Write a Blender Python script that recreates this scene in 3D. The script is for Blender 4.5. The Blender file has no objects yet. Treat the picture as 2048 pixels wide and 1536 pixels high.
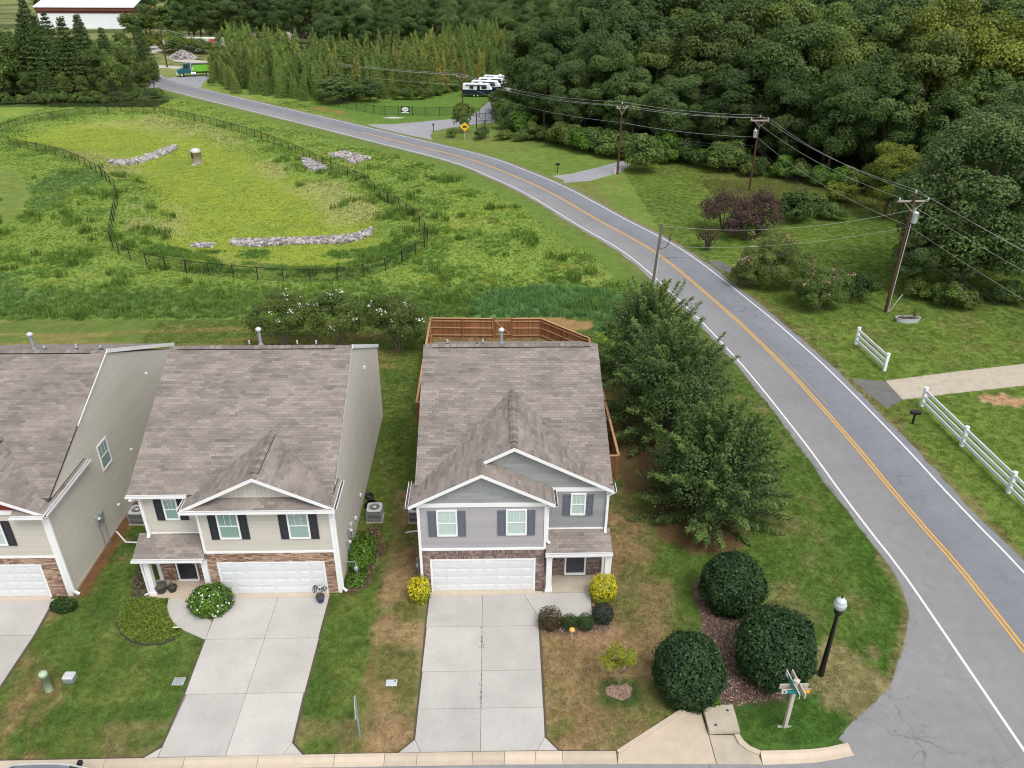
import bpy, math, random
import numpy as np
from mathutils import Matrix, Vector
rng = np.random.default_rng(7)
R = random.Random(11)
SC = bpy.context.scene
COL = SC.collection
rad = math.radians

# ------------------------------------------------------------------ camera, sky, sun, exposure
cam_d = bpy.data.cameras.new('camera')
cam_d.sensor_width = 36.0
cam_d.lens = 1566.6 / 2048 * 36.0
cam_d.clip_start = 0.5
cam_d.clip_end = 4000.0
cam = bpy.data.objects.new('camera', cam_d)
COL.objects.link(cam)
_p, _y, _r = rad(28.844), rad(1.5127), rad(0.3195)
_f = Vector((math.sin(_y) * math.cos(_p), math.cos(_y) * math.cos(_p), -math.sin(_p)))
_rt = Vector((math.cos(_y), -math.sin(_y), 0)); _up = _rt.cross(_f)
_rt2 = _rt * math.cos(_r) + _up * math.sin(_r); _up2 = _up * math.cos(_r) - _rt * math.sin(_r)
CAM = Vector((0, 0, 26.2))
cam.matrix_world = Matrix(((_rt2.x, _up2.x, -_f.x, CAM.x), (_rt2.y, _up2.y, -_f.y, CAM.y), (_rt2.z, _up2.z, -_f.z, CAM.z), (0, 0, 0, 1)))
SC.camera = cam

SUN_EL, SUN_AZ = rad(58), rad(150)          # azimuth clockwise from +Y (north)
world = bpy.data.worlds.new('World'); SC.world = world; world.use_nodes = True
_nt = world.node_tree; _nt.nodes.clear()
_sky = _nt.nodes.new('ShaderNodeTexSky'); _sky.sky_type = 'NISHITA'; _sky.sun_disc = False
_sky.sun_elevation = SUN_EL; _sky.sun_rotation = SUN_AZ
_sky.air_density = 1.0; _sky.dust_density = 3.0; _sky.ozone_density = 1.0
_hs = _nt.nodes.new('ShaderNodeHueSaturation'); _hs.inputs['Saturation'].default_value = 0.28
_bg = _nt.nodes.new('ShaderNodeBackground'); _bg.inputs['Strength'].default_value = 0.15
_wo = _nt.nodes.new('ShaderNodeOutputWorld')
_nt.links.new(_sky.outputs[0], _hs.inputs['Color']); _nt.links.new(_hs.outputs[0], _bg.inputs['Color']); _nt.links.new(_bg.outputs[0], _wo.inputs['Surface'])
sun_d = bpy.data.lights.new('sun', 'SUN'); sun_d.energy = 1.0; sun_d.angle = rad(22); sun_d.color = (1.0, 0.96, 0.9)
sun = bpy.data.objects.new('sun', sun_d); COL.objects.link(sun)
_sd = Vector((math.sin(SUN_AZ) * math.cos(SUN_EL), math.cos(SUN_AZ) * math.cos(SUN_EL), math.sin(SUN_EL)))
sun.rotation_euler = _sd.to_track_quat('Z', 'Y').to_euler()
sun.location = (0, 0, 60)
SC.view_settings.view_transform = 'Standard'; SC.view_settings.look = 'None'
SC.view_settings.exposure = 0.60; SC.view_settings.gamma = 1.0; SC.view_settings.use_curve_mapping = False
SC.cycles.max_bounces = 6; SC.cycles.diffuse_bounces = 3; SC.cycles.glossy_bounces = 2; SC.cycles.transmission_bounces = 4
SC.cycles.transparent_max_bounces = 8; SC.cycles.caustics_reflective = False; SC.cycles.caustics_refractive = False
SC.cycles.use_denoising = True
SC.cycles.pixel_filter_type = 'BLACKMAN_HARRIS'; SC.cycles.filter_width = 1.05

# ground outlines in metres (x right, y away from the street)
PTS = {
 'corner_edge': [(19.50, 30.37), (19.26, 28.12), (19.17, 27.18), (18.98, 26.37), (18.77, 25.69), (18.22, 24.74), (17.53, 23.67), (17.03, 23.00), (16.13, 21.73), (14.90, 20.78), (14.06, 20.22), (13.54, 19.80), (13.04, 19.32), (13.26, 19.09)],
 'kerb_back': [(-13.08, 18.97), (-8.92, 18.99), (-5.69, 19.00), (0.58, 18.98), (4.47, 18.92)],
 'kerb_front': [(-12.92, 18.54), (-8.80, 18.53), (-5.61, 18.52), (0.57, 18.50), (4.40, 18.43)],
 'kerbE_back': [(9.86, 18.82), (11.06, 18.82), (11.84, 18.85), (12.46, 18.92), (13.27, 19.09)],
 'kerbE_front': [(9.82, 18.30), (10.98, 18.31), (11.80, 18.35), (12.55, 18.46), (13.34, 18.61)],
 'apron': [(7.45, 20.60), (4.55, 18.87), (4.46, 18.44), (8.13, 18.36), (9.82, 18.30), (9.83, 18.75), (9.37, 18.93), (9.17, 19.23), (9.09, 19.56), (8.17, 19.57), (8.10, 20.68)],
 'diag_out': [(7.30, 20.72), (4.49, 18.94)],
 'diag_in': [(7.47, 20.58), (4.56, 18.82)],
 'arc_out': [(9.27, 19.53), (9.36, 19.25), (9.53, 19.02), (9.86, 18.82)],
 'arc_in': [(9.08, 19.51), (9.15, 19.14), (9.39, 18.86), (9.78, 18.65)],
 'slab': [(8.14, 20.73), (9.34, 20.77), (9.28, 19.55), (8.13, 19.58)],
 'dC_left': [(-2.94, 27.49), (-3.10, 27.45), (-3.02, 25.20), (-3.06, 22.84), (-3.10, 21.37), (-3.11, 19.67), (-3.66, 19.07)],
 'dC_right': [(1.86, 27.47), (1.25, 27.53), (1.95, 25.73), (1.92, 25.29), (1.89, 22.74), (1.87, 20.62), (1.85, 19.59), (2.31, 19.01)],
 'dC_mid': [(-0.60, 27.52), (-0.60, 19.03)],
 'dC_flare': [(-2.84, 19.08), (1.52, 19.01)],
 'pad': [(1.25, 27.50), (4.50, 27.34), (4.34, 25.73), (1.95, 25.75)],
 'dB_left': [(-12.62, 25.86), (-12.59, 24.70), (-12.48, 21.79), (-12.53, 19.46), (-13.10, 18.97)],
 'dB_right': [(-7.72, 27.42), (-7.64, 24.74), (-7.75, 21.89), (-7.71, 19.55), (-7.20, 19.04)],
 'dB_mid': [(-10.04, 27.53), (-10.07, 19.02)],
 'walkB': [(-15.08, 27.31), (-14.96, 26.71), (-14.69, 26.17), (-14.28, 25.64), (-13.71, 25.26), (-12.59, 24.70), (-12.62, 25.86), (-13.30, 26.33), (-13.71, 26.77), (-14.00, 27.29)],
 'dA': [(-20.33, 27.28), (-20.11, 25.10), (-20.11, 22.38)],
 'bed': [(-15.06, 27.17), (-15.94, 27.28), (-16.78, 27.20), (-17.01, 26.83), (-16.99, 26.37), (-16.71, 25.61), (-16.39, 25.17), (-15.77, 24.70), (-15.09, 24.47), (-14.37, 24.54), (-13.93, 24.81), (-13.71, 25.16), (-14.27, 25.62), (-14.69, 26.17), (-14.96, 26.71)],
 'bed2': [(-16.01, 27.35), (-16.78, 27.20), (-17.30, 28.87), (-17.38, 29.93), (-16.93, 29.92), (-15.93, 27.51)],
 'mulch': [(9.25, 27.20), (9.35, 26.24), (9.22, 25.18), (8.73, 24.04), (7.95, 22.96), (7.26, 22.20), (6.83, 21.59), (7.30, 20.74), (8.14, 20.73), (9.34, 20.77), (10.13, 20.99), (11.40, 21.21), (12.23, 21.85), (12.25, 23.15), (11.87, 25.43), (10.97, 28.00), (9.85, 28.37)],
 'mulchC': [(1.97, 25.67), (2.90, 25.72), (4.34, 25.69), (4.55, 27.32), (5.22, 27.11), (5.28, 25.85), (5.00, 24.91), (3.48, 24.76), (2.06, 24.79)],
 'dirtT': [(8.32, 39.21), (8.83, 36.14), (8.19, 32.57), (8.63, 30.76), (10.19, 29.79), (12.20, 29.83), (13.24, 31.66), (12.39, 39.14), (9.77, 41.44)],
 'bedR': [(-7.02, 27.50), (-7.32, 30.11), (-6.98, 32.02), (-6.12, 32.41), (-5.55, 30.82), (-5.74, 29.35), (-5.89, 28.15), (-6.43, 27.49)],
 'drvR': [(39.30, 50.11), (32.68, 48.80), (27.43, 47.60), (27.47, 44.94), (31.07, 45.70), (37.32, 46.87)],
 'drvRa': [(25.12, 48.00), (27.33, 47.53), (27.54, 44.94), (25.83, 43.78)],
 'drv2': [(9.51, 102.61), (8.05, 105.24), (10.50, 106.31), (14.28, 109.67), (19.00, 114.15), (19.58, 111.41), (17.40, 107.11), (12.80, 102.60), (9.10, 101.59)],
 'drv3': [(20.91, 72.22), (22.09, 72.07), (22.83, 70.26), (23.09, 67.00), (22.19, 68.81), (21.46, 69.61)],
 'drv4': [(-21.64, 141.05), (-16.86, 141.52), (-11.83, 143.83), (-7.08, 146.22), (-2.70, 152.76), (-0.87, 163.91), (2.07, 176.67), (6.64, 195.47), (8.65, 187.56), (7.50, 173.37), (4.78, 152.79), (3.24, 146.26), (0.09, 142.94), (-4.25, 140.65), (-7.15, 137.99), (-9.71, 135.43), (-10.10, 131.35), (-9.41, 128.25)],
 'dirt1': [(-34.94, 157.41), (-33.06, 158.53), (-26.31, 152.13), (-27.52, 151.10)],
 'lot': [(-114.16, 287.77), (-102.38, 268.90), (-96.06, 263.18), (-98.73, 246.87)],
 'lot2': [(-92.25, 240.79), (-84.69, 235.01), (-74.46, 228.44), (-73.80, 222.03), (-85.44, 229.33)],
 'mouth': [(-76.71, 197.70), (-70.25, 202.94), (-67.28, 202.98), (-64.96, 188.25), (-63.63, 183.06), (-65.51, 174.71), (-68.53, 179.45)],
 'lawnL': [(-68.70, 112.26), (-63.87, 108.24), (-56.31, 96.22), (-53.03, 87.88), (-53.14, 83.47)],
 'strip': [(-42.25, 58.91), (-19.73, 58.62), (-18.49, 53.99), (-39.59, 54.28)],
 'rvgrass': [(-37.36, 160.76), (-34.04, 163.68), (-24.18, 163.75), (-13.74, 169.96), (-6.54, 185.88), (3.06, 191.39), (0.64, 166.94), (-3.16, 152.76), (-7.10, 146.70), (-16.91, 141.97), (-23.25, 143.80)],
 'rock1': [(-55.26, 115.87), (-53.42, 114.02), (-51.87, 117.78), (-50.08, 123.86), (-49.81, 127.87), (-50.65, 129.38), (-51.76, 126.38), (-52.79, 121.09), (-54.67, 118.43)],
 'rock2': [(-27.92, 81.02), (-25.01, 80.33), (-21.00, 81.13), (-16.27, 81.26), (-13.11, 82.61), (-13.40, 84.40), (-15.56, 83.52), (-19.76, 82.84), (-25.05, 82.54), (-28.12, 82.05)],
 'rock2b': [(-31.85, 80.22), (-29.66, 80.20), (-29.77, 81.21), (-31.82, 81.22)],
 'rock3': [(-27.54, 115.81), (-26.41, 115.19), (-23.33, 110.95), (-22.63, 108.65), (-24.16, 108.10), (-25.79, 110.09)],
 'rock4': [(-24.11, 118.38), (-21.97, 119.70), (-19.82, 117.72), (-17.50, 115.17), (-19.12, 113.02), (-20.04, 112.12), (-20.88, 115.17), (-23.20, 116.12)],
 'sand': [(32.61, 45.06), (33.64, 45.66), (34.70, 45.71), (35.73, 44.95), (35.73, 44.28), (33.57, 44.05), (33.22, 44.32)],
 'ring': [(4.47, 21.81), (4.76, 21.98), (5.05, 21.90), (5.32, 22.04), (5.52, 21.79), (5.43, 21.45), (5.09, 21.21), (4.73, 21.34), (4.47, 21.51)],
 'pond_fence': [(-80.26, 134.28), (-80.40, 140.92), (-76.15, 148.20), (-69.59, 153.49), (-60.49, 150.87), (-49.22, 141.50), (-37.63, 129.84), (-27.34, 116.57), (-23.77, 111.03), (-16.10, 100.59), (-13.28, 93.08), (-10.72, 89.83), (-8.61, 85.31), (-7.37, 81.62), (-6.75, 78.61), (-6.79, 76.65), (-7.32, 74.48), (-8.30, 72.41), (-9.51, 70.30), (-11.03, 68.63), (-13.05, 67.35), (-15.28, 66.93), (-17.66, 66.83), (-19.96, 67.17), (-22.32, 67.65), (-24.99, 68.32), (-27.52, 69.00), (-30.07, 69.97), (-32.39, 71.09), (-34.58, 72.38), (-36.49, 74.15), (-37.73, 75.67), (-39.23, 78.47), (-40.84, 82.77), (-43.13, 89.00), (-44.55, 93.26), (-47.24, 98.85), (-51.52, 105.07), (-57.19, 111.85), (-61.78, 116.11), (-66.63, 119.45), (-71.36, 122.61), (-75.43, 125.35)],
}
# ------------------------------------------------------------------ helpers
def tag(o, label=None, cat=None, group=None, kind=None):
    if label: o['label'] = label
    if cat: o['category'] = cat
    if group: o['group'] = group
    if kind: o['kind'] = kind
    return o

ORG = {}
def thing(name, loc, label, cat, group=None, rz=0.0):
    o = bpy.data.objects.new(name, None); COL.objects.link(o)
    o.empty_display_size = 0.2
    o.location = loc; o.rotation_euler = (0, 0, rz)
    ORG[o] = np.array(loc if rz == 0 else (0, 0, 0), float)
    return tag(o, label, cat, group)

def link(name, me, mat=None, parent=None):
    o = bpy.data.objects.new(name, me); COL.objects.link(o)
    if mat is not None and len(me.materials) == 0: me.materials.append(mat)
    if parent is not None: o.parent = parent
    return o

def dup(root, loc=None, rz=None, label=None, group=None, scale=None):
    r = root.copy(); COL.objects.link(r)
    if loc is not None: r.location = loc
    if rz is not None: r.rotation_euler = (0, 0, rz)
    if scale is not None: r.scale = scale if hasattr(scale, '__len__') else (scale,) * 3
    if label: r['label'] = label
    if group: r['group'] = group
    for ch in list(root.children):
        c = ch.copy(); COL.objects.link(c); c.parent = r
        for g in list(ch.children):
            d = g.copy(); COL.objects.link(d); d.parent = c
    return r

def np_mesh(name, V, F, tone=None, col=None, smooth=False):
    """V (N,3); F (M,k) same size faces"""
    me = bpy.data.meshes.new(name)
    V = np.asarray(V, np.float32); F = np.asarray(F, np.int32); n, k = F.shape
    me.vertices.add(len(V)); me.vertices.foreach_set('co', V.ravel())
    me.loops.add(n * k); me.loops.foreach_set('vertex_index', F.ravel())
    me.polygons.add(n); me.polygons.foreach_set('loop_start', np.arange(n, dtype=np.int32) * k)
    try: me.polygons.foreach_set('loop_total', np.full(n, k, np.int32))
    except Exception: pass
    me.update(calc_edges=True)
    if tone is not None:
        a = me.attributes.new('tone', 'FLOAT', 'FACE'); a.data.foreach_set('value', np.asarray(tone, np.float32))
    if col is not None:
        a = me.attributes.new('gcol', 'FLOAT_COLOR', 'POINT')
        a.data.foreach_set('color', np.concatenate([col, np.ones((len(col), 1))], 1).astype(np.float32).ravel())
    if smooth: me.polygons.foreach_set('use_smooth', np.ones(n, bool))
    return me

class MB:
    """collects shapes, builds ONE mesh object"""
    def __init__(s, M=None): s.v = []; s.f = []; s.t = []; s.M = M; s.sm = []
    def add(s, vs, fs, tone=0.5, smooth=False):
        b = len(s.v)
        if s.M is not None: vs = [s.M @ Vector(v) for v in vs]
        s.v.extend([tuple(v) for v in vs]); s.f.extend([tuple(i + b for i in f) for f in fs])
        s.t.extend([tone] * len(fs)); s.sm.extend([smooth] * len(fs)); return s
    def box(s, x0, x1, y0, y1, z0, z1, tone=0.5):
        v = [(x0, y0, z0), (x1, y0, z0), (x1, y1, z0), (x0, y1, z0), (x0, y0, z1), (x1, y0, z1), (x1, y1, z1), (x0, y1, z1)]
        return s.add(v, [(0, 3, 2, 1), (4, 5, 6, 7), (0, 1, 5, 4), (1, 2, 6, 5), (2, 3, 7, 6), (3, 0, 4, 7)], tone)
    def bbox(s, x0, x1, y0, y1, z0, z1, b=0.02, tone=0.5):      # box with chamfered top and sides
        P = []
        for z, i in ((z0, 0), (z1 - b, 0), (z1, b)):
            P += [(x0 + i + b * (i == 0), y0 + i, z), (x1 - i - b * (i == 0), y0 + i, z), (x1 - i, y0 + i + b * (i == 0), z), (x1 - i, y1 - i - b * (i == 0), z),
                  (x1 - i - b * (i == 0), y1 - i, z), (x0 + i + b * (i == 0), y1 - i, z), (x0 + i, y1 - i - b * (i == 0), z), (x0 + i, y0 + i + b * (i == 0), z)]
        F = []
        for r in range(2):
            for k in range(8): F.append((r * 8 + k, r * 8 + (k + 1) % 8, (r + 1) * 8 + (k + 1) % 8, (r + 1) * 8 + k))
        F.append(tuple(range(16, 24))); F.append(tuple(range(7, -1, -1)))
        return s.add(P, F, tone)
    def beam(s, a, b, w, h, up=(0, 0, 1), tone=0.5):
        a = Vector(a); b = Vector(b); d = (b - a).normalized(); u = Vector(up)
        sd = d.cross(u)
        if sd.length < 1e-4: sd = d.cross(Vector((1, 0, 0)))
        sd.normalize(); u = sd.cross(d).normalized()
        v = []
        for p in (a, b):
            for i, j in ((-1, -1), (1, -1), (1, 1), (-1, 1)): v.append(p + sd * (i * w / 2) + u * (j * h / 2))
        return s.add(v, [(0, 1, 2, 3), (7, 6, 5, 4), (0, 4, 5, 1), (1, 5, 6, 2), (2, 6, 7, 3), (3, 7, 4, 0)], tone)
    def tube(s, pts, r, n=8, cap=True, tone=0.5, smooth=True):
        pts = [Vector(p) for p in pts]; rs = r if hasattr(r, '__len__') else [r] * len(pts)
        v = []; f = []; pu = None
        for i, p in enumerate(pts):
            d = (pts[min(i + 1, len(pts) - 1)] - pts[max(i - 1, 0)])
            if d.length < 1e-9: d = Vector((0, 0, 1))
            d.normalize()
            u = (Vector((0, 0, 1)) if abs(d.z) < 0.9 else Vector((1, 0, 0))) if pu is None else pu
            u = (u - d * u.dot(d)).normalized(); pu = u; w = d.cross(u)
            for k in range(n):
                a = 2 * math.pi * k / n; v.append(p + (u * math.cos(a) + w * math.sin(a)) * rs[i])
        for i in range(len(pts) - 1):
            for k in range(n): f.append((i * n + k, i * n + (k + 1) % n, (i + 1) * n + (k + 1) % n, (i + 1) * n + k))
        s.add(v, f, tone, smooth)
        if cap:
            s.add(v[:n], [tuple(range(n - 1, -1, -1))], tone); s.add(v[-n:], [tuple(range(n))], tone)
        return s
    def lathe(s, c, prof, n=16, tone=0.5, smooth=True):
        v = []; f = []
        for (r, z) in prof:
            for k in range(n):
                a = 2 * math.pi * k / n; v.append((c[0] + r * math.cos(a), c[1] + r * math.sin(a), c[2] + z))
        for i in range(len(prof) - 1):
            for k in range(n): f.append((i * n + k, i * n + (k + 1) % n, (i + 1) * n + (k + 1) % n, (i + 1) * n + k))
        s.add(v, f, tone, smooth)
        s.add(v[:n], [tuple(range(n - 1, -1, -1))], tone); s.add(v[-n:], [tuple(range(n))], tone)
        return s
    def prism(s, poly, z0, z1, tone=0.5):
        n = len(poly)
        a = sum(poly[i][0] * poly[(i + 1) % n][1] - poly[(i + 1) % n][0] * poly[i][1] for i in range(n))
        if a < 0: poly = poly[::-1]
        v = [(x, y, z0) for x, y in poly] + [(x, y, z1) for x, y in poly]
        f = [tuple(range(n - 1, -1, -1)), tuple(range(n, 2 * n))] + [(i, (i + 1) % n, n + (i + 1) % n, n + i) for i in range(n)]
        return s.add(v, f, tone)
    def poly(s, pts, tone=0.5): return s.add(pts, [tuple(range(len(pts)))], tone)
    def mesh(s, name, origin=None):
        me = bpy.data.meshes.new(name); v = s.v
        if origin is not None: v = [(a - origin[0], b - origin[1], c - origin[2]) for a, b, c in v]
        me.from_pydata(v, [], s.f); me.update()
        a = me.attributes.new('tone', 'FLOAT', 'FACE'); a.data.foreach_set('value', np.array(s.t, np.float32))
        me.polygons.foreach_set('use_smooth', np.array(s.sm, bool))
        return me
    def build(s, name, mat, parent=None, root=None):
        root = root or parent; org = ORG.get(root)
        return link(name, s.mesh(name, org), mat, parent)
    def solo(s, name, mat, loc, label, cat, group=None, kind=None):   # a thing that is one mesh
        o = link(name, s.mesh(name, np.array(loc, float)), mat); o.location = loc
        return tag(o, label, cat, group, kind)

def struct(name, mb, mat, label=None):
    o = mb.build(name, mat); tag(o, label, None, None, 'structure'); return o

def clip_poly(P, n, d):
    """keep n.p <= d (2-D convex clip)"""
    out = []
    for i in range(len(P)):
        a, b = P[i], P[(i + 1) % len(P)]
        da = n[0] * a[0] + n[1] * a[1] - d; db = n[0] * b[0] + n[1] * b[1] - d
        if da <= 0: out.append(a)
        if da * db < 0:
            t = da / (da - db); out.append((a[0] + (b[0] - a[0]) * t, a[1] + (b[1] - a[1]) * t))
    return out
def clip_convex(P, Q):
    n = len(Q); A = sum(Q[i][0] * Q[(i + 1) % n][1] - Q[(i + 1) % n][0] * Q[i][1] for i in range(n))
    if A < 0: Q = Q[::-1]
    for i in range(n):
        a, b = Q[i], Q[(i + 1) % n]; nn = (b[1] - a[1], -(b[0] - a[0]))
        P = clip_poly(P, nn, nn[0] * a[0] + nn[1] * a[1])
        if len(P) < 3: return []
    return P
def area2(P): return abs(sum(P[i][0] * P[(i + 1) % len(P)][1] - P[(i + 1) % len(P)][0] * P[i][1] for i in range(len(P)))) / 2

def pip(x, y, poly):
    x = np.asarray(x); y = np.asarray(y); c = np.zeros(x.shape, bool); n = len(poly)
    for i in range(n):
        x1, y1 = poly[i]; x2, y2 = poly[(i + 1) % n]
        if y1 == y2: continue
        c ^= ((y1 > y) != (y2 > y)) & (x < (x2 - x1) * (y - y1) / (y2 - y1) + x1)
    return c
def dist_poly(x, y, pts, closed=True):
    d = np.full(np.shape(x), 1e9); n = len(pts)
    for i in range(n if closed else n - 1):
        ax, ay = pts[i]; bx, by = pts[(i + 1) % n]
        ex, ey = bx - ax, by - ay; L = ex * ex + ey * ey + 1e-12
        t = np.clip(((x - ax) * ex + (y - ay) * ey) / L, 0, 1)
        d = np.minimum(d, (x - ax - t * ex) ** 2 + (y - ay - t * ey) ** 2)
    return np.sqrt(d)
def vnoise(x, y, seed=0):
    x = np.asarray(x, float); y = np.asarray(y, float)
    xi = np.floor(x).astype(np.int64); yi = np.floor(y).astype(np.int64); fx = x - xi; fy = y - yi
    fx = fx * fx * (3 - 2 * fx); fy = fy * fy * (3 - 2 * fy)
    def h(i, j):
        n = (i * 374761393 + j * 668265263 + seed * 1442695041) & 0x7fffffff
        n = ((n ^ (n >> 13)) * 1274126177) & 0x7fffffff
        return ((n ^ (n >> 16)) & 0xffff) / 65535.0
    a, b, c, d = h(xi, yi), h(xi + 1, yi), h(xi, yi + 1), h(xi + 1, yi + 1)
    return (a + (b - a) * fx) * (1 - fy) + (c + (d - c) * fx) * fy
def fbm(x, y, seed=0, o=4):
    s = 0; a = 0.5; t = 0
    for k in range(o):
        s = s + a * vnoise(x * 2 ** k + 17 * k, y * 2 ** k - 9 * k, seed + k); t += a; a *= 0.5
    return s / t
def catmull(P, step):
    P = [np.array(p, float) for p in P]; P = [2 * P[0] - P[1]] + P + [2 * P[-1] - P[-2]]; out = []
    for i in range(1, len(P) - 2):
        p0, p1, p2, p3 = P[i - 1:i + 3]; n = max(2, int(np.linalg.norm(p2 - p1) / step))
        for k in range(n):
            t = k / n
            out.append(0.5 * ((2 * p1) + (p2 - p0) * t + (2 * p0 - 5 * p1 + 4 * p2 - p3) * t * t + (3 * p1 - p0 - 3 * p2 + p3) * t ** 3))
    out.append(P[-2]); return out

# ------------------------------------------------------------------ materials
MATS = {}
def _nodes(name):
    m = bpy.data.materials.new(name); m.use_nodes = True; nt = m.node_tree; nt.nodes.clear()
    return m, nt, nt.nodes.new, nt.links.new
def _math(nt, op, a, b=None, c=None):
    n = nt.nodes.new('ShaderNodeMath'); n.operation = op
    for i, v in enumerate((a, b, c)):
        if v is None: continue
        if isinstance(v, (int, float)): n.inputs[i].default_value = v
        else: nt.links.new(v, n.inputs[i])
    return n.outputs[0]
def mat(name, base, rough=0.7, noise=(6, 0.0), noise2=None, tone=0.0, rnd=0.0, bump=None, metal=0.0, base2=None, spec=0.4, stretch=None, coord='pos'):
    """base colour * (1 + noise + tone attribute + per-object random); base2 is mixed in by tone"""
    m, nt, N, L = _nodes(name)
    out = N('ShaderNodeOutputMaterial'); b = N('ShaderNodeBsdfPrincipled'); L(b.outputs[0], out.inputs['Surface'])
    b.inputs['Roughness'].default_value = rough; b.inputs['Metallic'].default_value = metal
    b.inputs['Specular IOR Level'].default_value = spec
    if coord == 'pos': co = N('ShaderNodeNewGeometry').outputs['Position']
    else: co = N('ShaderNodeTexCoord').outputs['Object']
    if stretch:
        mp = N('ShaderNodeMapping'); mp.inputs['Scale'].default_value = stretch; L(co, mp.inputs['Vector']); co = mp.outputs[0]
    fac = None
    def acc(x): 
        nonlocal fac
        fac = x if fac is None else _math(nt, 'ADD', fac, x)
    for nz in (noise, noise2):
        if nz and nz[1]:
            t = N('ShaderNodeTexNoise'); t.inputs['Scale'].default_value = nz[0]; t.inputs['Detail'].default_value = 5; t.inputs['Roughness'].default_value = 0.6
            L(co, t.inputs['Vector']); acc(_math(nt, 'MULTIPLY', _math(nt, 'SUBTRACT', t.outputs['Fac'], 0.5), 2.6 * nz[1]))
    at = None
    if tone or base2 is not None:
        at = N('ShaderNodeAttribute'); at.attribute_name = 'tone'
        if tone: acc(_math(nt, 'MULTIPLY', _math(nt, 'SUBTRACT', at.outputs['Fac'], 0.5), 2 * tone))
    if rnd:
        oi = N('ShaderNodeObjectInfo'); acc(_math(nt, 'MULTIPLY', _math(nt, 'SUBTRACT', oi.outputs['Random'], 0.5), 2 * rnd))
    cs = None
    if base2 is not None:
        mx = N('ShaderNodeMix'); mx.data_type = 'RGBA'; L(at.outputs['Fac'], mx.inputs['Factor'])
        mx.inputs['A'].default_value = (*base, 1); mx.inputs['B'].default_value = (*base2, 1); cs = mx.outputs['Result']
    if fac is not None:
        vm = N('ShaderNodeVectorMath'); vm.operation = 'SCALE'
        if cs is None: vm.inputs[0].default_value = base
        else: L(cs, vm.inputs[0])
        L(_math(nt, 'MAXIMUM', _math(nt, 'ADD', fac, 1.0), 0.05), vm.inputs['Scale']); L(vm.outputs[0], b.inputs['Base Color'])
    elif cs is not None: L(cs, b.inputs['Base Color'])
    else: b.inputs['Base Color'].default_value = (*base, 1)
    if bump:
        t = N('ShaderNodeTexNoise'); t.inputs['Scale'].default_value = bump[0]; t.inputs['Detail'].default_value = 4
        L(co, t.inputs['Vector']); bp = N('ShaderNodeBump'); bp.inputs['Strength'].default_value = bump[1]; bp.inputs['Distance'].default_value = bump[2] if len(bump) > 2 else 0.02
        L(t.outputs['Fac'], bp.inputs['Height']); L(bp.outputs[0], b.inputs['Normal'])
    MATS[name] = m; return m
def fol(name, c1, c2, trans=0.3, rnd=0.25, rough=0.55, hue=None, spec=0.3):
    """leaves: colour between c1 and c2 by the leaf's tone; hue=(c3, share) tints some copies"""
    m, nt, N, L = _nodes(name)
    out = N('ShaderNodeOutputMaterial'); b = N('ShaderNodeBsdfPrincipled'); b.inputs['Roughness'].default_value = rough
    b.inputs['Specular IOR Level'].default_value = spec
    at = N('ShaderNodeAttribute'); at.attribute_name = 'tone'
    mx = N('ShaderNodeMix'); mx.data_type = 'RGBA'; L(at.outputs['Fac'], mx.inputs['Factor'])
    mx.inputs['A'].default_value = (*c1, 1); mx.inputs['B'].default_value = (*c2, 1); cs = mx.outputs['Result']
    oi = N('ShaderNodeObjectInfo')
    if hue:
        r2 = N('ShaderNodeMath'); r2.operation = 'FRACT'; L(_math(nt, 'MULTIPLY', oi.outputs['Random'], 7.31), r2.inputs[0])
        mr = N('ShaderNodeMapRange'); mr.inputs['From Min'].default_value = 1 - hue[1]; mr.inputs['From Max'].default_value = 1.0
        L(r2.outputs[0], mr.inputs['Value'])
        m2 = N('ShaderNodeMix'); m2.data_type = 'RGBA'; L(_math(nt, 'MULTIPLY', mr.outputs[0], at.outputs['Fac']), m2.inputs['Factor']); L(cs, m2.inputs['A']); m2.inputs['B'].default_value = (*hue[0], 1)
        cs = m2.outputs['Result']
    vm = N('ShaderNodeVectorMath'); vm.operation = 'SCALE'; L(cs, vm.inputs[0])
    L(_math(nt, 'ADD', _math(nt, 'MULTIPLY', _math(nt, 'SUBTRACT', oi.outputs['Random'], 0.5), 2 * rnd), 1.0), vm.inputs['Scale'])
    L(vm.outputs[0], b.inputs['Base Color'])
    tr = N('ShaderNodeBsdfTranslucent'); L(vm.outputs[0], tr.inputs['Color'])
    ms = N('ShaderNodeMixShader'); ms.inputs[0].default_value = trans
    L(b.outputs[0], ms.inputs[1]); L(tr.outputs[0], ms.inputs[2]); L(ms.outputs[0], out.inputs['Surface'])
    MATS[name] = m; return m
def glassmat(name, tint=(0.90, 0.97, 0.95), mixv=0.13):
    m, nt, N, L = _nodes(name)
    out = N('ShaderNodeOutputMaterial'); t = N('ShaderNodeBsdfTransparent'); t.inputs[0].default_value = (*tint, 1)
    g = N('ShaderNodeBsdfGlossy'); g.inputs['Roughness'].default_value = 0.03; g.inputs['Color'].default_value = (0.9, 0.95, 0.95, 1)
    ms = N('ShaderNodeMixShader'); ms.inputs[0].default_value = mixv; L(t.outputs[0], ms.inputs[1]); L(g.outputs[0], ms.inputs[2]); L(ms.outputs[0], out.inputs['Surface'])
    return m
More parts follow.
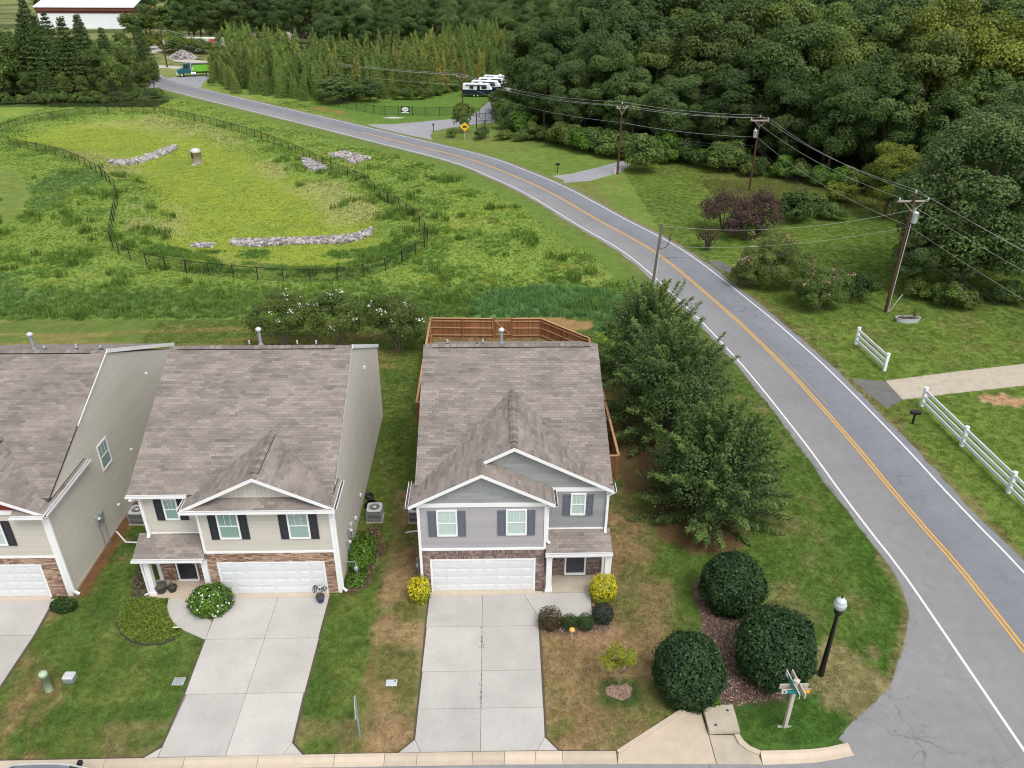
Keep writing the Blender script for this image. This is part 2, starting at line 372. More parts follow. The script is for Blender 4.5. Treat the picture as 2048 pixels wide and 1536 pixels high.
def groundmat(name, attr_type='GEOMETRY', fine=True):
    m, nt, N, L = _nodes(name)
    out = N('ShaderNodeOutputMaterial'); b = N('ShaderNodeBsdfPrincipled'); b.inputs['Roughness'].default_value = 0.9; b.inputs['Specular IOR Level'].default_value = 0.1
    L(b.outputs[0], out.inputs['Surface'])
    at = N('ShaderNodeAttribute'); at.attribute_name = 'gcol'; at.attribute_type = attr_type
    vm = N('ShaderNodeVectorMath'); vm.operation = 'SCALE'; L(at.outputs['Color'], vm.inputs[0])
    if fine:
        co = N('ShaderNodeNewGeometry').outputs['Position']; f = None
        for sc, am in ((0.9, 0.35), (5.0, 0.5), (24.0, 0.5)):
            t = N('ShaderNodeTexNoise'); t.inputs['Scale'].default_value = sc; t.inputs['Detail'].default_value = 4; L(co, t.inputs['Vector'])
            x = _math(nt, 'MULTIPLY', _math(nt, 'SUBTRACT', t.outputs['Fac'], 0.5), am * 2); f = x if f is None else _math(nt, 'ADD', f, x)
        L(_math(nt, 'MAXIMUM', _math(nt, 'ADD', f, 1.0), 0.3), vm.inputs['Scale'])
        t = N('ShaderNodeTexNoise'); t.inputs['Scale'].default_value = 30; t.inputs['Detail'].default_value = 3; L(co, t.inputs['Vector'])
        bp = N('ShaderNodeBump'); bp.inputs['Strength'].default_value = 0.7; bp.inputs['Distance'].default_value = 0.05; L(t.outputs['Fac'], bp.inputs['Height']); L(bp.outputs[0], b.inputs['Normal'])
    else:
        g = N('ShaderNodeAttribute'); g.attribute_name = 'tone'
        L(_math(nt, 'ADD', _math(nt, 'MULTIPLY', g.outputs['Fac'], 0.7), 0.75), vm.inputs['Scale'])
    L(vm.outputs[0], b.inputs['Base Color'])
    if not fine:
        tr = N('ShaderNodeBsdfTranslucent'); L(vm.outputs[0], tr.inputs['Color'])
        ms = N('ShaderNodeMixShader'); ms.inputs[0].default_value = 0.35
        L(b.outputs[0], ms.inputs[1]); L(tr.outputs[0], ms.inputs[2]); L(ms.outputs[0], out.inputs['Surface'])
    return m

M_ground = groundmat('ground_cover'); M_tuft = groundmat('grass_blade', 'INSTANCER', False)
M_conc = mat('concrete', (0.45, 0.43, 0.40), 0.85, (0.55, 0.20), (9, 0.09), tone=0.09, bump=(60, 0.15))
M_conc2 = mat('old_concrete', (0.43, 0.375, 0.30), 0.9, (1.8, 0.22), (18, 0.14), tone=0.12, bump=(40, 0.3))
M_kerb = mat('kerb_concrete', (0.50, 0.42, 0.325), 0.9, (2.2, 0.13), (30, 0.08), tone=0.12, bump=(50, 0.25))
M_trim = mat('white_trim', (0.80, 0.80, 0.80), 0.5, (3, 0.03))
M_gdoor = mat('white_door', (0.66, 0.675, 0.69), 0.45, (2, 0.03))
M_lav = mat('grey_siding', (0.36, 0.345, 0.36), 0.6, (1.2, 0.04), tone=0.05)
M_green = mat('slate_siding', (0.27, 0.285, 0.28), 0.65, (2, 0.05), tone=0.10)
M_tan = mat('beige_siding', (0.52, 0.49, 0.43), 0.6, (1.0, 0.06), (7, 0.02), tone=0.04)
M_tan2 = mat('cream_board', (0.56, 0.53, 0.47), 0.6, (1, 0.04), tone=0.05)
M_core = mat('wall_core', (0.35, 0.33, 0.3), 0.8)
M_shing = mat('asphalt_shingle', (0.128, 0.109, 0.097), 0.9, (1.0, 0.10), (60, 0.22), tone=0.0, base2=(0.325, 0.283, 0.250), bump=(120, 0.3))
M_deck = mat('roof_deck', (0.08, 0.07, 0.065), 0.9)
M_vent = mat('ridge_cap', (0.20, 0.172, 0.157), 0.9, (8, 0.2), tone=0.25)
M_dark = mat('dark_gap', (0.03, 0.028, 0.027), 0.9)
M_brick = mat('brick_veneer', (0.13, 0.085, 0.075), 0.85, (14, 0.2), base2=(0.34, 0.255, 0.22), bump=(50, 0.3))
M_mortar = mat('mortar', (0.40, 0.375, 0.345), 0.95, (20, 0.1))
M_stone = mat('ledge_stone', (0.17, 0.095, 0.065), 0.85, (9, 0.3), base2=(0.50, 0.36, 0.26), bump=(30, 0.6))
M_mort2 = mat('stone_joint', (0.12, 0.08, 0.06), 0.95)
M_shutB = mat('black_shutter', (0.028, 0.03, 0.038), 0.5, (6, 0.1))
M_shutG = mat('blue_grey_shutter', (0.12, 0.135, 0.17), 0.5, (6, 0.1))
M_glass = glassmat('window_glass')
M_blindC = mat('pale_blind', (0.60, 0.66, 0.63), 0.7, (1, 0.03), tone=0.15)
M_blindB = mat('green_blind', (0.32, 0.42, 0.39), 0.7, (1, 0.05), tone=0.15)
M_doorB = mat('black_door', (0.02, 0.021, 0.026), 0.4, (5, 0.1))
M_doorG = mat('charcoal_door', (0.045, 0.05, 0.062), 0.45, (5, 0.1))
M_num = mat('silver_numeral', (0.5, 0.5, 0.52), 0.4)
M_grey = mat('grey_metal', (0.32, 0.34, 0.36), 0.5, (6, 0.08), metal=0.3)
M_lgrey = mat('light_metal', (0.55, 0.57, 0.58), 0.45, (6, 0.06), metal=0.2)
M_dkmet = mat('dark_metal', (0.035, 0.035, 0.04), 0.5, (10, 0.15))
M_coil = mat('coil_grille', (0.09, 0.08, 0.075), 0.6, (10, 0.15))
M_black = mat('black_paint', (0.012, 0.012, 0.013), 0.35)
M_chain = mat('black_chainlink', (0.015, 0.017, 0.015), 0.6)
M_cedar = mat('cedar_board', (0.25, 0.105, 0.042), 0.8, (4, 0.2), tone=0.28, stretch=(6, 6, 0.6), bump=(20, 0.3))
M_cedar2 = mat('cedar_rail', (0.46, 0.26, 0.14), 0.8, (4, 0.2), tone=0.1)
M_vinyl = mat('white_vinyl', (0.80, 0.82, 0.85), 0.4, (3, 0.03))
M_pole = mat('creosote_pole', (0.085, 0.04, 0.022), 0.85, (3, 0.4), stretch=(8, 8, 0.6), bump=(12, 0.5))
M_poleg = mat('weathered_pole', (0.16, 0.14, 0.115), 0.85, (3, 0.35), stretch=(8, 8, 0.6), bump=(12, 0.5))
M_arm = mat('weathered_crossarm', (0.36, 0.31, 0.26), 0.85, (6, 0.25))
M_wire = mat('bare_wire', (0.40, 0.41, 0.39), 0.5)
M_wire2 = mat('dark_cable', (0.07, 0.07, 0.07), 0.6)
M_xfmr = mat('transformer_grey', (0.55, 0.60, 0.64), 0.4, (4, 0.05))
M_porc = mat('porcelain', (0.60, 0.58, 0.58), 0.3)
M_bark = mat('bark', (0.10, 0.075, 0.055), 0.9, (4, 0.3), stretch=(6, 6, 1), bump=(10, 0.6))
M_barkl = mat('pale_bark', (0.24, 0.19, 0.15), 0.9, (4, 0.3), stretch=(6, 6, 1), bump=(10, 0.6))
M_mulch = mat('mulch', (0.115, 0.07, 0.055), 0.95, (3, 0.2), (45, 0.6), base2=(0.16, 0.1, 0.08), bump=(60, 1.0, 0.05))
M_chip = mat('wood_chip', (0.09, 0.05, 0.042), 0.95, (8, 0.2), base2=(0.42, 0.30, 0.24))
M_rock = mat('riprap', (0.15, 0.13, 0.13), 0.9, (5, 0.35), base2=(0.50, 0.46, 0.45), bump=(10, 0.5))
M_yellow = mat('sign_yellow', (0.80, 0.42, 0.01), 0.5)
M_red = mat('faded_red', (0.45, 0.06, 0.05), 0.6, (3, 0.2))
M_rust = mat('rusty_steel', (0.19, 0.07, 0.05), 0.8, (1.5, 0.4), bump=(6, 0.3))
M_white = mat('white_panel', (0.78, 0.80, 0.84), 0.5, (0.6, 0.06))
M_seaf = mat('pale_green_panel', (0.52, 0.62, 0.50), 0.5, (1, 0.08))
M_teal = mat('teal_paint', (0.01, 0.105, 0.115), 0.3)
M_lime = mat('lime_paint', (0.16, 0.46, 0.03), 0.5, (2, 0.1))
M_navy = mat('navy_panel', (0.010, 0.014, 0.028), 0.35)
M_rubber = mat('tyre_rubber', (0.02, 0.02, 0.02), 0.85)
M_carp = mat('silver_car_paint', (0.30, 0.32, 0.36), 0.25, metal=0.7)
M_carg = mat('car_window', (0.02, 0.025, 0.03), 0.08, spec=0.8)
M_pedg = mat('pale_green_plastic', (0.38, 0.50, 0.33), 0.55, (4, 0.06))
M_splash = mat('splash_plastic', (0.42, 0.58, 0.52), 0.5, (3, 0.15))
M_potn = mat('slate_pot', (0.055, 0.07, 0.08), 0.5, (5, 0.15))
M_potb = mat('blue_pot', (0.025, 0.05, 0.14), 0.35, (5, 0.1))
M_soil = mat('potting_soil', (0.10, 0.075, 0.06), 0.95, (30, 0.4), bump=(60, 0.8))
M_mat = mat('brown_doormat', (0.11, 0.05, 0.028), 0.95, (12, 0.3), bump=(90, 0.8))
M_tan_vinyl = mat('sand_vinyl', (0.50, 0.45, 0.38), 0.6, (3, 0.05))
M_sgreen = mat('sign_teal', (0.02, 0.30, 0.27), 0.45)
M_swhite = mat('sign_white', (0.75, 0.80, 0.80), 0.45)
M_orange = mat('orange_cap', (0.85, 0.42, 0.10), 0.5)
M_globe = mat('lamp_globe', (0.50, 0.54, 0.54), 0.2, spec=0.6)
M_stake = mat('sign_pale_yellow', (0.62, 0.68, 0.35), 0.5)
M_petal = mat('white_petal', (0.85, 0.85, 0.78), 0.6)
M_pinkp = mat('pink_petal', (0.62, 0.25, 0.27), 0.6)
M_rubb = mat('rubble', (0.22, 0.18, 0.16), 0.9, (2, 0.3), base2=(0.48, 0.43, 0.40), tone=0.2)
M_gravel = mat('pale_gravel', (0.46, 0.42, 0.36), 0.95, (0.6, 0.2), (8, 0.2), bump=(14, 0.5))
# ------------------------------------------------------------------ setting: road, streets, ground
RC = catmull([(23.2, -30), (23.0, -5), (22.9, 10), (22.78, 20), (22.68, 28.06), (22.46, 31.0), (22.2, 34.8), (21.95, 39.9), (21.35, 47.3), (20.7, 52.7), (19.4, 60.5), (16.3, 74.4),
              (11.9, 85.3), (7.1, 97.2), (2.6, 105.8), (-3.5, 115.3), (-15.1, 127.6), (-27.5, 140.6), (-41.7, 155.0), (-54, 167.5), (-63.3, 177.2), (-74, 189), (-84, 204), (-96, 230)], 1.0)
RC = np.array(RC); RT = np.gradient(RC, axis=0); RT /= np.linalg.norm(RT, axis=1)[:, None]
RN = np.stack([RT[:, 1], -RT[:, 0]], 1)            # to the right of travel (away from the houses)
def rstrip(o0, o1, z, n=1, i0=0, i1=None):
    C = RC[i0:i1]; Nn = RN[i0:i1]; m = len(C); V = []; F = []
    ex = np.zeros(m)
    for i in range(m):
        for k in range(n + 1):
            o = o0 + (o1 - o0) * k / n; p = C[i] + Nn[i] * o; V.append((p[0], p[1], z))
    for i in range(m - 1):
        for k in range(n): F.append((i * (n + 1) + k, i * (n + 1) + k + 1, (i + 1) * (n + 1) + k + 1, (i + 1) * (n + 1) + k))
    return np.array(V), np.array(F)
def roadmat(name, base, crack=0.5, lanes=True):
    m, nt, N, L = _nodes(name)
    out = N('ShaderNodeOutputMaterial'); b = N('ShaderNodeBsdfPrincipled'); b.inputs['Roughness'].default_value = 0.85; b.inputs['Specular IOR Level'].default_value = 0.25
    L(b.outputs[0], out.inputs['Surface']); co = N('ShaderNodeNewGeometry').outputs['Position']; f = None
    for sc, am, dt in ((0.25, 0.16, 3), (1.7, 0.14, 5), (30, 0.25, 4), (110, 0.35, 2)):
        t = N('ShaderNodeTexNoise'); t.inputs['Scale'].default_value = sc; t.inputs['Detail'].default_value = dt; L(co, t.inputs['Vector'])
        x = _math(nt, 'MULTIPLY', _math(nt, 'SUBTRACT', t.outputs['Fac'], 0.5), am * 2); f = x if f is None else _math(nt, 'ADD', f, x)
    f = _math(nt, 'ADD', f, 1.0)
    # cracks: edges of large distorted cells
    wn = N('ShaderNodeTexNoise'); wn.inputs['Scale'].default_value = 1.2; wn.inputs['Detail'].default_value = 4; L(co, wn.inputs['Vector'])
    wv = N('ShaderNodeVectorMath'); wv.operation = 'MULTIPLY_ADD'; L(wn.outputs['Color'], wv.inputs[0]); wv.inputs[1].default_value = (1.6, 1.6, 0); L(co, wv.inputs[2])
    for sc, w, am in ((0.42, 0.012, 0.35), (1.3, 0.02, 0.22)):
        v = N('ShaderNodeTexVoronoi'); v.feature = 'DISTANCE_TO_EDGE'; v.inputs['Scale'].default_value = sc; L(wv.outputs[0], v.inputs['Vector'])
        mr = N('ShaderNodeMapRange'); mr.inputs['From Min'].default_value = 0; mr.inputs['From Max'].default_value = w; mr.inputs['To Min'].default_value = 1; mr.inputs['To Max'].default_value = 0
        L(v.outputs['Distance'], mr.inputs['Value'])
        k = N('ShaderNodeTexNoise'); k.inputs['Scale'].default_value = 0.35; L(co, k.inputs['Vector'])
        kk = N('ShaderNodeMapRange'); kk.inputs['From Min'].default_value = 0.42; kk.inputs['From Max'].default_value = 0.6; L(k.outputs['Fac'], kk.inputs['Value'])
        g = _math(nt, 'MULTIPLY', mr.outputs[0], kk.outputs[0])
        if lanes:
            la = N('ShaderNodeAttribute'); la.attribute_name = 'lat'
            g = _math(nt, 'MULTIPLY', g, _math(nt, 'ADD', _math(nt, 'MULTIPLY', _math(nt, 'GREATER_THAN', la.outputs['Fac'], 0.0), 0.7), 0.3))
        f = _math(nt, 'SUBTRACT', f, _math(nt, 'MULTIPLY', g, am * crack * 2))
    vm = N('ShaderNodeVectorMath'); vm.operation = 'SCALE'; L(_math(nt, 'MAXIMUM', f, 0.2), vm.inputs['Scale'])
    if lanes:
        la = N('ShaderNodeAttribute'); la.attribute_name = 'lat'
        mx = N('ShaderNodeMix'); mx.data_type = 'RGBA'; L(_math(nt, 'GREATER_THAN', la.outputs['Fac'], 0.02), mx.inputs['Factor'])
        mx.inputs['A'].default_value = (*base, 1); mx.inputs['B'].default_value = (base[0] * 0.86, base[1] * 0.91, base[2] * 0.98, 1)
        # wheel tracks are worn paler, lane centre and edge hold oil and dirt
        a = _math(nt, 'ABSOLUTE', la.outputs['Fac']); c = _math(nt, 'COSINE', _math(nt, 'MULTIPLY', a, 4.2))
        L(mx.outputs['Result'], vm.inputs[0])
        f2 = _math(nt, 'ADD', f, _math(nt, 'MULTIPLY', c, -0.05)); L(_math(nt, 'MAXIMUM', f2, 0.2), vm.inputs['Scale'])
    else: vm.inputs[0].default_value = base
    L(vm.outputs[0], b.inputs['Base Color'])
    t = N('ShaderNodeTexNoise'); t.inputs['Scale'].default_value = 120; L(co, t.inputs['Vector'])
    bp = N('ShaderNodeBump'); bp.inputs['Strength'].default_value = 0.35; bp.inputs['Distance'].default_value = 0.01; L(t.outputs['Fac'], bp.inputs['Height']); L(bp.outputs[0], b.inputs['Normal'])
    return m
M_road = roadmat('road_asphalt', (0.225, 0.222, 0.226))
M_street = roadmat('street_asphalt', (0.235, 0.235, 0.24), 0.5, False)
M_patch = roadmat('old_patch_asphalt', (0.15, 0.145, 0.14), 1.0, False)
M_drive4 = roadmat('pale_asphalt', (0.29, 0.29, 0.305), 0.2, False)
M_lw = mat('white_road_paint', (0.66, 0.66, 0.66), 0.7, (4, 0.10), (40, 0.2))
M_ly = mat('yellow_road_paint', (0.62, 0.34, 0.06), 0.7, (4, 0.12), (40, 0.2))

V, F = rstrip(-3.45, 3.42, 0.012, 10)
# uneven broken edges
e = np.arange(len(V)) % 11
for k, sgn in ((0, -1), (10, 1)):
    s_ = e == k; nn = fbm(V[s_, 0] * 0.9, V[s_, 1] * 0.9, 3) - 0.5
    V[s_, 0] += RN[:, 0] * sgn * nn * 0.45; V[s_, 1] += RN[:, 1] * sgn * nn * 0.45
me = np_mesh('main_road', V, F)
a = me.attributes.new('lat', 'FLOAT', 'POINT'); a.data.foreach_set('value', np.tile(np.linspace(-1, 1, 11), len(RC)).astype(np.float32))
o = link('main_road', me, M_road); tag(o, 'two lane grey asphalt road curving past the houses to the far woods', kind='structure')
def marking(name, o0, o1, m, i0=0, i1=None, z=0.0165):
    V, F = rstrip(o0, o1, z, 1, i0, i1); q = link(name, np_mesh(name, V, F), m); q.parent = o; return q
marking('edge_line', -3.02, -2.90, M_lw); marking('edge_line', 2.88, 3.00, M_lw)
marking('centre_line', -0.155, -0.05, M_ly, 0, 170); marking('centre_line', 0.05, 0.155, M_ly, 0, 170)
i_n = [i for i in range(len(RC)) if 44 < RC[i][1] < 56]
marking('old_centre_line', 0.46, 0.52, mat('worn_yellow_paint', (0.33, 0.26, 0.15), 0.8, (9, 0.5)), i_n[0], i_n[-1])

def sheet(name, poly, z, m, label=None, thick=0.0, kind='structure'):
    b = MB()
    if thick: b.prism(poly, z - thick, z)
    else: b.poly([(x, y, z) for x, y in poly])
    q = b.build(name, m); tag(q, label, None, None, kind); return q

kf = PTS['kerb_front']; kE = PTS['kerbE_front']
side_poly = [(-60, 18.62), *kf[1:], (8.13, 18.36), *kE, (13.26, 19.09)] + PTS['corner_edge'][::-1][1:] + [(20.2, 30), (22, 26), (22.5, 10), (22.5, -10), (-60, -10)]
sheet('side_street', side_poly, 0.006, M_street, 'pale grey asphalt side street joining the main road at the corner')
sheet('asphalt_mouth', PTS['mouth'] + [(-75, 183), (-80, 190)], 0.008, M_drive4, 'pale asphalt junction where the green truck waits')
sheet('asphalt_drive', PTS['drv4'] + [(-13, 131.5), (-19, 137.5)], 0.008, M_drive4, 'pale asphalt drive leading to the parked trailers')
sheet('gravel_drive', PTS['drv2'], 0.007, M_drive4, 'short gravel drive beside the second utility pole')
sheet('asphalt_apron', PTS['drvRa'], 0.013, M_patch, 'cracked asphalt apron between road and concrete drive')
sheet('asphalt_stub', PTS['drv3'], 0.013, M_patch, 'small asphalt drive stub by the pink flowering bushes')
sheet('concrete_drive', PTS['drvR'], 0.02, M_conc2, 'pale concrete drive running off to the right', 0.1)
sheet('gravel_lot', PTS['lot2'], 0.02, M_gravel, 'pale gravel yard far behind the pole')
sheet('gravel_yard', PTS['lot'], 0.02, M_gravel, 'pale dirt yard beside the far warehouse')
sheet('dirt_track', [(-98, 214), (-92, 219), (-70, 210), (-62, 204), (-60, 207), (-70, 214), (-92, 224), (-101, 219)], 0.02, M_gravel, 'pale dirt track behind the green truck')

# kerb and gutter segments along the side street
kerb = bpy.data.objects.new('kerb', None); COL.objects.link(kerb); tag(kerb, 'tan concrete kerb and gutter along the side street', None, None, 'structure')
def interp(P, x): return float(np.interp(x, [p[0] for p in P], [p[1] for p in P]))
def kerb_seg(P0, P1):       # each P: (back(x,y), front(x,y))
    b = MB(); vs = []
    for (bx, by), (fx, fy) in (P0, P1):
        for t, z in ((0, 0.10), (0.28, 0.095), (0.5, 0.05), (0.62, 0.03), (1, 0.02)):
            vs.append((bx + (fx - bx) * t, by + (fy - by) * t, z))
        vs.append((fx, fy, -0.1)); vs.append((bx, by, -0.1))
    fs = [(k, k + 7, (k + 1) % 7 + 7, (k + 1) % 7) for k in range(7)] + [tuple(range(7)), tuple(range(13, 6, -1))]
    b.add(vs, fs, R.random()); q = b.build('kerb_segment', M_kerb); q.parent = kerb
xs = [-60, -45, -38, -31, -25, -19, -14.4, -11.5, -8.8, -6.0, -4.15, -2.95, -0.9, 0.3, 1.45, 2.45, 4.46]
for x0, x1 in zip(xs[:-1], xs[1:]):
    kerb_seg(((x0 + .008, interp(PTS['kerb_back'], x0)), (x0 + .008, interp(PTS['kerb_front'], x0))), ((x1 - .008, interp(PTS['kerb_back'], x1)), (x1 - .008, interp(PTS['kerb_front'], x1))))
KB, KF = PTS['kerbE_back'], PTS['kerbE_front']
for i in range(len(KB) - 1): kerb_seg((KB[i], KF[i]), (KB[i + 1], KF[i + 1]))
# storm drain apron, its raised edges and the inlet slab
ap = PTS['apron']; jx0, jx1 = (8.14, 19.6), (8.13, 18.36)
sheet('drain_apron', [ap[0], ap[1], (4.475, 18.44), (8.10, 18.36), (8.10, 19.6), (8.05, 20.7)], 0.03, M_kerb, 'tan concrete apron sloping to the storm drain', 0.1)
sheet('drain_apron', [(8.13, 18.36), (9.8, 18.3), (9.76, 18.72), (9.37, 18.88), (9.14, 19.2), (9.06, 19.56), (8.13, 19.57)], 0.032, M_conc2, 'tan concrete apron piece in front of the drain inlet', 0.1)
b = MB(); do, di = PTS['diag_out'], PTS['diag_in']
b.prism([do[0], do[1], di[1], di[0]], -0.1, 0.12)
ao, ai = PTS['arc_out'], PTS['arc_in']
o_ = struct('apron_edge', b, M_kerb, 'raised concrete edge along the drain apron')
b = MB()
for i in range(3): b.prism([ao[i], ao[i + 1], ai[i + 1], ai[i]], -0.1, 0.125 - 0.005 * i)
struct('apron_edge', b, M_kerb, 'curved raised concrete edge right of the drain')
t = thing('storm_drain', (8.72, 20.1, 0), 'square concrete storm drain slab with two dark lifting holes', 'storm drain')
b = MB(); s = PTS['slab']; b.prism([s[0], s[1], (9.29, 19.56), (8.12, 19.56)], 0.10, 0.24); b.build('slab', M_conc2, t)
for q_ in ((8.12, 8.34, 19.6, 19.8), (9.08, 9.29, 19.6, 19.8), (8.14, 9.28, 20.4, 20.6)): b = MB(); b.box(*q_, 0, 0.10); b.build('support', M_conc2, t)
b = MB(); b.box(8.2, 9.2, 19.85, 20.35, 0.0, 0.05); b.build('inlet', M_dark, t)
for hx, hy in ((9.05, 20.48), (8.42, 19.83)):
    b = MB(); b.box(hx - .05, hx + .05, hy - .02, hy + .02, 0.236, 0.256); b.tube([(hx - .05, hy, .25), (hx, hy + .03, .3), (hx + .05, hy + .02, .25)], .012, 6); b.build('lifting_loop', M_dkmet, t)

# driveways: every slab a piece with open joints
def slabs(name, label, polys, z=0.045, m=None):
    root = bpy.data.objects.new(name, None); COL.objects.link(root); tag(root, label, None, None, 'structure')
    for P in polys:
        n = len(P); A = sum(P[i][0] * P[(i + 1) % n][1] - P[(i + 1) % n][0] * P[i][1] for i in range(n))
        if A < 0: P = P[::-1]
        Q = P
        for i in range(n):          # inset 8 mm
            a, c = P[i], P[(i + 1) % n]; nx, ny = c[1] - a[1], -(c[0] - a[0]); l = math.hypot(nx, ny)
            if l > 1e-6: Q = clip_poly(Q, (nx / l, ny / l), (nx * a[0] + ny * a[1]) / l - 0.009)
        if len(Q) > 2:
            b = MB(); b.prism(Q, -0.08, z, R.random()); q = b.build('slab', m or M_conc); q.parent = root
    # joint filler below
    for P in polys:
        b = MB(); b.poly([(x, y, 0.022) for x, y in P]); q = b.build('joint_filler', M_joint); q.parent = root
    return root
M_joint = mat('joint_filler', (0.20, 0.18, 0.16), 0.95)
cl = [27.42, 25.25, 22.79, 20.95, 19.04]
P = []
for i in range(4):
    y0, y1 = cl[i], cl[i + 1]
    P.append([(-3.05, y0), (-0.6, y0), (-0.6, y1), (-3.08 if i < 3 else -2.86, y1)] if i < 3 else [(-3.08, y0), (-0.6, y0), (-0.6, y1), (-2.84, y1), (-3.09, 19.6)])
    if i == 0: P.append([(-0.6, y0), (1.25, y0), (1.93, 25.74), (1.93, y1), (-0.6, y1)])
    elif i < 3: P.append([(-0.6, y0), (1.92 - .02 * i, y0), (1.9 - .02 * i, y1), (-0.6, y1)])
    else: P.append([(-0.6, y0), (1.87, y0), (1.84, 19.6), (1.52, y1), (-0.6, y1)])
P.append([(-3.09, 19.6), (-2.84, 19.04), (-3.66, 19.04)]); P.append([(1.84, 19.6), (2.31, 19.02), (1.52, 19.04)])
P.append([(1.25, 27.42), (4.45, 27.24), (4.34, 25.74), (1.93, 25.74)])
slabs('driveway', 'pale concrete driveway of the grey house with dark joint stains', P)
cl = [27.4, 24.72, 21.84, 19.03]; P = []
lx = {27.4: -12.62, 24.72: -12.59, 21.84: -12.5, 19.03: -12.53}
for i in range(3):
    y0, y1 = cl[i], cl[i + 1]
    P.append([(lx[y0], y0), (-10.04, y0), (-10.06, y1), (lx[y1], y1)]); P.append([(-10.04, y0), (-7.69, y0), (-7.72, y1), (-10.06, y1)])
P[-2] = [(-12.5, 21.84), (-10.05, 21.84), (-10.06, 19.03), (-12.55, 19.03), (-12.53, 19.46)]; P[-1] = [(-10.05, 21.84), (-7.75, 21.84), (-7.71, 19.55), (-7.95, 19.03), (-10.06, 19.03)]
P.append([(-12.53, 19.46), (-12.55, 19.03), (-13.1, 18.98)]); P.append([(-7.71, 19.55), (-7.2, 19.03), (-7.95, 19.03)])
slabs('driveway', 'pale concrete driveway of the beige middle house', P)
w = PTS['walkB']
slabs('walkway', 'curved concrete walk from porch to driveway', [[w[0], w[1], w[2], w[3], (-13.55, 26.55), w[8], (-14.0, 27.3)], [w[3], w[4], w[5], (-12.62, 25.86), w[7], (-13.55, 26.55)]])
slabs('driveway', 'pale concrete driveway at the left edge', [[(-25.3, 27.3), (-22.8, 27.3), (-22.8, 25.1), (-25.3, 25.1)], [(-22.8, 27.3), (-20.3, 27.3), (-20.12, 25.1), (-22.8, 25.1)], [(-25.3, 25.1), (-20.12, 25.1), (-20.11, 22.3), (-25.3, 22.3)], [(-25.3, 22.3), (-20.11, 22.3), (-20.1, 19.03), (-25.3, 19.03)]])

def soil_edge(pts, label):
    b = MB()
    for (x0, y0), (x1, y1) in zip(pts[:-1], pts[1:]):
        d = math.hypot(x1 - x0, y1 - y0); nx, ny = (y1 - y0) / d * .045, -(x1 - x0) / d * .045; b.poly([(x0 - nx, y0 - ny, .012), (x1 - nx, y1 - ny, .012), (x1 + nx, y1 + ny, .012), (x0 + nx, y0 + ny, .012)])
    struct('soil_edge', b, M_soil, label)
soil_edge([(-3.10, 27.3), (-3.10, 22), (-3.13, 19.62), (-3.7, 19.04)], 'dark soil gap along the left side of the grey house driveway'); soil_edge([(1.97, 25.7), (1.93, 22), (1.88, 19.6), (2.34, 19.04)], 'dark soil gap along the right side of the grey house driveway')
soil_edge([(-12.62, 24.7), (-12.53, 21.8), (-12.57, 19.5), (-13.15, 19.0)], 'dark soil gap along the left side of the beige house driveway'); soil_edge([(-7.65, 27.3), (-7.68, 21.8), (-7.67, 19.56), (-7.16, 19.06)], 'dark soil gap along the right side of the beige house driveway'); soil_edge([(-20.25, 27.2), (-20.06, 25), (-20.06, 19.04)], 'dark soil gap along the left edge driveway')
soil_edge([(-13.1, 19.04), (-20.1, 19.04)], 'dark soil gap behind the kerb on the left'); soil_edge([(-7.2, 19.06), (-3.7, 19.04)], 'dark soil gap behind the kerb in the middle'); soil_edge([(2.35, 19.03), (4.5, 18.98)], 'dark soil gap behind the kerb on the right')
# stains on the slabs: oil and mould along the joints, rusty runs
b = MB()
for (x, y, w_, l_) in ((-.6, 24.75, .05, .55), (-.6, 24.2, .09, .2), (-.6, 22.0, .05, .7), (-.6, 21.4, .04, .4)):
    for k in range(16): xx, yy = x + R.gauss(0, w_ * .5), y + R.uniform(-l_, l_); r0 = R.uniform(.008, .026); b.poly([(xx + r0 * math.cos(a) * R.uniform(.6, 1.2), yy + r0 * 1.8 * math.sin(a) * R.uniform(.6, 1.2), .0475 + .0004 * len(b.f) % .002) for a in (0, 1.05, 2.1, 3.14, 4.2, 5.2)])
q = b.build('joint_stain', mat('mould_stain', (.10, .09, .08), .95)); tag(q, 'dark mould spots along the middle joint of the grey house driveway', kind='stuff')
# ---- ground -------------------------------------------------------
PF = PTS['pond_fence']; PFI = PF + [(-95, 122), (-98, 132)]
def hz(x, y):
    ins = pip(x, y, PFI); d = dist_poly(x, y, PFI) * np.where(ins, 1, -1)
    t = np.clip((d - 0.8) / 7.5, 0, 1); return -1.25 * t * t * (3 - 2 * t)
def pond_d(x, y): return dist_poly(x, y, PFI) * np.where(pip(x, y, PFI), 1, -1)
def lerp(a, b, t): return a + (np.asarray(b) - a) * np.asarray(t)[..., None]
def sstep(a, b, x): t = np.clip((x - a) / (b - a), 0, 1); return t * t * (3 - 2 * t)
ROADP = [tuple(RC[i] + RN[i] * -3.35) for i in range(0, len(RC), 3)] + [tuple(RC[i] + RN[i] * 3.32) for i in range(len(RC) - 1, -1, -3)]
FENCE = [(-4.86, 42.3), (-4.9, 56.05), (3.64, 54.92), (6.75, 51.5), (6.95, 36.2)]
def road_lat(x, y):
    P = RC[::4]; Nn = RN[::4]
    d2 = (x[:, None] - P[None, :, 0]) ** 2 + (y[:, None] - P[None, :, 1]) ** 2
    k = d2.argmin(1); return (x - P[k, 0]) * Nn[k, 0] + (y - P[k, 1]) * Nn[k, 1], np.sqrt(d2.min(1))
EDGE = [(3.5, 158), (5.5, 137), (9, 130), (13.5, 124), (20, 118), (29, 114), (36, 108), (42, 103), (48, 97.5), (56, 92), (66, 86), (80, 80)]
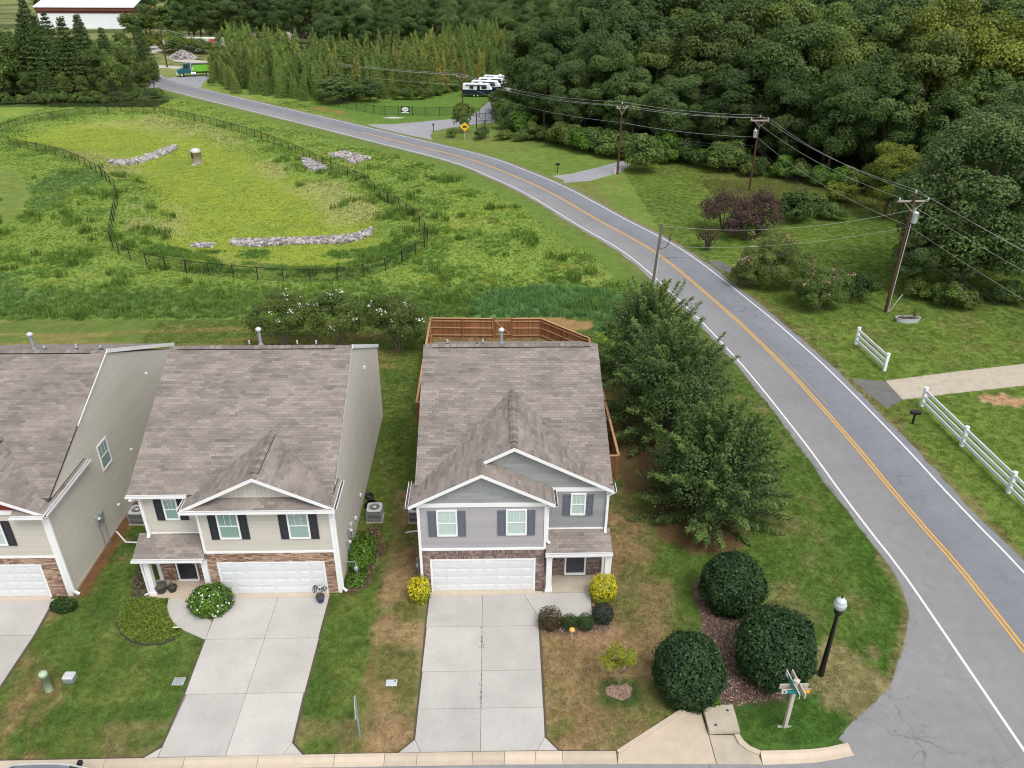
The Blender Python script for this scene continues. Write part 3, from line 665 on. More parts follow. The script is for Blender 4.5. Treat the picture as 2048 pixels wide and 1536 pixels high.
def gcolor(x, y):
    """what grows or lies on the ground: base colours only.  returns rgb, tall-grass height, lawn flag"""
    x = np.asarray(x, float); y = np.asarray(y, float)
    jx = x + (fbm(x * 1.3, y * 1.3, 5) - 0.5) * 0.9; jy = y + (fbm(x * 1.3, y * 1.3, 6) - 0.5) * 0.9
    n1 = fbm(x * 0.09, y * 0.09, 1); n2 = fbm(x * 0.33, y * 0.33, 2); n3 = fbm(x * 1.1, y * 1.1, 3); n4 = fbm(x * 3.1, y * 3.1, 4)
    lat, rd = road_lat(x, y)
    # rough meadow
    c = np.zeros(x.shape + (3,)); c[:] = (0.120, 0.178, 0.026)
    c = lerp(c, (0.098, 0.166, 0.027), sstep(0.46, 0.66, n2 * 0.6 + n1 * 0.4)); c = lerp(c, (0.165, 0.215, 0.026), sstep(0.52, 0.66, n1 * 0.5 + n3 * 0.5) * 0.8)
    c = lerp(c, (0.19, 0.19, 0.055), sstep(0.62, 0.74, n3 * 0.5 + fbm(x * 0.2, y * 0.2, 9) * 0.5) * 0.6)
    hgt = 0.17 + 0.13 * sstep(0.50, 0.68, n2) + 0.10 * (n3 - 0.5); lawn = np.zeros(x.shape)
    def put(mask, col, w=1.0, h=None, lw=None):
        nonlocal c, hgt, lawn
        mw = mask * w; c = lerp(c, col, mw)
        if h is not None: hgt = hgt + (h - hgt) * mask
        if lw is not None: lawn = lawn + (lw - lawn) * mask
    # pond basin
    pd = pond_d(jx, jy)
    put(sstep(2.5, 7.5, pd + (n2 - 0.5) * 4), (0.165, 0.205, 0.019), 1.0, 0.13)
    put(sstep(5, 9, pd) * sstep(0.45, 0.65, n2), (0.135, 0.190, 0.022), 0.7)
    put(sstep(0, 2, pd) * (1 - sstep(5, 9, pd)) * sstep(0.5, 0.6, n1), (0.22, 0.215, 0.075), 0.65)
    put(((pd > 1) & (y > 68) & (y < 79)).astype(float) * sstep(0.42, 0.6, n2), (0.075, 0.150, 0.028), 0.8, 0.4)
    # bluish tall grass bank behind the fence, weeds band behind back yards
    put(sstep(57.6, 59.5, jy) * (1 - sstep(63, 68, jy)) * (x < 14) * sstep(-0.3, 0.2, n2 - 0.45 + 0.2 * (x < 0)), (0.080, 0.148, 0.034), 0.65, 0.42)
    put(((((jx - 5.5) / 7.5) ** 2 + ((jy - 60.5) / 4.8) ** 2) < 1).astype(float), (0.080, 0.165, 0.050), 0.9, 0.5)
    put(sstep(0.56, 0.7, n1) * (x < -38) * (y < 110) * (pd < 0), (0.085, 0.155, 0.050), 0.7, 0.35)
    # mown verge on the near side of the road
    vg = (lat < -3) * (1 - sstep(2.5, 4.5, -lat - 3.2 + (n2 - .5) * 1.5)) * (rd < 12) * (y > 30)
    put(vg.astype(float), (0.118, 0.190, 0.028), 0.9, 0.1, 0.6)
    put(((lat < -3.2) & (lat > -4.0 - n3)).astype(float) * (y > 30), (0.15, 0.16, 0.05), 0.5, 0.05)
    # beyond the road
    far = (lat > 3) & (rd < 70) & (y < 150)
    put(far.astype(float), (0.125, 0.195, 0.030), 1.0, 0.08, 1.0)
    put(far * sstep(0.42, 0.62, n2), (0.155, 0.225, 0.034), 0.8)
    put(far * sstep(0.55, 0.66, n3 * .5 + n1 * .5), (0.17, 0.175, 0.045), 0.7)
    put(far * sstep(86, 92, jy) * (1 - sstep(101, 106, jy)) * sstep(25, 29, jx), (0.19, 0.195, 0.055), 0.65, 0.3)
    put(((lat > 3.1) & (lat < 3.5 + n3 * 0.9)).astype(float) * (rd < 20), (0.20, 0.165, 0.07), 0.8)
    put(pip(jx, jy, PTS['sand']).astype(float), (0.52, 0.33, 0.19), 0.95, 0, 0); put(pip(jx, jy, PTS['rvgrass']).astype(float), (0.10, 0.19, 0.024), 1, 0.1, 1.0)
    put(pip(jx, jy, PTS['dirt1']).astype(float), (0.30, 0.13, 0.06), 0.7, 0.05)
    # woodland floor
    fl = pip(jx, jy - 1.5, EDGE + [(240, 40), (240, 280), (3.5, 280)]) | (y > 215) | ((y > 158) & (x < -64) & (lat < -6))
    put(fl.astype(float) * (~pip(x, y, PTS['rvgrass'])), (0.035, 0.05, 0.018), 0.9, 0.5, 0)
    put(((y > 205) & (x < -40) & (n2 > 0.42)).astype(float), (0.16, 0.17, 0.05), 0.8)
    # paddock lawn at the left edge, back strip
    put(pip(jx, jy, PTS['lawnL']).astype(float), (0.145, 0.195, 0.035), 1.0, 0.06, 1.0)
    bs = (y < 58.8 + 0.35 * (n3 - .5)) & (y > 26) & (x < 8)
    put(bs.astype(float), (0.115, 0.165, 0.030), 1, 0.05, 1.0)
    put((bs & (y > 50) & (x < -7)) * sstep(0.44, 0.58, fbm(x * 0.12, y * 1.2, 8)), (0.23, 0.19, 0.055), 0.8)
    # yards on the street side
    yard = (y < 50) & (y > 18.4) & (x < 19.6)
    put((yard & (y < 44)).astype(float), (0.098, 0.158, 0.026), 1, 0.045, 1.0)
    st = 0.5 + 0.5 * np.sin((x + 0.012 * y) * 2 * math.pi / 0.62 + (n2 - .5) * 2)
    put((yard & (x > -7.2) & (x < -3)) * st, (0.095, 0.155, 0.022), 0.45); put((bs & (x > -7.2) & (x < -3) & (y < 58)) * st, (0.15, 0.19, 0.03), 0.5)
    sB = fbm((x + y * 0.15) * 1.6, (y - x * .15) * 0.22, 21)
    put(yard & (x < -5.3), (0.145, 0.185, 0.036), 0.9 * sstep(0.42, 0.68, sB)); put(yard & (x < -5.3), (0.062, 0.122, 0.020), 0.7 * sstep(0.48, 0.72, n3))
    # dry strip beside the left driveway and along the kerb
    put(yard & (x < -17.2 - 0.25 * (n3 - .5) * 8 + (y - 19) * -0.12), (0.27, 0.185, 0.085), 0.85 * sstep(0.36, 0.56, sB * .6 + n3 * .4))
    put(yard & (x < -5.4) & (y < 19.9 + n3) & (x > -16.2), (0.27, 0.20, 0.095), 0.6 * sstep(0.4, 0.6, n3))
    # straw-dry lawn of the grey house
    dry = sstep(-5.32, -5.18, jx * 0.25 + x * 0.75) * (1 - sstep(6.6, 8.8, x + (n2 - .5) * 5)) * (y < 35 + 3 * (n2 - .5)) * (y > 18.4)
    put(dry, (0.285, 0.195, 0.090), 0.95); put(dry * sstep(0.44, 0.60, n3 * .5 + n2 * .5), (0.125, 0.150, 0.036), 0.8)
    put(dry * sstep(0.5, 0.66, fbm(x * 0.8 + 40, y * 0.8, 31)), (0.36, 0.235, 0.125), 0.7)
    put(((np.abs(x + 5.02) < 0.16) & (y < 33) & (y > 19)).astype(float) * sstep(.3, .5, n3), (0.36, 0.255, 0.115), 0.8)
    e2 = yard & (x > 8.5)
    put(e2 * sstep(0.35, 0.55, n2), (0.098, 0.165, 0.025), 0.85); put(e2 * sstep(0.58, 0.68, n3 * .4 + n2 * .6) * (x < 18), (0.25, 0.205, 0.09), 0.6)
    ce = dist_poly(x, y, PTS['corner_edge'], False)
    put(e2 & (ce < 2.4), (0.070, 0.145, 0.018), 0.85 * (1 - sstep(1.3, 2.4, ce))); put(yard & (ce < 0.12 + n3 * .35), (0.29, 0.225, 0.10), 0.6)
    put(e2 & (y < 21.6) & (x > 9), (0.06, 0.135, 0.02), 0.9 * sstep(0.30, 0.42, n2 + .1))
    put((((x - 14.6) / 1.7) ** 2 + ((y - 22.4) / 2.4) ** 2 < .75 + (n3 - .5) * 2.2).astype(float), (0.34, 0.255, 0.125), 0.65)
    # bare red clay under the three big trees, back yard inside the fence
    put(pip(jx, jy, PTS['dirtT']).astype(float), (0.125, 0.062, 0.034), 0.85, 0.01, 0.1)
    put(((x > 7.2) & (x < 8.9) & (y > 35) & (y < 47)).astype(float), (0.14, 0.07, 0.04), 0.75, 0.02, 0.1)
    put(pip(x, y, FENCE).astype(float), (0.27, 0.17, 0.075), 0.9, 0.03, 0.6)
    put((((jx - 3) / 5.2) ** 2 + ((jy - 57.3) / 1.5) ** 2 < 1).astype(float) * (~pip(x, y, FENCE)), (0.31, 0.19, 0.075), 0.9, 0.05, 0.3)
    # beds
    for k in ('mulch', 'mulchC', 'ring'): put(pip(jx * .5 + x * .5, jy * .5 + y * .5, PTS[k]).astype(float), (0.13, 0.08, 0.065), 0.95, 0, 0)
    put((dist_poly(x, y, PTS['ring']) < 0.35) & ~pip(x, y, PTS['ring']), (0.045, 0.10, 0.02), 0.8)
    put(pip(x, y, PTS['bedR']).astype(float), (0.085, 0.05, 0.033), 0.9, 0, 0); put(pip(x, y, PTS['bed2']).astype(float), (0.10, 0.085, 0.04), 0.9, 0, 0)
    put(((np.abs(x + 19.3) < 0.3 + .3 * (n3 - .5)) & (y > 27.5) & (y < 43)).astype(float), (0.17, 0.075, 0.035), 0.9, 0, 0.1)
    put((((x - 8.4) / .9) ** 2 + ((y - 36) / 0) ** 2 < 1) if False else np.zeros(x.shape), (0, 0, 0), 0)
    lum = (c * np.array([.3, .6, .1])).sum(-1, keepdims=True); c = c * .94 + lum * .06
    c = c * (1 + .38 * (1 - lawn) * (hgt > .12))[..., None] * (0.86 + 0.28 * n4)[..., None]
    return np.clip(c, 0.004, 0.8), np.clip(hgt, 0.0, 1.2), lawn
gx = np.unique(np.concatenate([np.arange(-700, -110, 18), np.arange(-110, -46, 1.6), np.arange(-46, 46, 0.42), np.arange(46, 130, 1.6), np.arange(130, 720, 18)]))
gy = np.unique(np.concatenate([np.arange(-60, 12, 4), np.arange(12, 70, 0.42), np.arange(70, 132, 0.85), np.arange(132, 260, 1.8), np.arange(260, 420, 8), np.arange(420, 1500, 40)]))
GX, GY = np.meshgrid(gx, gy); fx, fy = GX.ravel(), GY.ravel()
gc, gh, gl = gcolor(fx, fy)
gz = hz(fx, fy)
nX, nY = len(gx), len(gy); ii = np.arange(nX * nY).reshape(nY, nX)
GF = np.stack([ii[:-1, :-1].ravel(), ii[:-1, 1:].ravel(), ii[1:, 1:].ravel(), ii[1:, :-1].ravel()], 1)
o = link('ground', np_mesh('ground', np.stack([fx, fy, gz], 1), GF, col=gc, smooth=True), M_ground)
tag(o, 'grassy ground of lawns, dry patches and a sunken pond basin', kind='structure')

# ---- grass as scattered tufts (stuff) -----------------------------
def tuft_mesh(name, seed, n, h, spread, w, lean=0.5):
    r = np.random.default_rng(seed); V = []; F = []; T = []
    for i in range(n):
        a = r.uniform(0, 6.283); d = spread * math.sqrt(r.uniform()); x, y = d * math.cos(a), d * math.sin(a)
        b = r.uniform(0, 6.283); hh = h * r.uniform(0.55, 1.1); l = lean * hh * r.uniform(0.2, 1.1); px, py = -math.sin(b) * w, math.cos(b) * w
        k = len(V); V += [(x - px, y - py, 0), (x + px, y + py, 0), (x + math.cos(b) * l * .4 + px * .8, y + math.sin(b) * l * .4 + py * .8, hh * .6), (x + math.cos(b) * l * .4 - px * .8, y + math.sin(b) * l * .4 - py * .8, hh * .6), (x + math.cos(b) * l, y + math.sin(b) * l, hh)]
        F += [(k, k + 1, k + 2, k + 3), (k + 3, k + 2, k + 4)]; t = r.uniform(); T += [t, min(1, t + .25)]
    me = bpy.data.meshes.new(name); me.from_pydata(V, [], F); me.update()
    a = me.attributes.new('tone', 'FLOAT', 'FACE'); a.data.foreach_set('value', np.array(T, np.float32)); me.materials.append(M_tuft)
    return bpy.data.objects.new(name, me)
def tuft_coll(name, objs):
    c = bpy.data.collections.new(name)
    for q in objs: c.objects.link(q)
    return c
def scatter(name, P, scl, col, coll, label):
    me = bpy.data.meshes.new(name); me.vertices.add(len(P)); me.vertices.foreach_set('co', np.asarray(P, np.float32).ravel())
    a = me.attributes.new('scl', 'FLOAT', 'POINT'); a.data.foreach_set('value', np.asarray(scl, np.float32))
    a = me.attributes.new('rotz', 'FLOAT', 'POINT'); a.data.foreach_set('value', rng.uniform(0, 6.283, len(P)).astype(np.float32))
    a = me.attributes.new('gcol', 'FLOAT_COLOR', 'POINT'); a.data.foreach_set('color', np.concatenate([col, np.ones((len(P), 1))], 1).astype(np.float32).ravel())
    me.update(); o = link(name, me)
    g = bpy.data.node_groups.new(name, 'GeometryNodeTree')
    g.interface.new_socket('Geometry', in_out='INPUT', socket_type='NodeSocketGeometry'); g.interface.new_socket('Geometry', in_out='OUTPUT', socket_type='NodeSocketGeometry')
    n = g.nodes.new; gi = n('NodeGroupInput'); go = n('NodeGroupOutput'); ip = n('GeometryNodeInstanceOnPoints'); ci = n('GeometryNodeCollectionInfo')
    ci.inputs['Collection'].default_value = coll; ci.inputs['Separate Children'].default_value = True; ci.inputs['Reset Children'].default_value = True
    ip.inputs['Pick Instance'].default_value = True
    a1 = n('GeometryNodeInputNamedAttribute'); a1.data_type = 'FLOAT'; a1.inputs['Name'].default_value = 'scl'
    a2 = n('GeometryNodeInputNamedAttribute'); a2.data_type = 'FLOAT'; a2.inputs['Name'].default_value = 'rotz'
    cx = n('ShaderNodeCombineXYZ'); L = g.links.new
    L(a2.outputs['Attribute'], cx.inputs['Z']); L(gi.outputs[0], ip.inputs['Points']); L(ci.outputs[0], ip.inputs['Instance'])
    L(cx.outputs[0], ip.inputs['Rotation']); L(a1.outputs['Attribute'], ip.inputs['Scale']); L(ip.outputs[0], go.inputs[0])
    md = o.modifiers.new('scatter', 'NODES'); md.node_group = g
    tag(o, label, kind='stuff'); return o
HARD = [ROADP, side_poly, PTS['pad'], PTS['walkB'], PTS['bed'], PTS['bedR'], PTS['bed2'], PTS['mulch'], PTS['mulchC'], PTS['ring'], PTS['slab'], PTS['apron'], PTS['drv2'], PTS['drv3'], PTS['drv4'], PTS['drvR'], PTS['drvRa'], PTS['mouth'],
        [(-3.62, 27.5), (-3.1, 19.04), (-3.66, 18.4), (2.31, 18.4), (1.87, 19.6), (1.95, 27.5)], [(-12.66, 27.5), (-12.53, 19.5), (-13.1, 18.4), (-7.2, 18.4), (-7.68, 19.5), (-7.66, 27.5)], [(-26, 28), (-20.3, 27.5), (-20.08, 25), (-20.08, 18), (-26, 18)],
        [(-3.45, 27.4), (5.3, 27.4), (5.3, 43.4), (-3.45, 43.4)], [(-16.0, 27.25), (-7.15, 27.25), (-7.15, 43.4), (-16.0, 43.4)], [(-30, 27.4), (-19.5, 27.4), (-19.5, 43.4), (-30, 43.4)],
        PTS['rock1'], PTS['rock2'], PTS['rock2b'], PTS['rock3'], PTS['rock4'], [(-60, 19.02), (4.5, 18.98), (4.5, 18), (-60, 18)], [(4.4, 19.0), (7.3, 20.8), (9.4, 20.8), (9.5, 19.1), (13.3, 19.15), (13.4, 18), (4.4, 18)]]
def soft(x, y):
    k = np.zeros(x.shape, bool)
    for p in HARD: k |= pip(x, y, p)
    return ~k
def seed_pts(x0, x1, y0, y1, n):
    x = rng.uniform(x0, x1, n); y = rng.uniform(y0, y1, n); k = soft(x, y); return x[k], y[k]
def in_view(x, y, z=0.3):
    d = np.stack([x, y, np.full(x.shape, z - 26.2)], 1); r = np.array(cam.matrix_world.to_3x3())
    c = d @ r; u = c[:, 0] / -c[:, 2]; v = c[:, 1] / -c[:, 2]
    return (np.abs(u) < 0.68) & (np.abs(v) < 0.52)
tall = tuft_coll('tall_tufts', [tuft_mesh('tall_tuft', 100 + i, 26, 1.0, 0.55, 0.028, 0.6) for i in range(5)])
short = tuft_coll('short_tufts', [tuft_mesh('short_tuft', 200 + i, 22, 1.0, 2.6, 0.10, 1.0) for i in range(5)])
x, y = seed_pts(-85, 20, 46, 165, 150000); k = in_view(x, y); x, y = x[k], y[k]
c, h, l = gcolor(x, y); k = (l < 0.5) & (h > 0.1) & (rng.uniform(size=len(x)) < np.clip(90.0 / y, 0.35, 1)); x, y, c, h = x[k], y[k], c[k], h[k]
scatter('meadow_grass', np.stack([x, y, hz(x, y) - 0.02], 1), h * rng.uniform(0.6, 1.25, len(x)), c * rng.uniform(0.75, 1.3, (len(x), 1)), tall, 'rough knee high meadow grass around the fenced pond basin')
x, y = seed_pts(-27, 24, 18.4, 58.6, 150000); k = in_view(x, y); x, y = x[k], y[k]
c, h, l = gcolor(x, y); k = (l > 0.5) & (rng.uniform(size=len(x)) < np.clip(45.0 / y, 0.3, 1)); x, y, c = x[k], y[k], c[k]
scatter('lawn_grass', np.stack([x, y, np.zeros(len(x))], 1), rng.uniform(0.03, 0.062, len(x)), c * rng.uniform(0.8, 1.25, (len(x), 1)), short, 'mown lawn grass between the houses and the street')
x, y = seed_pts(18, 62, 30, 135, 90000); k = in_view(x, y); x, y = x[k], y[k]
c, h, l = gcolor(x, y); k = road_lat(x, y)[0] > 3.5; x, y, c, h = x[k], y[k], c[k], h[k]
scatter('verge_grass', np.stack([x, y, np.zeros(len(x))], 1), rng.uniform(0.05, 0.10, len(x)) * (1 + 2.2 * (h > .25)), c * rng.uniform(0.8, 1.25, (len(x), 1)), short, 'mown grass of the lots beyond the road')
# mulch chips
def chips(name, polys, n, mat_, label, s=(0.03, 0.10)):
    V = []; F = []; T = []; k = 0
    for P, nn in zip(polys, n):
        px = [p[0] for p in P]; py = [p[1] for p in P]
        x = rng.uniform(min(px), max(px), nn * 2); y = rng.uniform(min(py), max(py), nn * 2); kk = pip(x, y, P); x, y = x[kk][:nn], y[kk][:nn]
        for a, b_ in zip(x, y):
            th = R.uniform(0, 6.28); l = R.uniform(*s) * .5; w_ = l * R.uniform(.25, .5); ca, sa = math.cos(th), math.sin(th); z = R.uniform(0.01, 0.05); tl = R.uniform(-.5, .5) * l
            V += [(a + ca * l - sa * w_, b_ + sa * l + ca * w_, z + tl), (a - ca * l - sa * w_, b_ - sa * l + ca * w_, z - tl), (a - ca * l + sa * w_, b_ - sa * l - ca * w_, z - tl + .01), (a + ca * l + sa * w_, b_ + sa * l - ca * w_, z + tl + .01)]
            F.append((k, k + 1, k + 2, k + 3)); T.append(R.random() ** 1.5); k += 4
    o = link(name, np_mesh(name, V, F, tone=T), mat_); tag(o, label, kind='stuff')
chips('mulch_chips', [PTS['mulch'], PTS['mulchC'], PTS['bedR']], [9000, 1500, 1200], M_chip, 'brown shredded bark mulch under the hollies and along the beds')
chips('ring_chips', [PTS['ring']], [1600], mat('pale_chip', (0.20, 0.12, 0.09), 0.95, base2=(0.52, 0.37, 0.29)), 'pale wood chips in a heart shaped ring round the sapling', (0.03, .08))
# ------------------------------------------------------------------ houses
def lapwall(name, m, root, O, S, Nn, poly, e, joint=None, lift=0.016, zstart=None, seed=1, kind='stuff', vertical=False):
    """overlapping boards on a wall: poly in (s,z)"""
    O, S, Nn = Vector(O), Vector(S), Vector(Nn); Zv = Vector((0, 0, 1)); b = MB(); r = random.Random(seed)
    ss = [p[0] for p in poly]; zs = [p[1] for p in poly]
    if vertical:
        s = min(ss)
        while s < max(ss):
            P = clip_convex([(s + .004, min(zs)), (s + e - .004, min(zs)), (s + e - .004, max(zs)), (s + .004, max(zs))], poly)
            if len(P) > 2:
                t = r.random(); n = len(P); V = [O + S * p[0] + Zv * p[1] + Nn * lift for p in P] + [O + S * p[0] + Zv * p[1] - Nn * 0.002 for p in P]
                b.add(V, [tuple(range(n))] + [(i, (i + 1) % n, n + (i + 1) % n, n + i) for i in range(n)], t)
            s += e
    else:
        z = min(zs) if zstart is None else zstart; row = 0
        while z < max(zs):
            segs = [(min(ss), max(ss))]
            if joint:
                segs = []; s = min(ss) - r.random() * joint
                while s < max(ss):
                    wd = joint * r.uniform(0.75, 1.3); segs.append((s + .003, s + wd - .003)); s += wd
            for s0, s1 in segs:
                P = clip_convex([(s0, z), (s1, z), (s1, z + e), (s0, z + e)], poly)
                if len(P) < 3: continue
                t = r.random(); n = len(P); f = lambda q: lift * (1 - (q - z) / e) + 0.003
                V = [O + S * p[0] + Zv * p[1] + Nn * f(p[1]) for p in P] + [O + S * p[0] + Zv * p[1] - Nn * 0.002 for p in P]
                b.add(V, [tuple(range(n))] + [(i, (i + 1) % n, n + (i + 1) % n, n + i) for i in range(n)], t)
            z += e; row += 1
    q = b.build(name, m, root); q['kind'] = kind; return q

SH_MESH = []
def unit_pieces(mat_, n=8, name='piece'):
    out = []
    for i in range(n):
        b = MB(); b.box(-.5, .5, -.5, .5, -.5, .5, tone=(i + .5) / n); me = b.mesh(name); me.materials.append(mat_); out.append(me)
    return out
def pieces(name, plural, items, mat_, root, cap, meshes):
    """items: (matrix, tone, priority).  the `cap` largest in view are objects, the rest joined"""
    items = sorted(items, key=lambda q: -q[2]); org = Vector(ORG[root]); n = len(meshes)
    for M, t, _ in items[:cap]:
        o = bpy.data.objects.new(name, meshes[min(n - 1, int(t * n))]); COL.objects.link(o); o.parent = root
        M = M.copy(); M.translation = M.translation - org; o.matrix_local = M
    if items[cap:]:
        b = MB()
        for M, t, _ in items[cap:]:
            b.M = M; b.box(-.5, .5, -.5, .5, -.5, .5, tone=t)
        b.M = None; q = b.build(plural, mat_, root); q['kind'] = 'stuff'
SH_UNIT = None
def roof(root, planes, seed, cap=300, skip=()):
    """planes: (convex XY polygon, a, b, c) with z = a x + b y + c"""
    global SH_UNIT
    r = random.Random(seed)
    if SH_UNIT is None:
        SH_UNIT = []
        for i in range(8):
            b = MB(); v = [(-.5, 0, -1), (.5, 0, -1), (.5, 1, -1), (-.5, 1, -1), (-.5, 0, 1), (.5, 0, 1), (.5, 1, .25), (-.5, 1, .25)]
            b.add(v, [(4, 5, 6, 7), (0, 1, 5, 4), (1, 2, 6, 5), (3, 0, 4, 7)], (i + .5) / 8); me = b.mesh('shingle'); me.materials.append(M_shing); SH_UNIT.append(me)
    cand = []; rest = MB(); deck = MB(); org = Vector(ORG[root])
    for pi, (poly, a, bb, c, *keep) in enumerate(planes):
        g = math.hypot(a, bb); vh = (a / g, bb / g); uh = (vh[1], -vh[0]); cs = 1 / math.sqrt(1 + g * g)
        nv = Vector((-a, -bb, 1)).normalized(); U = Vector((uh[0], uh[1], 0)); Wv = Vector((vh[0], vh[1], g)).normalized()
        zf = lambda x, y: a * x + bb * y + c
        n = len(poly); A = sum(poly[i][0] * poly[(i + 1) % n][1] - poly[(i + 1) % n][0] * poly[i][1] for i in range(n)); P0 = poly if A > 0 else poly[::-1]
        V = [(x, y, zf(x, y)) for x, y in P0] + [(x, y, zf(x, y) - 0.10) for x, y in P0]
        deck.add(V, [tuple(range(n)), tuple(range(2 * n - 1, n - 1, -1))] + [(n + i, n + (i + 1) % n, (i + 1) % n, i) for i in range(n)])
        pq = [(x * uh[0] + y * uh[1], x * vh[0] + y * vh[1]) for x, y in P0]; p0, p1 = min(p[0] for p in pq), max(p[0] for p in pq); q0, q1 = min(p[1] for p in pq), max(p[1] for p in pq)
        ex = 0.150 * cs; tw = 0.305; row = 0; q = q0
        while q < q1 - .01:
            p = p0 - tw * (0.5 * (row % 2)) - r.uniform(0, .04); runs = 0; base = 0.5
            while p < p1:
                if runs <= 0: base = r.uniform(0.1, 1.0); runs = r.randint(1, 3)
                runs -= 1
                cl = fbm(np.array(p * 0.8 + pi * 20), np.array(q * 1.6), seed); t = float(np.clip(0.40 * base + 0.25 * r.random() + 0.7 * (cl - 0.28), 0.0, 1.0))
                rect = [(p + .004, q), (p + tw - .004, q), (p + tw - .004, q + ex), (p + .004, q + ex)]
                C = clip_convex(rect, pq)
                if len(C) > 2 and area2(C) > 0.003:
                    cx = sum(k[0] for k in C) / len(C); cy = sum(k[1] for k in C) / len(C); x, y = cx * uh[0] + cy * vh[0], cx * uh[1] + cy * vh[1]; z = zf(x, y)
                    top = max((pa * x + pb * y + pc for j, (pp, pa, pb, pc, *_k) in enumerate(planes) if j != pi and bool(pip(np.array(x), np.array(y), pp))), default=-9)
                    if keep or top < z + 0.12 or top > z + 2.2:
                        full = abs(area2(C) - area2(rect)) < 1e-6
                        if full and not keep and top < z + 0.01:
                            x, y = rect[0][0] * uh[0] + rect[0][1] * vh[0], rect[0][0] * uh[1] + rect[0][1] * vh[1]
                            og = Vector((x, y, zf(x, y))) + U * (tw / 2)
                            M = Matrix.Identity(4)
                            for k in range(3): M[k][0] = U[k] * (tw - .008); M[k][1] = Wv[k] * (ex / cs); M[k][2] = nv[k] * 0.012; M[k][3] = og[k]
                            d = (og - CAM); vis = abs(nv.dot(d.normalized())) / d.length ** 2 * (1 if nv.dot(d) < 0 else 0); cand.append((M, t, vis))
                        else:
                            m_ = len(C); V = []
                            for k in C:
                                X, Y = k[0] * uh[0] + k[1] * vh[0], k[0] * uh[1] + k[1] * vh[1]; V.append(Vector((X, Y, zf(X, Y))) + nv * (0.012 - 0.009 * (k[1] - q) / ex))
                            for k in C:
                                X, Y = k[0] * uh[0] + k[1] * vh[0], k[0] * uh[1] + k[1] * vh[1]; V.append(Vector((X, Y, zf(X, Y) - .002)))
                            rest.add(V, [tuple(range(m_))] + [(i, m_ + i, m_ + (i + 1) % m_, (i + 1) % m_) for i in range(m_)], t)
                p += tw
            q += ex; row += 1
    cand.sort(key=lambda k: -k[2])
    for M, t, _ in cand[:cap]:
        o = bpy.data.objects.new('shingle', SH_UNIT[min(7, int(t * 8))]); COL.objects.link(o); o.parent = root
        M = M.copy(); M.translation = M.translation - org; o.matrix_local = M
    v = [Vector(k) for k in ((-.5, 0, -1), (.5, 0, -1), (.5, 1, -1), (-.5, 1, -1), (-.5, 0, 1), (.5, 0, 1), (.5, 1, .25), (-.5, 1, .25))]
    for M, t, _ in cand[cap:]: rest.add([M @ k for k in v], [(4, 5, 6, 7), (0, 1, 5, 4), (1, 2, 6, 5), (3, 0, 4, 7)], t)
    q = rest.build('shingles', M_shing, root); q['kind'] = 'stuff'
    deck.build('roof', M_deck, root)

def xzp(b, poly, y0, y1, tone=.5):
    n = len(poly); A = sum(poly[i][0] * poly[(i + 1) % n][1] - poly[(i + 1) % n][0] * poly[i][1] for i in range(n))
    if A < 0: poly = poly[::-1]
    b.add([(x, y0, z) for x, z in poly] + [(x, y1, z) for x, z in poly], [tuple(range(n)), tuple(range(2 * n - 1, n - 1, -1))] + [(n + i, n + (i + 1) % n, (i + 1) % n, i) for i in range(n)], tone)
def rake(root, p0, pk, p1, y, h=0.17, th=0.035, mat_=None):
    """two white boards under a gable edge: (x,z) points"""
    for a, c in ((p0, pk), (pk, p1)):
        b = MB(); xzp(b, [(a[0], a[1]), (c[0], c[1]), (c[0], c[1] - h), (a[0], a[1] - h)], y - th, y); b.build('rake_board', mat_ or M_trim, root)
        b = MB(); xzp(b, [(a[0], a[1] - h + .02), (c[0], c[1] - h + .02), (c[0], c[1] - h), (a[0], a[1] - h)], y, y + .30); b.build('soffit', M_trim, root)
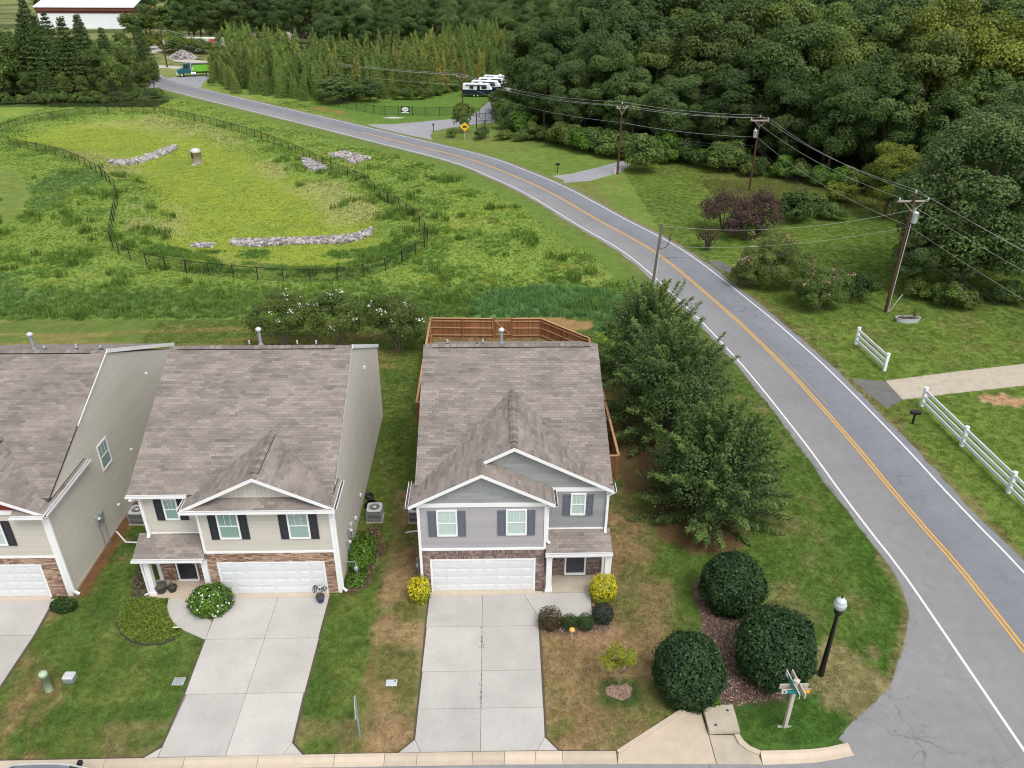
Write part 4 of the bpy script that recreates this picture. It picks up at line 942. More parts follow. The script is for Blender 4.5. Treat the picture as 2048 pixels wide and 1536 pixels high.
def window(root, F, x0, x1, z0, z1, blind, shut=None, sw=0.36, name='window'):
    """F(s, out, z) -> world"""
    def B(bb, s0, s1, o0, o1, za, zb):
        v = [F(*k) for k in ((s0, o0, za), (s1, o0, za), (s1, o1, za), (s0, o1, za), (s0, o0, zb), (s1, o0, zb), (s1, o1, zb), (s0, o1, zb))]
        bb.add(v, [(0, 3, 2, 1), (4, 5, 6, 7), (0, 1, 5, 4), (1, 2, 6, 5), (2, 3, 7, 6), (3, 0, 4, 7)])
    f = 0.075; b = MB(); zm = z0 + (z1 - z0) * 0.49
    B(b, x0, x0 + f, 0, .055, z0, z1); B(b, x1 - f, x1, 0, .055, z0, z1); B(b, x0 + f, x1 - f, 0, .055, z1 - f, z1); B(b, x0 + f, x1 - f, 0, .065, z0, z0 + f); B(b, x0 + f, x1 - f, .002, .045, zm - .025, zm + .025)
    w = b.build(name, M_trim, root)
    for za, zb in ((z0 + f, zm - .025), (zm + .025, z1 - f)):
        b = MB(); b.add([F(*k) for k in ((x0 + f, .034, za), (x1 - f, .034, za), (x1 - f, .034, zb), (x0 + f, .034, zb))], [(0, 1, 2, 3)]); p = b.build('pane', M_glass, w, root)
    b = MB(); z = z0 + f; i = 0
    while z < z1 - f:
        b.add([F(*k) for k in ((x0 + f, .024, z), (x1 - f, .024, z), (x1 - f, .014, min(z + .05, z1 - f)), (x0 + f, .014, min(z + .05, z1 - f)))], [(0, 1, 2, 3)], .3 + .4 * (i % 2)); z += .05; i += 1
    b.build('blind', blind, w, root)
    for k in (1, 2):
        s = x0 + f + (x1 - x0 - 2 * f) * k / 3; b = MB(); B(b, s - .009, s + .009, .028, .042, zm + .025, z1 - f); b.build('muntin', M_trim, w, root)
    if shut:
        for sa in (x0 - sw - .01, x1 + .01):
            b = MB(); B(b, sa, sa + sw, .003, .026, z0 - .02, z1 - .06); d = .055; hz_ = z1 - .08 - z0
            B(b, sa, sa + d, .026, .045, z0 - .02, z1 - .06); B(b, sa + sw - d, sa + sw, .026, .045, z0 - .02, z1 - .06)
            for zz in (z0 - .02, z0 + hz_ * .46, z1 - .06 - .08): B(b, sa + d, sa + sw - d, .026, .045, zz, zz + .08)
            s_ = b.build('shutter', shut, root)
            for za, zb in ((z0 + .1, z0 + hz_ * .46 - .04), (z0 + hz_ * .46 + .12, z1 - .18)):
                b = MB(); B(b, sa + d + .03, sa + sw - d - .03, .026, .04, za, zb); b.build('shutter_panel', shut, s_, root)
def garage(root, x0, x1, z1, y):
    b = MB(); b.box(x0, x1, y - .02, y + .05, 0.0, z1); g = b.build('garage_door', M_gdoor, root)
    n = 8; w = (x1 - x0) / n; hh = z1 / 4
    me = None
    for r_ in range(4):
        for k in range(n):
            if me is None:
                b = MB(); b.box(-w * .5 + .05, w * .5 - .05, -.014, 0, -hh * .5 + .07, hh * .5 - .07); b.box(-w * .5 + .10, w * .5 - .10, -.022, -.014, -hh * .5 + .12, hh * .5 - .12); me = b.mesh('door_panel'); me.materials.append(M_gdoor)
            o = bpy.data.objects.new('door_panel', me); COL.objects.link(o); o.parent = g; o.location = Vector((x0 + w * (k + .5), y - .02, hh * (r_ + .5))) - Vector(ORG[root])
    for r_ in range(1, 4):
        b = MB(); b.box(x0, x1, y - .024, y - .0205, hh * r_ - .006, hh * r_ + .006); b.build('section_joint', mat_joint, g, root)
    b = MB(); t = 0.09
    b.box(x0 - t, x0, y - .05, y + .05, 0.04, z1 + t); b.box(x1, x1 + t, y - .05, y + .05, 0.04, z1 + t); b.box(x0, x1, y - .05, y + .05, z1, z1 + t); b.build('garage_trim', M_trim, root)
    b = MB(); b.box(x0 - t, x1 + t, y - .32, y + .05, -.05, 0.06); b.build('door_sill', M_kerb, root)
mat_joint = mat('panel_joint', (0.5, 0.5, 0.51), 0.6)
def brickwork(root, regions, y, seed, cap, stone=False, soldier=()):
    """regions: x0,x1,z0,z1 rectangles on a wall facing the street at depth y; soldier: rectangles laid upright"""
    r = random.Random(seed); items = []; b = MB()
    for (x0, x1, z0, z1) in regions: b.box(x0, x1, y - .012, y + .02, z0, z1)
    for (x0, x1, z0, z1) in soldier: b.box(x0, x1, y - .012, y + .02, z0, z1)
    b.build('mortar' if not stone else 'stone_backing', M_mort2 if stone else M_mortar, root)
    def put(xa, xb, za, zb, t, out=.012):
        dz = .004 if stone else .0055
        M = Matrix.Translation(((xa + xb) / 2, y - .012 - out / 2, (za + zb) / 2)) @ Matrix.Diagonal((xb - xa - 2 * dz, out, zb - za - 2 * dz, 1)); items.append((M, t, (xb - xa) * (zb - za) + r.random() * .003))
    for (x0, x1, z0, z1) in regions:
        z = z0; row = 0
        while z < z1 - .02:
            hgt = (r.uniform(.045, .085) if stone else .0715); zb = min(z + hgt, z1); x = x0 - (0 if row % 2 else (.1 if not stone else r.uniform(0, .2)))
            while x < x1:
                wd = r.uniform(.14, .42) if stone else .21
                xa, xb = max(x, x0), min(x + wd, x1)
                if xb - xa > .03: put(xa, xb, z, zb, r.random() ** (1.0 if stone else 1.3), r.uniform(.012, .05) if stone else r.uniform(.011, .016))
                x += wd
            z = zb; row += 1
    for (x0, x1, z0, z1) in soldier:
        x = x0
        while x < x1 - .02: put(x, min(x + .074, x1), z0, z1, r.random() ** 1.3, .018); x += .074
    pieces('stone' if stone else 'brick', 'stonework' if stone else 'brickwork', items, M_stone if stone else M_brick, root, cap, (STONE_U if stone else BRICK_U))
BRICK_U = unit_pieces(M_brick, 8, 'brick'); STONE_U = unit_pieces(M_stone, 8, 'stone')
def gutter(root, a, b_, side):
    """open white trough from a to b_, its outer lip on `side`"""
    a, b_ = Vector(a), Vector(b_); s = Vector(side); b = MB()
    b.beam(a + s * .12 + Vector((0, 0, .0)), b_ + s * .12, .02, .11); b.beam(a + s * .06 - Vector((0, 0, .05)), b_ + s * .06 - Vector((0, 0, .05)), .12, .012); b.beam(a, b_, .02, .12)
    b.build('gutter', M_trim, root); b = MB(); b.beam(a + s * .06 - Vector((0, 0, .028)), b_ + s * .06 - Vector((0, 0, .028)), .095, .01); b.build('gutter_bed', M_deck, root)
def downspout(root, pts, w=.075):
    b = MB()
    for p, q in zip(pts[:-1], pts[1:]): b.beam(p, q, w, w * .75, up=(0, 1, 0.01))
    b.build('downspout', M_trim, root)
def ridge_vent(root, a, b_, zs, along_x=True, w=.17, s=.5):
    """raised shingled cap with a dark edge below it"""
    a, b_ = Vector(a), Vector(b_); d = (b_ - a); n = max(1, int(d.length / .3)); sd = Vector((0, 1, 0)) if along_x else Vector((1, 0, 0))
    b = MB()
    for i in range(n):
        p, q = a + d * (i / n), a + d * ((i + 1) / n - .004); dz = Vector((0, 0, s * w)); u = Vector((0, 0, .055 + (.008 if i % 2 else 0)))
        b.add([p - sd * w - dz + u, q - sd * w - dz + u, q + u, p + u, p + sd * w - dz + u, q + sd * w - dz + u], [(0, 1, 2, 3), (3, 2, 5, 4)], R.random())
    b.build('ridge_vent', M_vent, root)
    b = MB()
    for sg in (-1, 1): 
        dz = Vector((0, 0, s * (w - .005))); b.beam(a + sd * sg * (w - .005) - dz + Vector((0, 0, .018)), b_ + sd * sg * (w - .005) - dz + Vector((0, 0, .018)), .025, .05)
    b.build('vent_gap', M_dark, root)
def ridge_caps(root, a, b_, s=.5, along_x=True):
    a, b_ = Vector(a), Vector(b_); d = b_ - a; n = max(1, int(d.length / .15)); sd = Vector((0, 1, 0)) if along_x else Vector((1, 0, 0)); b = MB()
    for i in range(n):
        p, q = a + d * (i / n), a + d * ((i + .97) / n); w = .15; dz = Vector((0, 0, s * w)); u1 = Vector((0, 0, .028)); u2 = Vector((0, 0, .018))
        b.add([p - sd * w - dz + u1, q - sd * w - dz + u2, q + u2, p + u1, p + sd * w - dz + u1, q + sd * w - dz + u2], [(0, 1, 2, 3), (3, 2, 5, 4)], R.random())
    b.build('ridge_caps', M_vent, root)
def pipe_vent(root, x, y, z, h=.3, r=.045, mt=None, boot=True):
    b = MB(); b.tube([(x, y, z - .1), (x, y, z + h)], r, 8); b.build('vent_pipe', mt or M_lgrey, root)
    if boot: b = MB(); b.lathe((x, y, z), [(.16, -.05), (.10, .05), (.06, .12)], 8); b.build('pipe_boot', M_dkmet, root)
def flue(root, x, y, z, h=.95):
    b = MB(); b.tube([(x, y, z - .2), (x, y, z + h)], .085, 10); b.lathe((x, y, z), [(.19, -.08), (.12, .12), (.09, .2)], 10); b.build('flue_pipe', M_grey, root)
    b = MB(); b.lathe((x, y, z + h), [(.09, 0), (.15, .02), (.15, .12), (.06, .19), (.01, .2)], 12); b.build('flue_cap', M_lgrey, root)
def front_door(root, x0, x1, z0, z1, y, m, number, knob=1):
    b = MB(); t = .075
    b.box(x0 - t, x0, y - .06, y, z0 - .02, z1 + t); b.box(x1, x1 + t, y - .06, y, z0 - .02, z1 + t); b.box(x0, x1, y - .06, y, z1, z1 + t); b.box(x0 - t, x1 + t, y - .14, y, z0 - .09, z0 - .02); b.build('door_frame', M_trim, root)
    b = MB(); b.box(x0, x1, y - .04, y, z0 - .02, z1); d = b.build('front_door', m, root); w = (x1 - x0)
    for zz, hh in ((z0 + .12, .62), (z0 + .95, .62)):
        for k in (0, 1):
            xa = x0 + .1 + k * (w / 2 - .03); b = MB(); b.box(xa, xa + w / 2 - .17, y - .055, y - .04, zz, zz + hh); b.build('door_panel', m, d, root)
    b = MB(); b.lathe((0, 0, 0), [(.012, 0), (.03, .01), (.03, .04), (.01, .05)], 8); b.M = None
    v = [(x1 - .08 + p[0], y - .04 - p[2], z0 + .95 + p[1]) for p in b.v]; b2 = MB(); b2.add(v, b.f); b2.build('door_knob', M_lgrey, d, root)
    fc = bpy.data.curves.new('house_number', 'FONT'); fc.body = number; fc.size = .17; fc.extrude = .006; fc.align_x = 'CENTER'; fc.space_character = 1.35; fc.materials.append(M_num)
    o = bpy.data.objects.new('house_number', fc); COL.objects.link(o); o.parent = d; o.rotation_euler = (rad(90), 0, 0); o.location = Vector(((x0 + x1) / 2, y - .062, z0 + 1.55)) - Vector(ORG[root])
def column(root, x, y, z1, w=.24):
    b = MB(); b.bbox(x - w / 2, x + w / 2, y - w / 2, y + w / 2, .1, z1, .012); b.box(x - w * .62, x + w * .62, y - w * .62, y + w * .62, .1, .24); b.box(x - w * .58, x + w * .58, y - w * .58, y + w * .58, z1 - .12, z1); b.build('porch_column', M_trim, root)
def meter(root, x, y, z, side=1):
    b = MB(); b.bbox(min(x, x + side * .12), max(x, x + side * .12), y - .13, y + .13, z - .28, z + .22, .02); b.tube([(x + side * .06, y, z - .28), (x + side * .06, y, 0)], .028, 8); q = b.build('electric_meter', M_grey, root)
    b = MB(); b.M = Matrix.Translation((x + side * .12, y, z + .06)) @ Matrix.Rotation(side * math.pi / 2, 4, 'Y'); b.lathe((0, 0, 0), [(.095, 0), (.095, .04), (.08, .1), (.02, .12)], 12); b.build('meter_glass', M_globe, q, root)
def side_poly_wall(y0, y1, z_eave_f, yr, zr, z_eave_r): return [(y0, 0.12), (y1, 0.12), (y1, z_eave_r), (yr, zr), (y0, z_eave_f)]

# ---- the grey house in the middle of the picture ----
C = thing('grey_house', (0.9, 34.0, 0), 'grey two storey house with two stacked front gables, brick ground floor and blue grey shutters', 'house')
b = MB(); b.box(-3.36, 5.12, 28.42, 43.2, -.1, 5.02); b.box(-3.36, 2.24, 27.52, 28.42, -.1, 5.02); b.build('wall', M_core, C)
mz = lambda y: 5.2 + .46 * (y - 28.05)
planesC = [([(-3.55, 28.45), (5.30, 28.45), (5.30, 35.8), (-3.55, 35.8)], 0, .46, 5.2 - .46 * 28.05),
           ([(-3.55, 35.8), (5.30, 35.8), (5.30, 43.6), (-3.55, 43.6)], 0, -.46, 8.765 + .46 * 35.8),
           ([(-3.75, 27.2), (-.56, 27.2), (-.56, 31.7), (-3.75, 28.75)], .52, 0, 7.143),
           ([(-.56, 28.09), (.86, 28.09), (.86, 33.3), (-.56, 31.7)], .52, 0, 7.143),
           ([(-.56, 27.2), (2.62, 27.2), (2.62, 28.37), (-.56, 28.37)], -.51, 0, 6.852 - .51 * .56, True),
           ([(.86, 28.09), (5.30, 28.09), (5.30, 28.35), (.86, 33.3)], -.52, 0, 7.59 + .52 * .86),
           ([(2.30, 27.2), (5.30, 27.2), (5.30, 28.38), (2.30, 28.38)], 0, .42, 2.45 - .42 * 27.2)]
roof(C, planesC, 3)
rake(C, (-3.75, 5.19), (-.56, 6.85), (2.62, 5.23), 27.22); rake(C, (-.50, 6.88), (.86, 7.59), (5.30, 5.28), 28.11)
X = (1, 0, 0); FR = (0, -1, 0)
lapwall('siding', M_lav, C, (0, 27.5, 0), X, FR, [(-3.32, 2.60), (2.2, 2.60), (2.2, 4.93), (-3.32, 4.93)], .105, seed=2)
lapwall('gable_siding', M_green, C, (0, 27.5, 0), X, FR, [(-3.4, 5.14), (2.3, 5.14), (-.56, 6.68)], .19, joint=.62, seed=3)
lapwall('slate_siding', M_green, C, (0, 28.39, 0), X, FR, [(2.26, 2.98), (5.02, 2.98), (5.02, 5.08), (2.26, 5.08)], .19, seed=4)
lapwall('slate_siding', M_green, C, (0, 28.39, 0), X, FR, [(-.4, 5.26), (5.1, 5.26), (.86, 7.42)], .19, joint=1.6, seed=5)
b = MB(); xzp(b, [(-3.55, 5.1), (2.45, 5.1), (-.56, 6.72)], 27.51, 27.6); xzp(b, [(-3.5, 5.1), (5.2, 5.1), (.86, 7.45)], 28.40, 28.5); b.build('gable_wall', M_core, C)
b = MB(); b.box(-3.42, 2.30, 27.455, 27.50, 4.93, 5.14); b.build('frieze_board', M_trim, C)
b = MB(); b.box(2.30, 5.18, 28.345, 28.40, 5.06, 5.27); b.build('frieze_board', M_trim, C)
b = MB(); b.box(-3.43, -3.31, 27.45, 27.60, .1, 4.93); b.build('corner_board', M_trim, C)
b = MB(); b.box(2.19, 2.30, 27.45, 28.39, 2.54, 4.93); b.build('corner_board', M_trim, C)
b = MB(); b.box(5.03, 5.17, 28.345, 28.50, 2.9, 5.06); b.build('corner_board', M_trim, C)
b = MB(); b.box(-3.33, 2.24, 27.44, 27.52, 2.50, 2.61); b.build('band_board', M_trim, C)
b = MB(); b.box(2.30, 5.05, 28.33, 28.39, 2.93, 2.99); b.build('flashing', M_trim, C)
fF = lambda y: (lambda s, o, z: (s, y - o, z))
window(C, fF(27.485), -2.58, -1.66, 3.33, 4.79, M_blindC, M_shutG); window(C, fF(27.485), .49, 1.42, 3.35, 4.79, M_blindC, M_shutG); window(C, fF(28.37), 3.43, 4.12, 3.74, 4.96, M_blindC, M_shutG, .33)
garage(C, -2.88, 1.76, 1.88, 27.5)
brickwork(C, [(-3.31, -2.97, .05, 2.28), (1.85, 2.24, .05, 2.28), (-2.97, 1.85, 2.14, 2.28)], 27.5, 5, 220, soldier=[(-3.31, 2.24, 2.28, 2.50), (-2.97, 1.85, 1.97, 2.14)])
brickwork(C, [(2.3, 3.24, .1, 2.5), (4.35, 5.12, .1, 2.5), (3.24, 4.35, .1, .22), (3.24, 4.35, 2.42, 2.5)], 28.39, 6, 80)
front_door(C, 3.36, 4.22, .32, 2.32, 28.36, M_doorG, '1008')
b = MB(); b.box(2.26, 5.30, 27.23, 28.4, -.05, .10); b.build('porch_slab', M_conc2, C)
b = MB(); b.box(2.30, 5.30, 27.24, 28.36, 2.33, 2.36); b.box(2.28, 5.30, 27.22, 27.42, 2.2, 2.36); b.box(5.12, 5.30, 27.42, 28.36, 2.2, 2.36); b.build('porch_beam', M_trim, C)
column(C, 2.47, 27.40, 2.22, .26); column(C, 5.15, 27.42, 2.22, .26); column(C, 5.13, 28.3, 2.22, .2)
gutter(C, (2.28, 27.19, 2.44), (5.32, 27.19, 2.44), (0, -1, 0)); gutter(C, (-3.76, 27.2, 5.14), (-3.76, 29.05, 5.14), (-1, 0, 0)); gutter(C, (2.63, 27.2, 5.17), (2.63, 28.36, 5.17), (1, 0, 0)); gutter(C, (5.31, 28.1, 5.22), (5.31, 28.75, 5.22), (1, 0, 0))
downspout(C, [(5.36, 28.2, 5.1), (5.10, 28.28, 4.9), (5.08, 28.28, 2.95), (5.06, 28.1, 2.86)], .10); downspout(C, [(2.70, 27.4, 5.05), (2.36, 27.6, 4.85), (2.35, 27.6, 2.9), (2.48, 27.55, 2.78)], .10); downspout(C, [(5.28, 27.15, 2.35), (5.27, 27.3, 2.2), (5.27, 27.32, .2), (5.4, 27.25, .1)])
ridge_vent(C, (-3.1, 35.8, 8.765), (4.9, 35.8, 8.765), 0, True, .2, .46); ridge_caps(C, (-3.55, 35.8, 8.765), (5.3, 35.8, 8.765), .46)
ridge_caps(C, (.86, 28.1, 7.59), (.86, 33.3, 7.59), .5, False); ridge_vent(C, (.86, 28.55, 7.6), (.86, 32.4, 7.6), 0, False, .17, .5); ridge_caps(C, (-.56, 27.2, 6.85), (-.56, 28.4, 6.85), .5, False)
for x, h in ((-2.35, .3), (-.85, .08), (-.55, .3)): pipe_vent(C, x, 36.15, 8.6, h)
flue(C, .40, 36.1, 8.62, .75)
lapwall('side_siding', M_lav, C, (-3.4, 0, 0), (0, 1, 0), (-1, 0, 0), side_poly_wall(27.5, 43.3, 5.1, 35.8, 8.6, 5.1), .105, seed=7)
lapwall('side_siding', M_green, C, (5.15, 0, 0), (0, 1, 0), (1, 0, 0), side_poly_wall(28.4, 43.3, 5.1, 35.8, 8.6, 5.1), .105, seed=8)
lapwall('rear_siding', M_lav, C, (0, 43.3, 0), X, (0, 1, 0), [(-3.4, .1), (5.15, .1), (5.15, 5.0), (-3.4, 5.0)], .105, seed=9)
b = MB(); b.lathe((-3.62, 28.15, 1.0), [(.02, -.16), (.09, -.14), (.11, 0), (.09, .12), (.02, .14)], 10); b.tube([(-3.62, 28.15, 1.0), (-3.62, 28.15, 1.5), (-3.42, 28.15, 1.5)], .022, 6); b.tube([(-3.60, 28.05, 1.0), (-3.60, 28.05, 0)], .022, 6); b.build('gas_meter', M_grey, C)

# ---- the beige house left of it ----
Bh = thing('beige_house', (-11.5, 34.0, 0), 'beige two storey house with black shutters, brown stone veneer and one wide front gable', 'house')
b = MB(); b.box(-15.76, -7.19, 28.44, 43.25, -.1, 5.1); b.box(-12.98, -7.19, 27.52, 28.44, -.1, 5.02); b.build('wall', M_core, Bh)
planesB = [([(-16.12, 28.06), (-7.10, 28.06), (-7.10, 35.5), (-16.12, 35.5)], 0, .484, 5.3 - .484 * 28.06),
           ([(-16.12, 35.5), (-7.10, 35.5), (-7.10, 43.5), (-16.12, 43.5)], 0, -.484, 8.9 + .484 * 35.5),
           ([(-13.52, 27.2), (-10.24, 27.2), (-10.24, 31.2), (-13.52, 28.1)], .49, 0, 6.76 + .49 * 10.24),
           ([(-10.24, 27.2), (-6.96, 27.2), (-6.96, 29.2), (-10.24, 31.2)], -.49, 0, 6.76 - .49 * 10.24),
           ([(-13.45, 27.12), (-7.0, 27.12), (-7.6, 27.70), (-12.9, 27.70)], 0, .62, 5.09 - .62 * 27.12, True),
           ([(-16.2, 27.2), (-13.04, 27.2), (-13.04, 28.40), (-16.2, 28.40)], 0, .47, 2.37 - .47 * 27.2)]
roof(Bh, planesB, 8)
rake(Bh, (-13.52, 5.15), (-10.24, 6.76), (-6.96, 5.15), 27.22)
lapwall('siding', M_tan, Bh, (0, 27.5, 0), X, FR, [(-12.95, 2.58), (-7.28, 2.58), (-7.28, 5.02), (-12.95, 5.02)], .105, seed=12)
lapwall('siding', M_tan, Bh, (0, 28.41, 0), X, FR, [(-15.66, 2.95), (-13.0, 2.95), (-13.0, 5.25), (-15.66, 5.25)], .105, seed=13)
lapwall('gable_boards', M_tan2, Bh, (0, 27.70, 0), X, FR, [(-12.7, 5.46), (-7.8, 5.46), (-10.24, 6.66)], .20, lift=.014, vertical=True, seed=14)
b = MB(); xzp(b, [(-13.2, 5.05), (-7.3, 5.05), (-10.24, 6.62)], 27.71, 27.8); b.box(-12.8, -7.7, 27.66, 27.70, 5.42, 5.47); b.build('gable_wall', M_tan2, Bh)
lapwall('side_siding', M_tan, Bh, (-7.15, 0, 0), (0, 1, 0), (1, 0, 0), side_poly_wall(28.3, 43.3, 5.3, 35.5, 8.78, 5.1), .115, seed=15, lift=.02)
lapwall('side_siding', M_tan, Bh, (-7.15, 0, 0), (0, 1, 0), (1, 0, 0), [(27.62, .12), (28.3, .12), (28.3, 5.0), (27.62, 5.0)], .115, seed=16, lift=.02)
lapwall('side_siding', M_tan, Bh, (-15.8, 0, 0), (0, 1, 0), (-1, 0, 0), side_poly_wall(28.45, 43.3, 5.3, 35.5, 8.78, 5.1), .115, seed=17)
lapwall('rear_siding', M_tan, Bh, (0, 43.3, 0), X, (0, 1, 0), [(-15.8, .1), (-7.15, .1), (-7.15, 5.0), (-15.8, 5.0)], .115, seed=18)
b = MB()
b.beam((-7.09, 35.5, 8.86), (-7.09, 43.45, 5.02), .05, .2); b.beam((-7.11, 28.6, 5.42), (-7.11, 35.5, 8.83), .03, .08); b.build('rake_trim', M_trim, Bh)
for x0, x1, y0, y1, z0, z1, nm in ((-13.06, -12.95, 27.45, 28.41, 2.5, 5.0, 'corner_board'), (-7.29, -7.13, 27.45, 27.62, .05, 5.0, 'corner_board'), (-15.82, -15.66, 28.35, 28.52, .1, 5.22, 'corner_board'), (-12.98, -7.2, 27.44, 27.52, 2.49, 2.58, 'band_board'), (-15.7, -13.05, 28.36, 28.41, 2.91, 2.96, 'flashing'), (-12.95, -7.25, 27.24, 27.5, 5.0, 5.03, 'soffit')):
    b = MB(); b.box(x0, x1, y0, y1, z0, z1); b.build(nm, M_trim, Bh)
window(Bh, fF(27.485), -12.19, -11.24, 3.31, 4.78, M_blindB, M_shutB); window(Bh, fF(27.485), -9.13, -8.18, 3.29, 4.77, M_blindB, M_shutB); window(Bh, fF(28.395), -14.83, -14.17, 3.70, 4.88, M_blindB, M_shutB, .36)
garage(Bh, -12.52, -7.84, 1.88, 27.5)
brickwork(Bh, [(-13.0, -12.61, .05, 2.49), (-7.75, -7.29, .05, 2.49), (-12.61, -7.75, 1.97, 2.49)], 27.5, 15, 200, True)
brickwork(Bh, [(-15.7, -15.0, .1, 2.5), (-13.9, -13.0, .1, 2.5)], 28.41, 16, 90, True)
front_door(Bh, -14.86, -14.03, .22, 2.28, 28.38, M_doorB, '1012')
b = MB(); b.box(-16.02, -13.02, 27.2, 28.42, -.05, .10); b.build('porch_slab', M_kerb, Bh)
b = MB(); b.box(-16.15, -13.06, 27.24, 28.36, 2.27, 2.30); b.box(-16.15, -13.05, 27.22, 27.42, 2.14, 2.30); b.box(-16.15, -15.97, 27.42, 28.36, 2.14, 2.3); b.build('porch_beam', M_trim, Bh)
column(Bh, -15.80, 27.55, 2.16, .26); column(Bh, -13.14, 27.42, 2.16, .24)
gutter(Bh, (-16.22, 27.19, 2.36), (-13.03, 27.19, 2.36), (0, -1, 0)); gutter(Bh, (-16.14, 28.04, 5.27), (-13.5, 28.04, 5.27), (0, -1, 0)); gutter(Bh, (-13.55, 27.11, 5.08), (-6.88, 27.11, 5.08), (0, -1, 0)); gutter(Bh, (-6.95, 27.2, 5.12), (-6.95, 29.25, 5.12), (1, 0, 0)); gutter(Bh, (-13.53, 27.15, 5.12), (-13.53, 28.0, 5.12), (-1, 0, 0))
downspout(Bh, [(-15.95, 27.9, 5.15), (-15.74, 28.3, 4.95), (-15.72, 28.3, 2.95), (-15.72, 28.15, 2.85)], .13); downspout(Bh, [(-7.0, 27.3, 4.95), (-7.09, 27.56, 4.75), (-7.09, 27.58, .2), (-6.9, 27.5, .1)], .10); downspout(Bh, [(-16.1, 27.12, 2.28), (-15.98, 27.4, 2.1), (-15.98, 27.42, .2), (-16.2, 27.4, .1)])
ridge_vent(Bh, (-15.7, 35.5, 8.9), (-7.9, 35.5, 8.9), 0, True, .2, .48); ridge_caps(Bh, (-16.12, 35.5, 8.9), (-7.1, 35.5, 8.9), .48); ridge_vent(Bh, (-10.24, 27.6, 6.77), (-10.24, 30.7, 6.77), 0, False, .17, .49); ridge_caps(Bh, (-10.24, 27.2, 6.76), (-10.24, 31.1, 6.76), .49, False)
for x, h in ((-12.3, .32), (-8.95, .3), (-9.9, .3)): pipe_vent(Bh, x, 35.85, 8.74, h)
flue(Bh, -11.72, 35.8, 8.76, .85)
meter(Bh, -7.13, 30.0, 1.6); meter(Bh, -7.13, 29.5, 1.3)
b = MB(); b.bbox(-7.13, -7.0, 30.5, 30.75, 1.2, 1.6, .02); b.tube([(-7.05, 30.6, 1.2), (-7.05, 30.6, 0)], .03, 6); b.build('cable_box', M_lgrey, Bh)
for y, z in ((33.6, 1.0), (38.2, 6.2), (31.8, .9)):
    b = MB(); b.bbox(-7.13, -7.03, y - .08, y + .08, z, z + .14, .02); b.build('wall_vent', M_trim, Bh)
b = MB(); b.lathe((-6.55, 28.3, .75), [(.02, -.16), (.10, -.14), (.12, 0), (.10, .12), (.02, .14)], 10); b.tube([(-6.55, 28.3, .75), (-6.55, 28.3, 1.15), (-7.12, 28.3, 1.15)], .022, 6); b.tube([(-6.5, 28.2, .75), (-6.5, 28.2, 0)], .022, 6); b.build('gas_meter', M_grey, Bh)
b = MB(); b.box(-11.2, -10.9, 32.9, 33.1, 7.68, 7.70)
# ---- the beige house cut by the left edge ----
A = thing('beige_house', (-24.0, 34.0, 0), 'beige house cut off by the left edge, with red gable filling and blank side wall', 'house')
b = MB(); b.box(-28.2, -19.58, 28.44, 43.2, -.1, 5.0); b.box(-26.0, -19.58, 27.52, 28.44, -.1, 4.95); b.build('wall', M_core, A)
planesA = [([(-28.5, 28.05), (-19.48, 28.05), (-19.48, 35.8), (-28.5, 35.8)], 0, .435, 5.2 - .435 * 28.05),
           ([(-28.5, 35.8), (-19.48, 35.8), (-19.48, 43.5), (-28.5, 43.5)], 0, -.435, 8.571 + .435 * 35.8),
           ([(-26.3, 27.2), (-22.75, 27.2), (-22.75, 31.3), (-26.3, 28.1)], .46, 0, 6.52 + .46 * 22.75),
           ([(-22.75, 27.2), (-19.35, 27.2), (-19.35, 31.4), (-22.75, 31.45)], -.46, 0, 6.52 - .46 * 22.75),
           ([(-20.75, 27.12), (-19.38, 27.12), (-19.7, 27.6), (-20.75, 27.6)], 0, .5, 4.93 - .5 * 27.12, True)]
roof(A, planesA, 17, 200)
rake(A, (-26.3, 4.88), (-22.75, 6.52), (-19.38, 4.97), 27.22)
lapwall('siding', M_tan, A, (0, 27.5, 0), X, FR, [(-26, 2.45), (-19.68, 2.45), (-19.68, 4.82), (-26, 4.82)], .105, seed=22)
lapwall('gable_shakes', mat('red_shake', (0.22, 0.035, 0.03), 0.7, (4, 0.15), tone=0.15), A, (0, 27.52, 0), X, FR, [(-25.5, 5.0), (-20.3, 5.0), (-22.75, 6.35)], .16, joint=.2, seed=23)
b = MB(); b.box(-26, -20.72, 27.42, 27.5, 4.80, 5.0); b.build('frieze_board', M_trim, A)
b = MB(); xzp(b, [(-26, 4.8), (-19.6, 4.8), (-22.75, 6.35)], 27.53, 27.6); b.build('gable_wall', M_core, A)
lapwall('side_siding', M_tan, A, (-19.55, 0, 0), (0, 1, 0), (1, 0, 0), side_poly_wall(28.3, 43.2, 5.1, 35.8, 8.42, 5.0), .13, seed=24, lift=.03)
lapwall('side_siding', M_tan, A, (-19.55, 0, 0), (0, 1, 0), (1, 0, 0), [(27.62, .12), (28.3, .12), (28.3, 4.9), (27.62, 4.9)], .13, seed=25, lift=.03)
b = MB(); b.box(-19.56, -19.50, 27.5, 43.2, -.05, .13); b.build('foundation', M_conc2, A)
b = MB(); b.beam((-19.46, 31.6, 6.7), (-19.46, 35.8, 8.53), .03, .08); b.beam((-19.46, 35.8, 8.55), (-19.46, 43.45, 5.2), .04, .2); b.build('rake_trim', M_trim, A)
b = MB(); b.box(-19.72, -19.53, 27.45, 27.62, .05, 4.85); b.build('corner_board', M_trim, A); b = MB(); b.box(-26, -19.68, 27.44, 27.52, 2.36, 2.45); b.build('band_board', M_trim, A)
window(A, fF(27.485), -22.45, -21.52, 3.1, 4.5, M_blindC, M_shutB)
fS = lambda s, o, z: (-19.535 + o + .015, s, z)
window(A, fS, 32.6, 33.6, 3.42, 4.86, M_blindB)
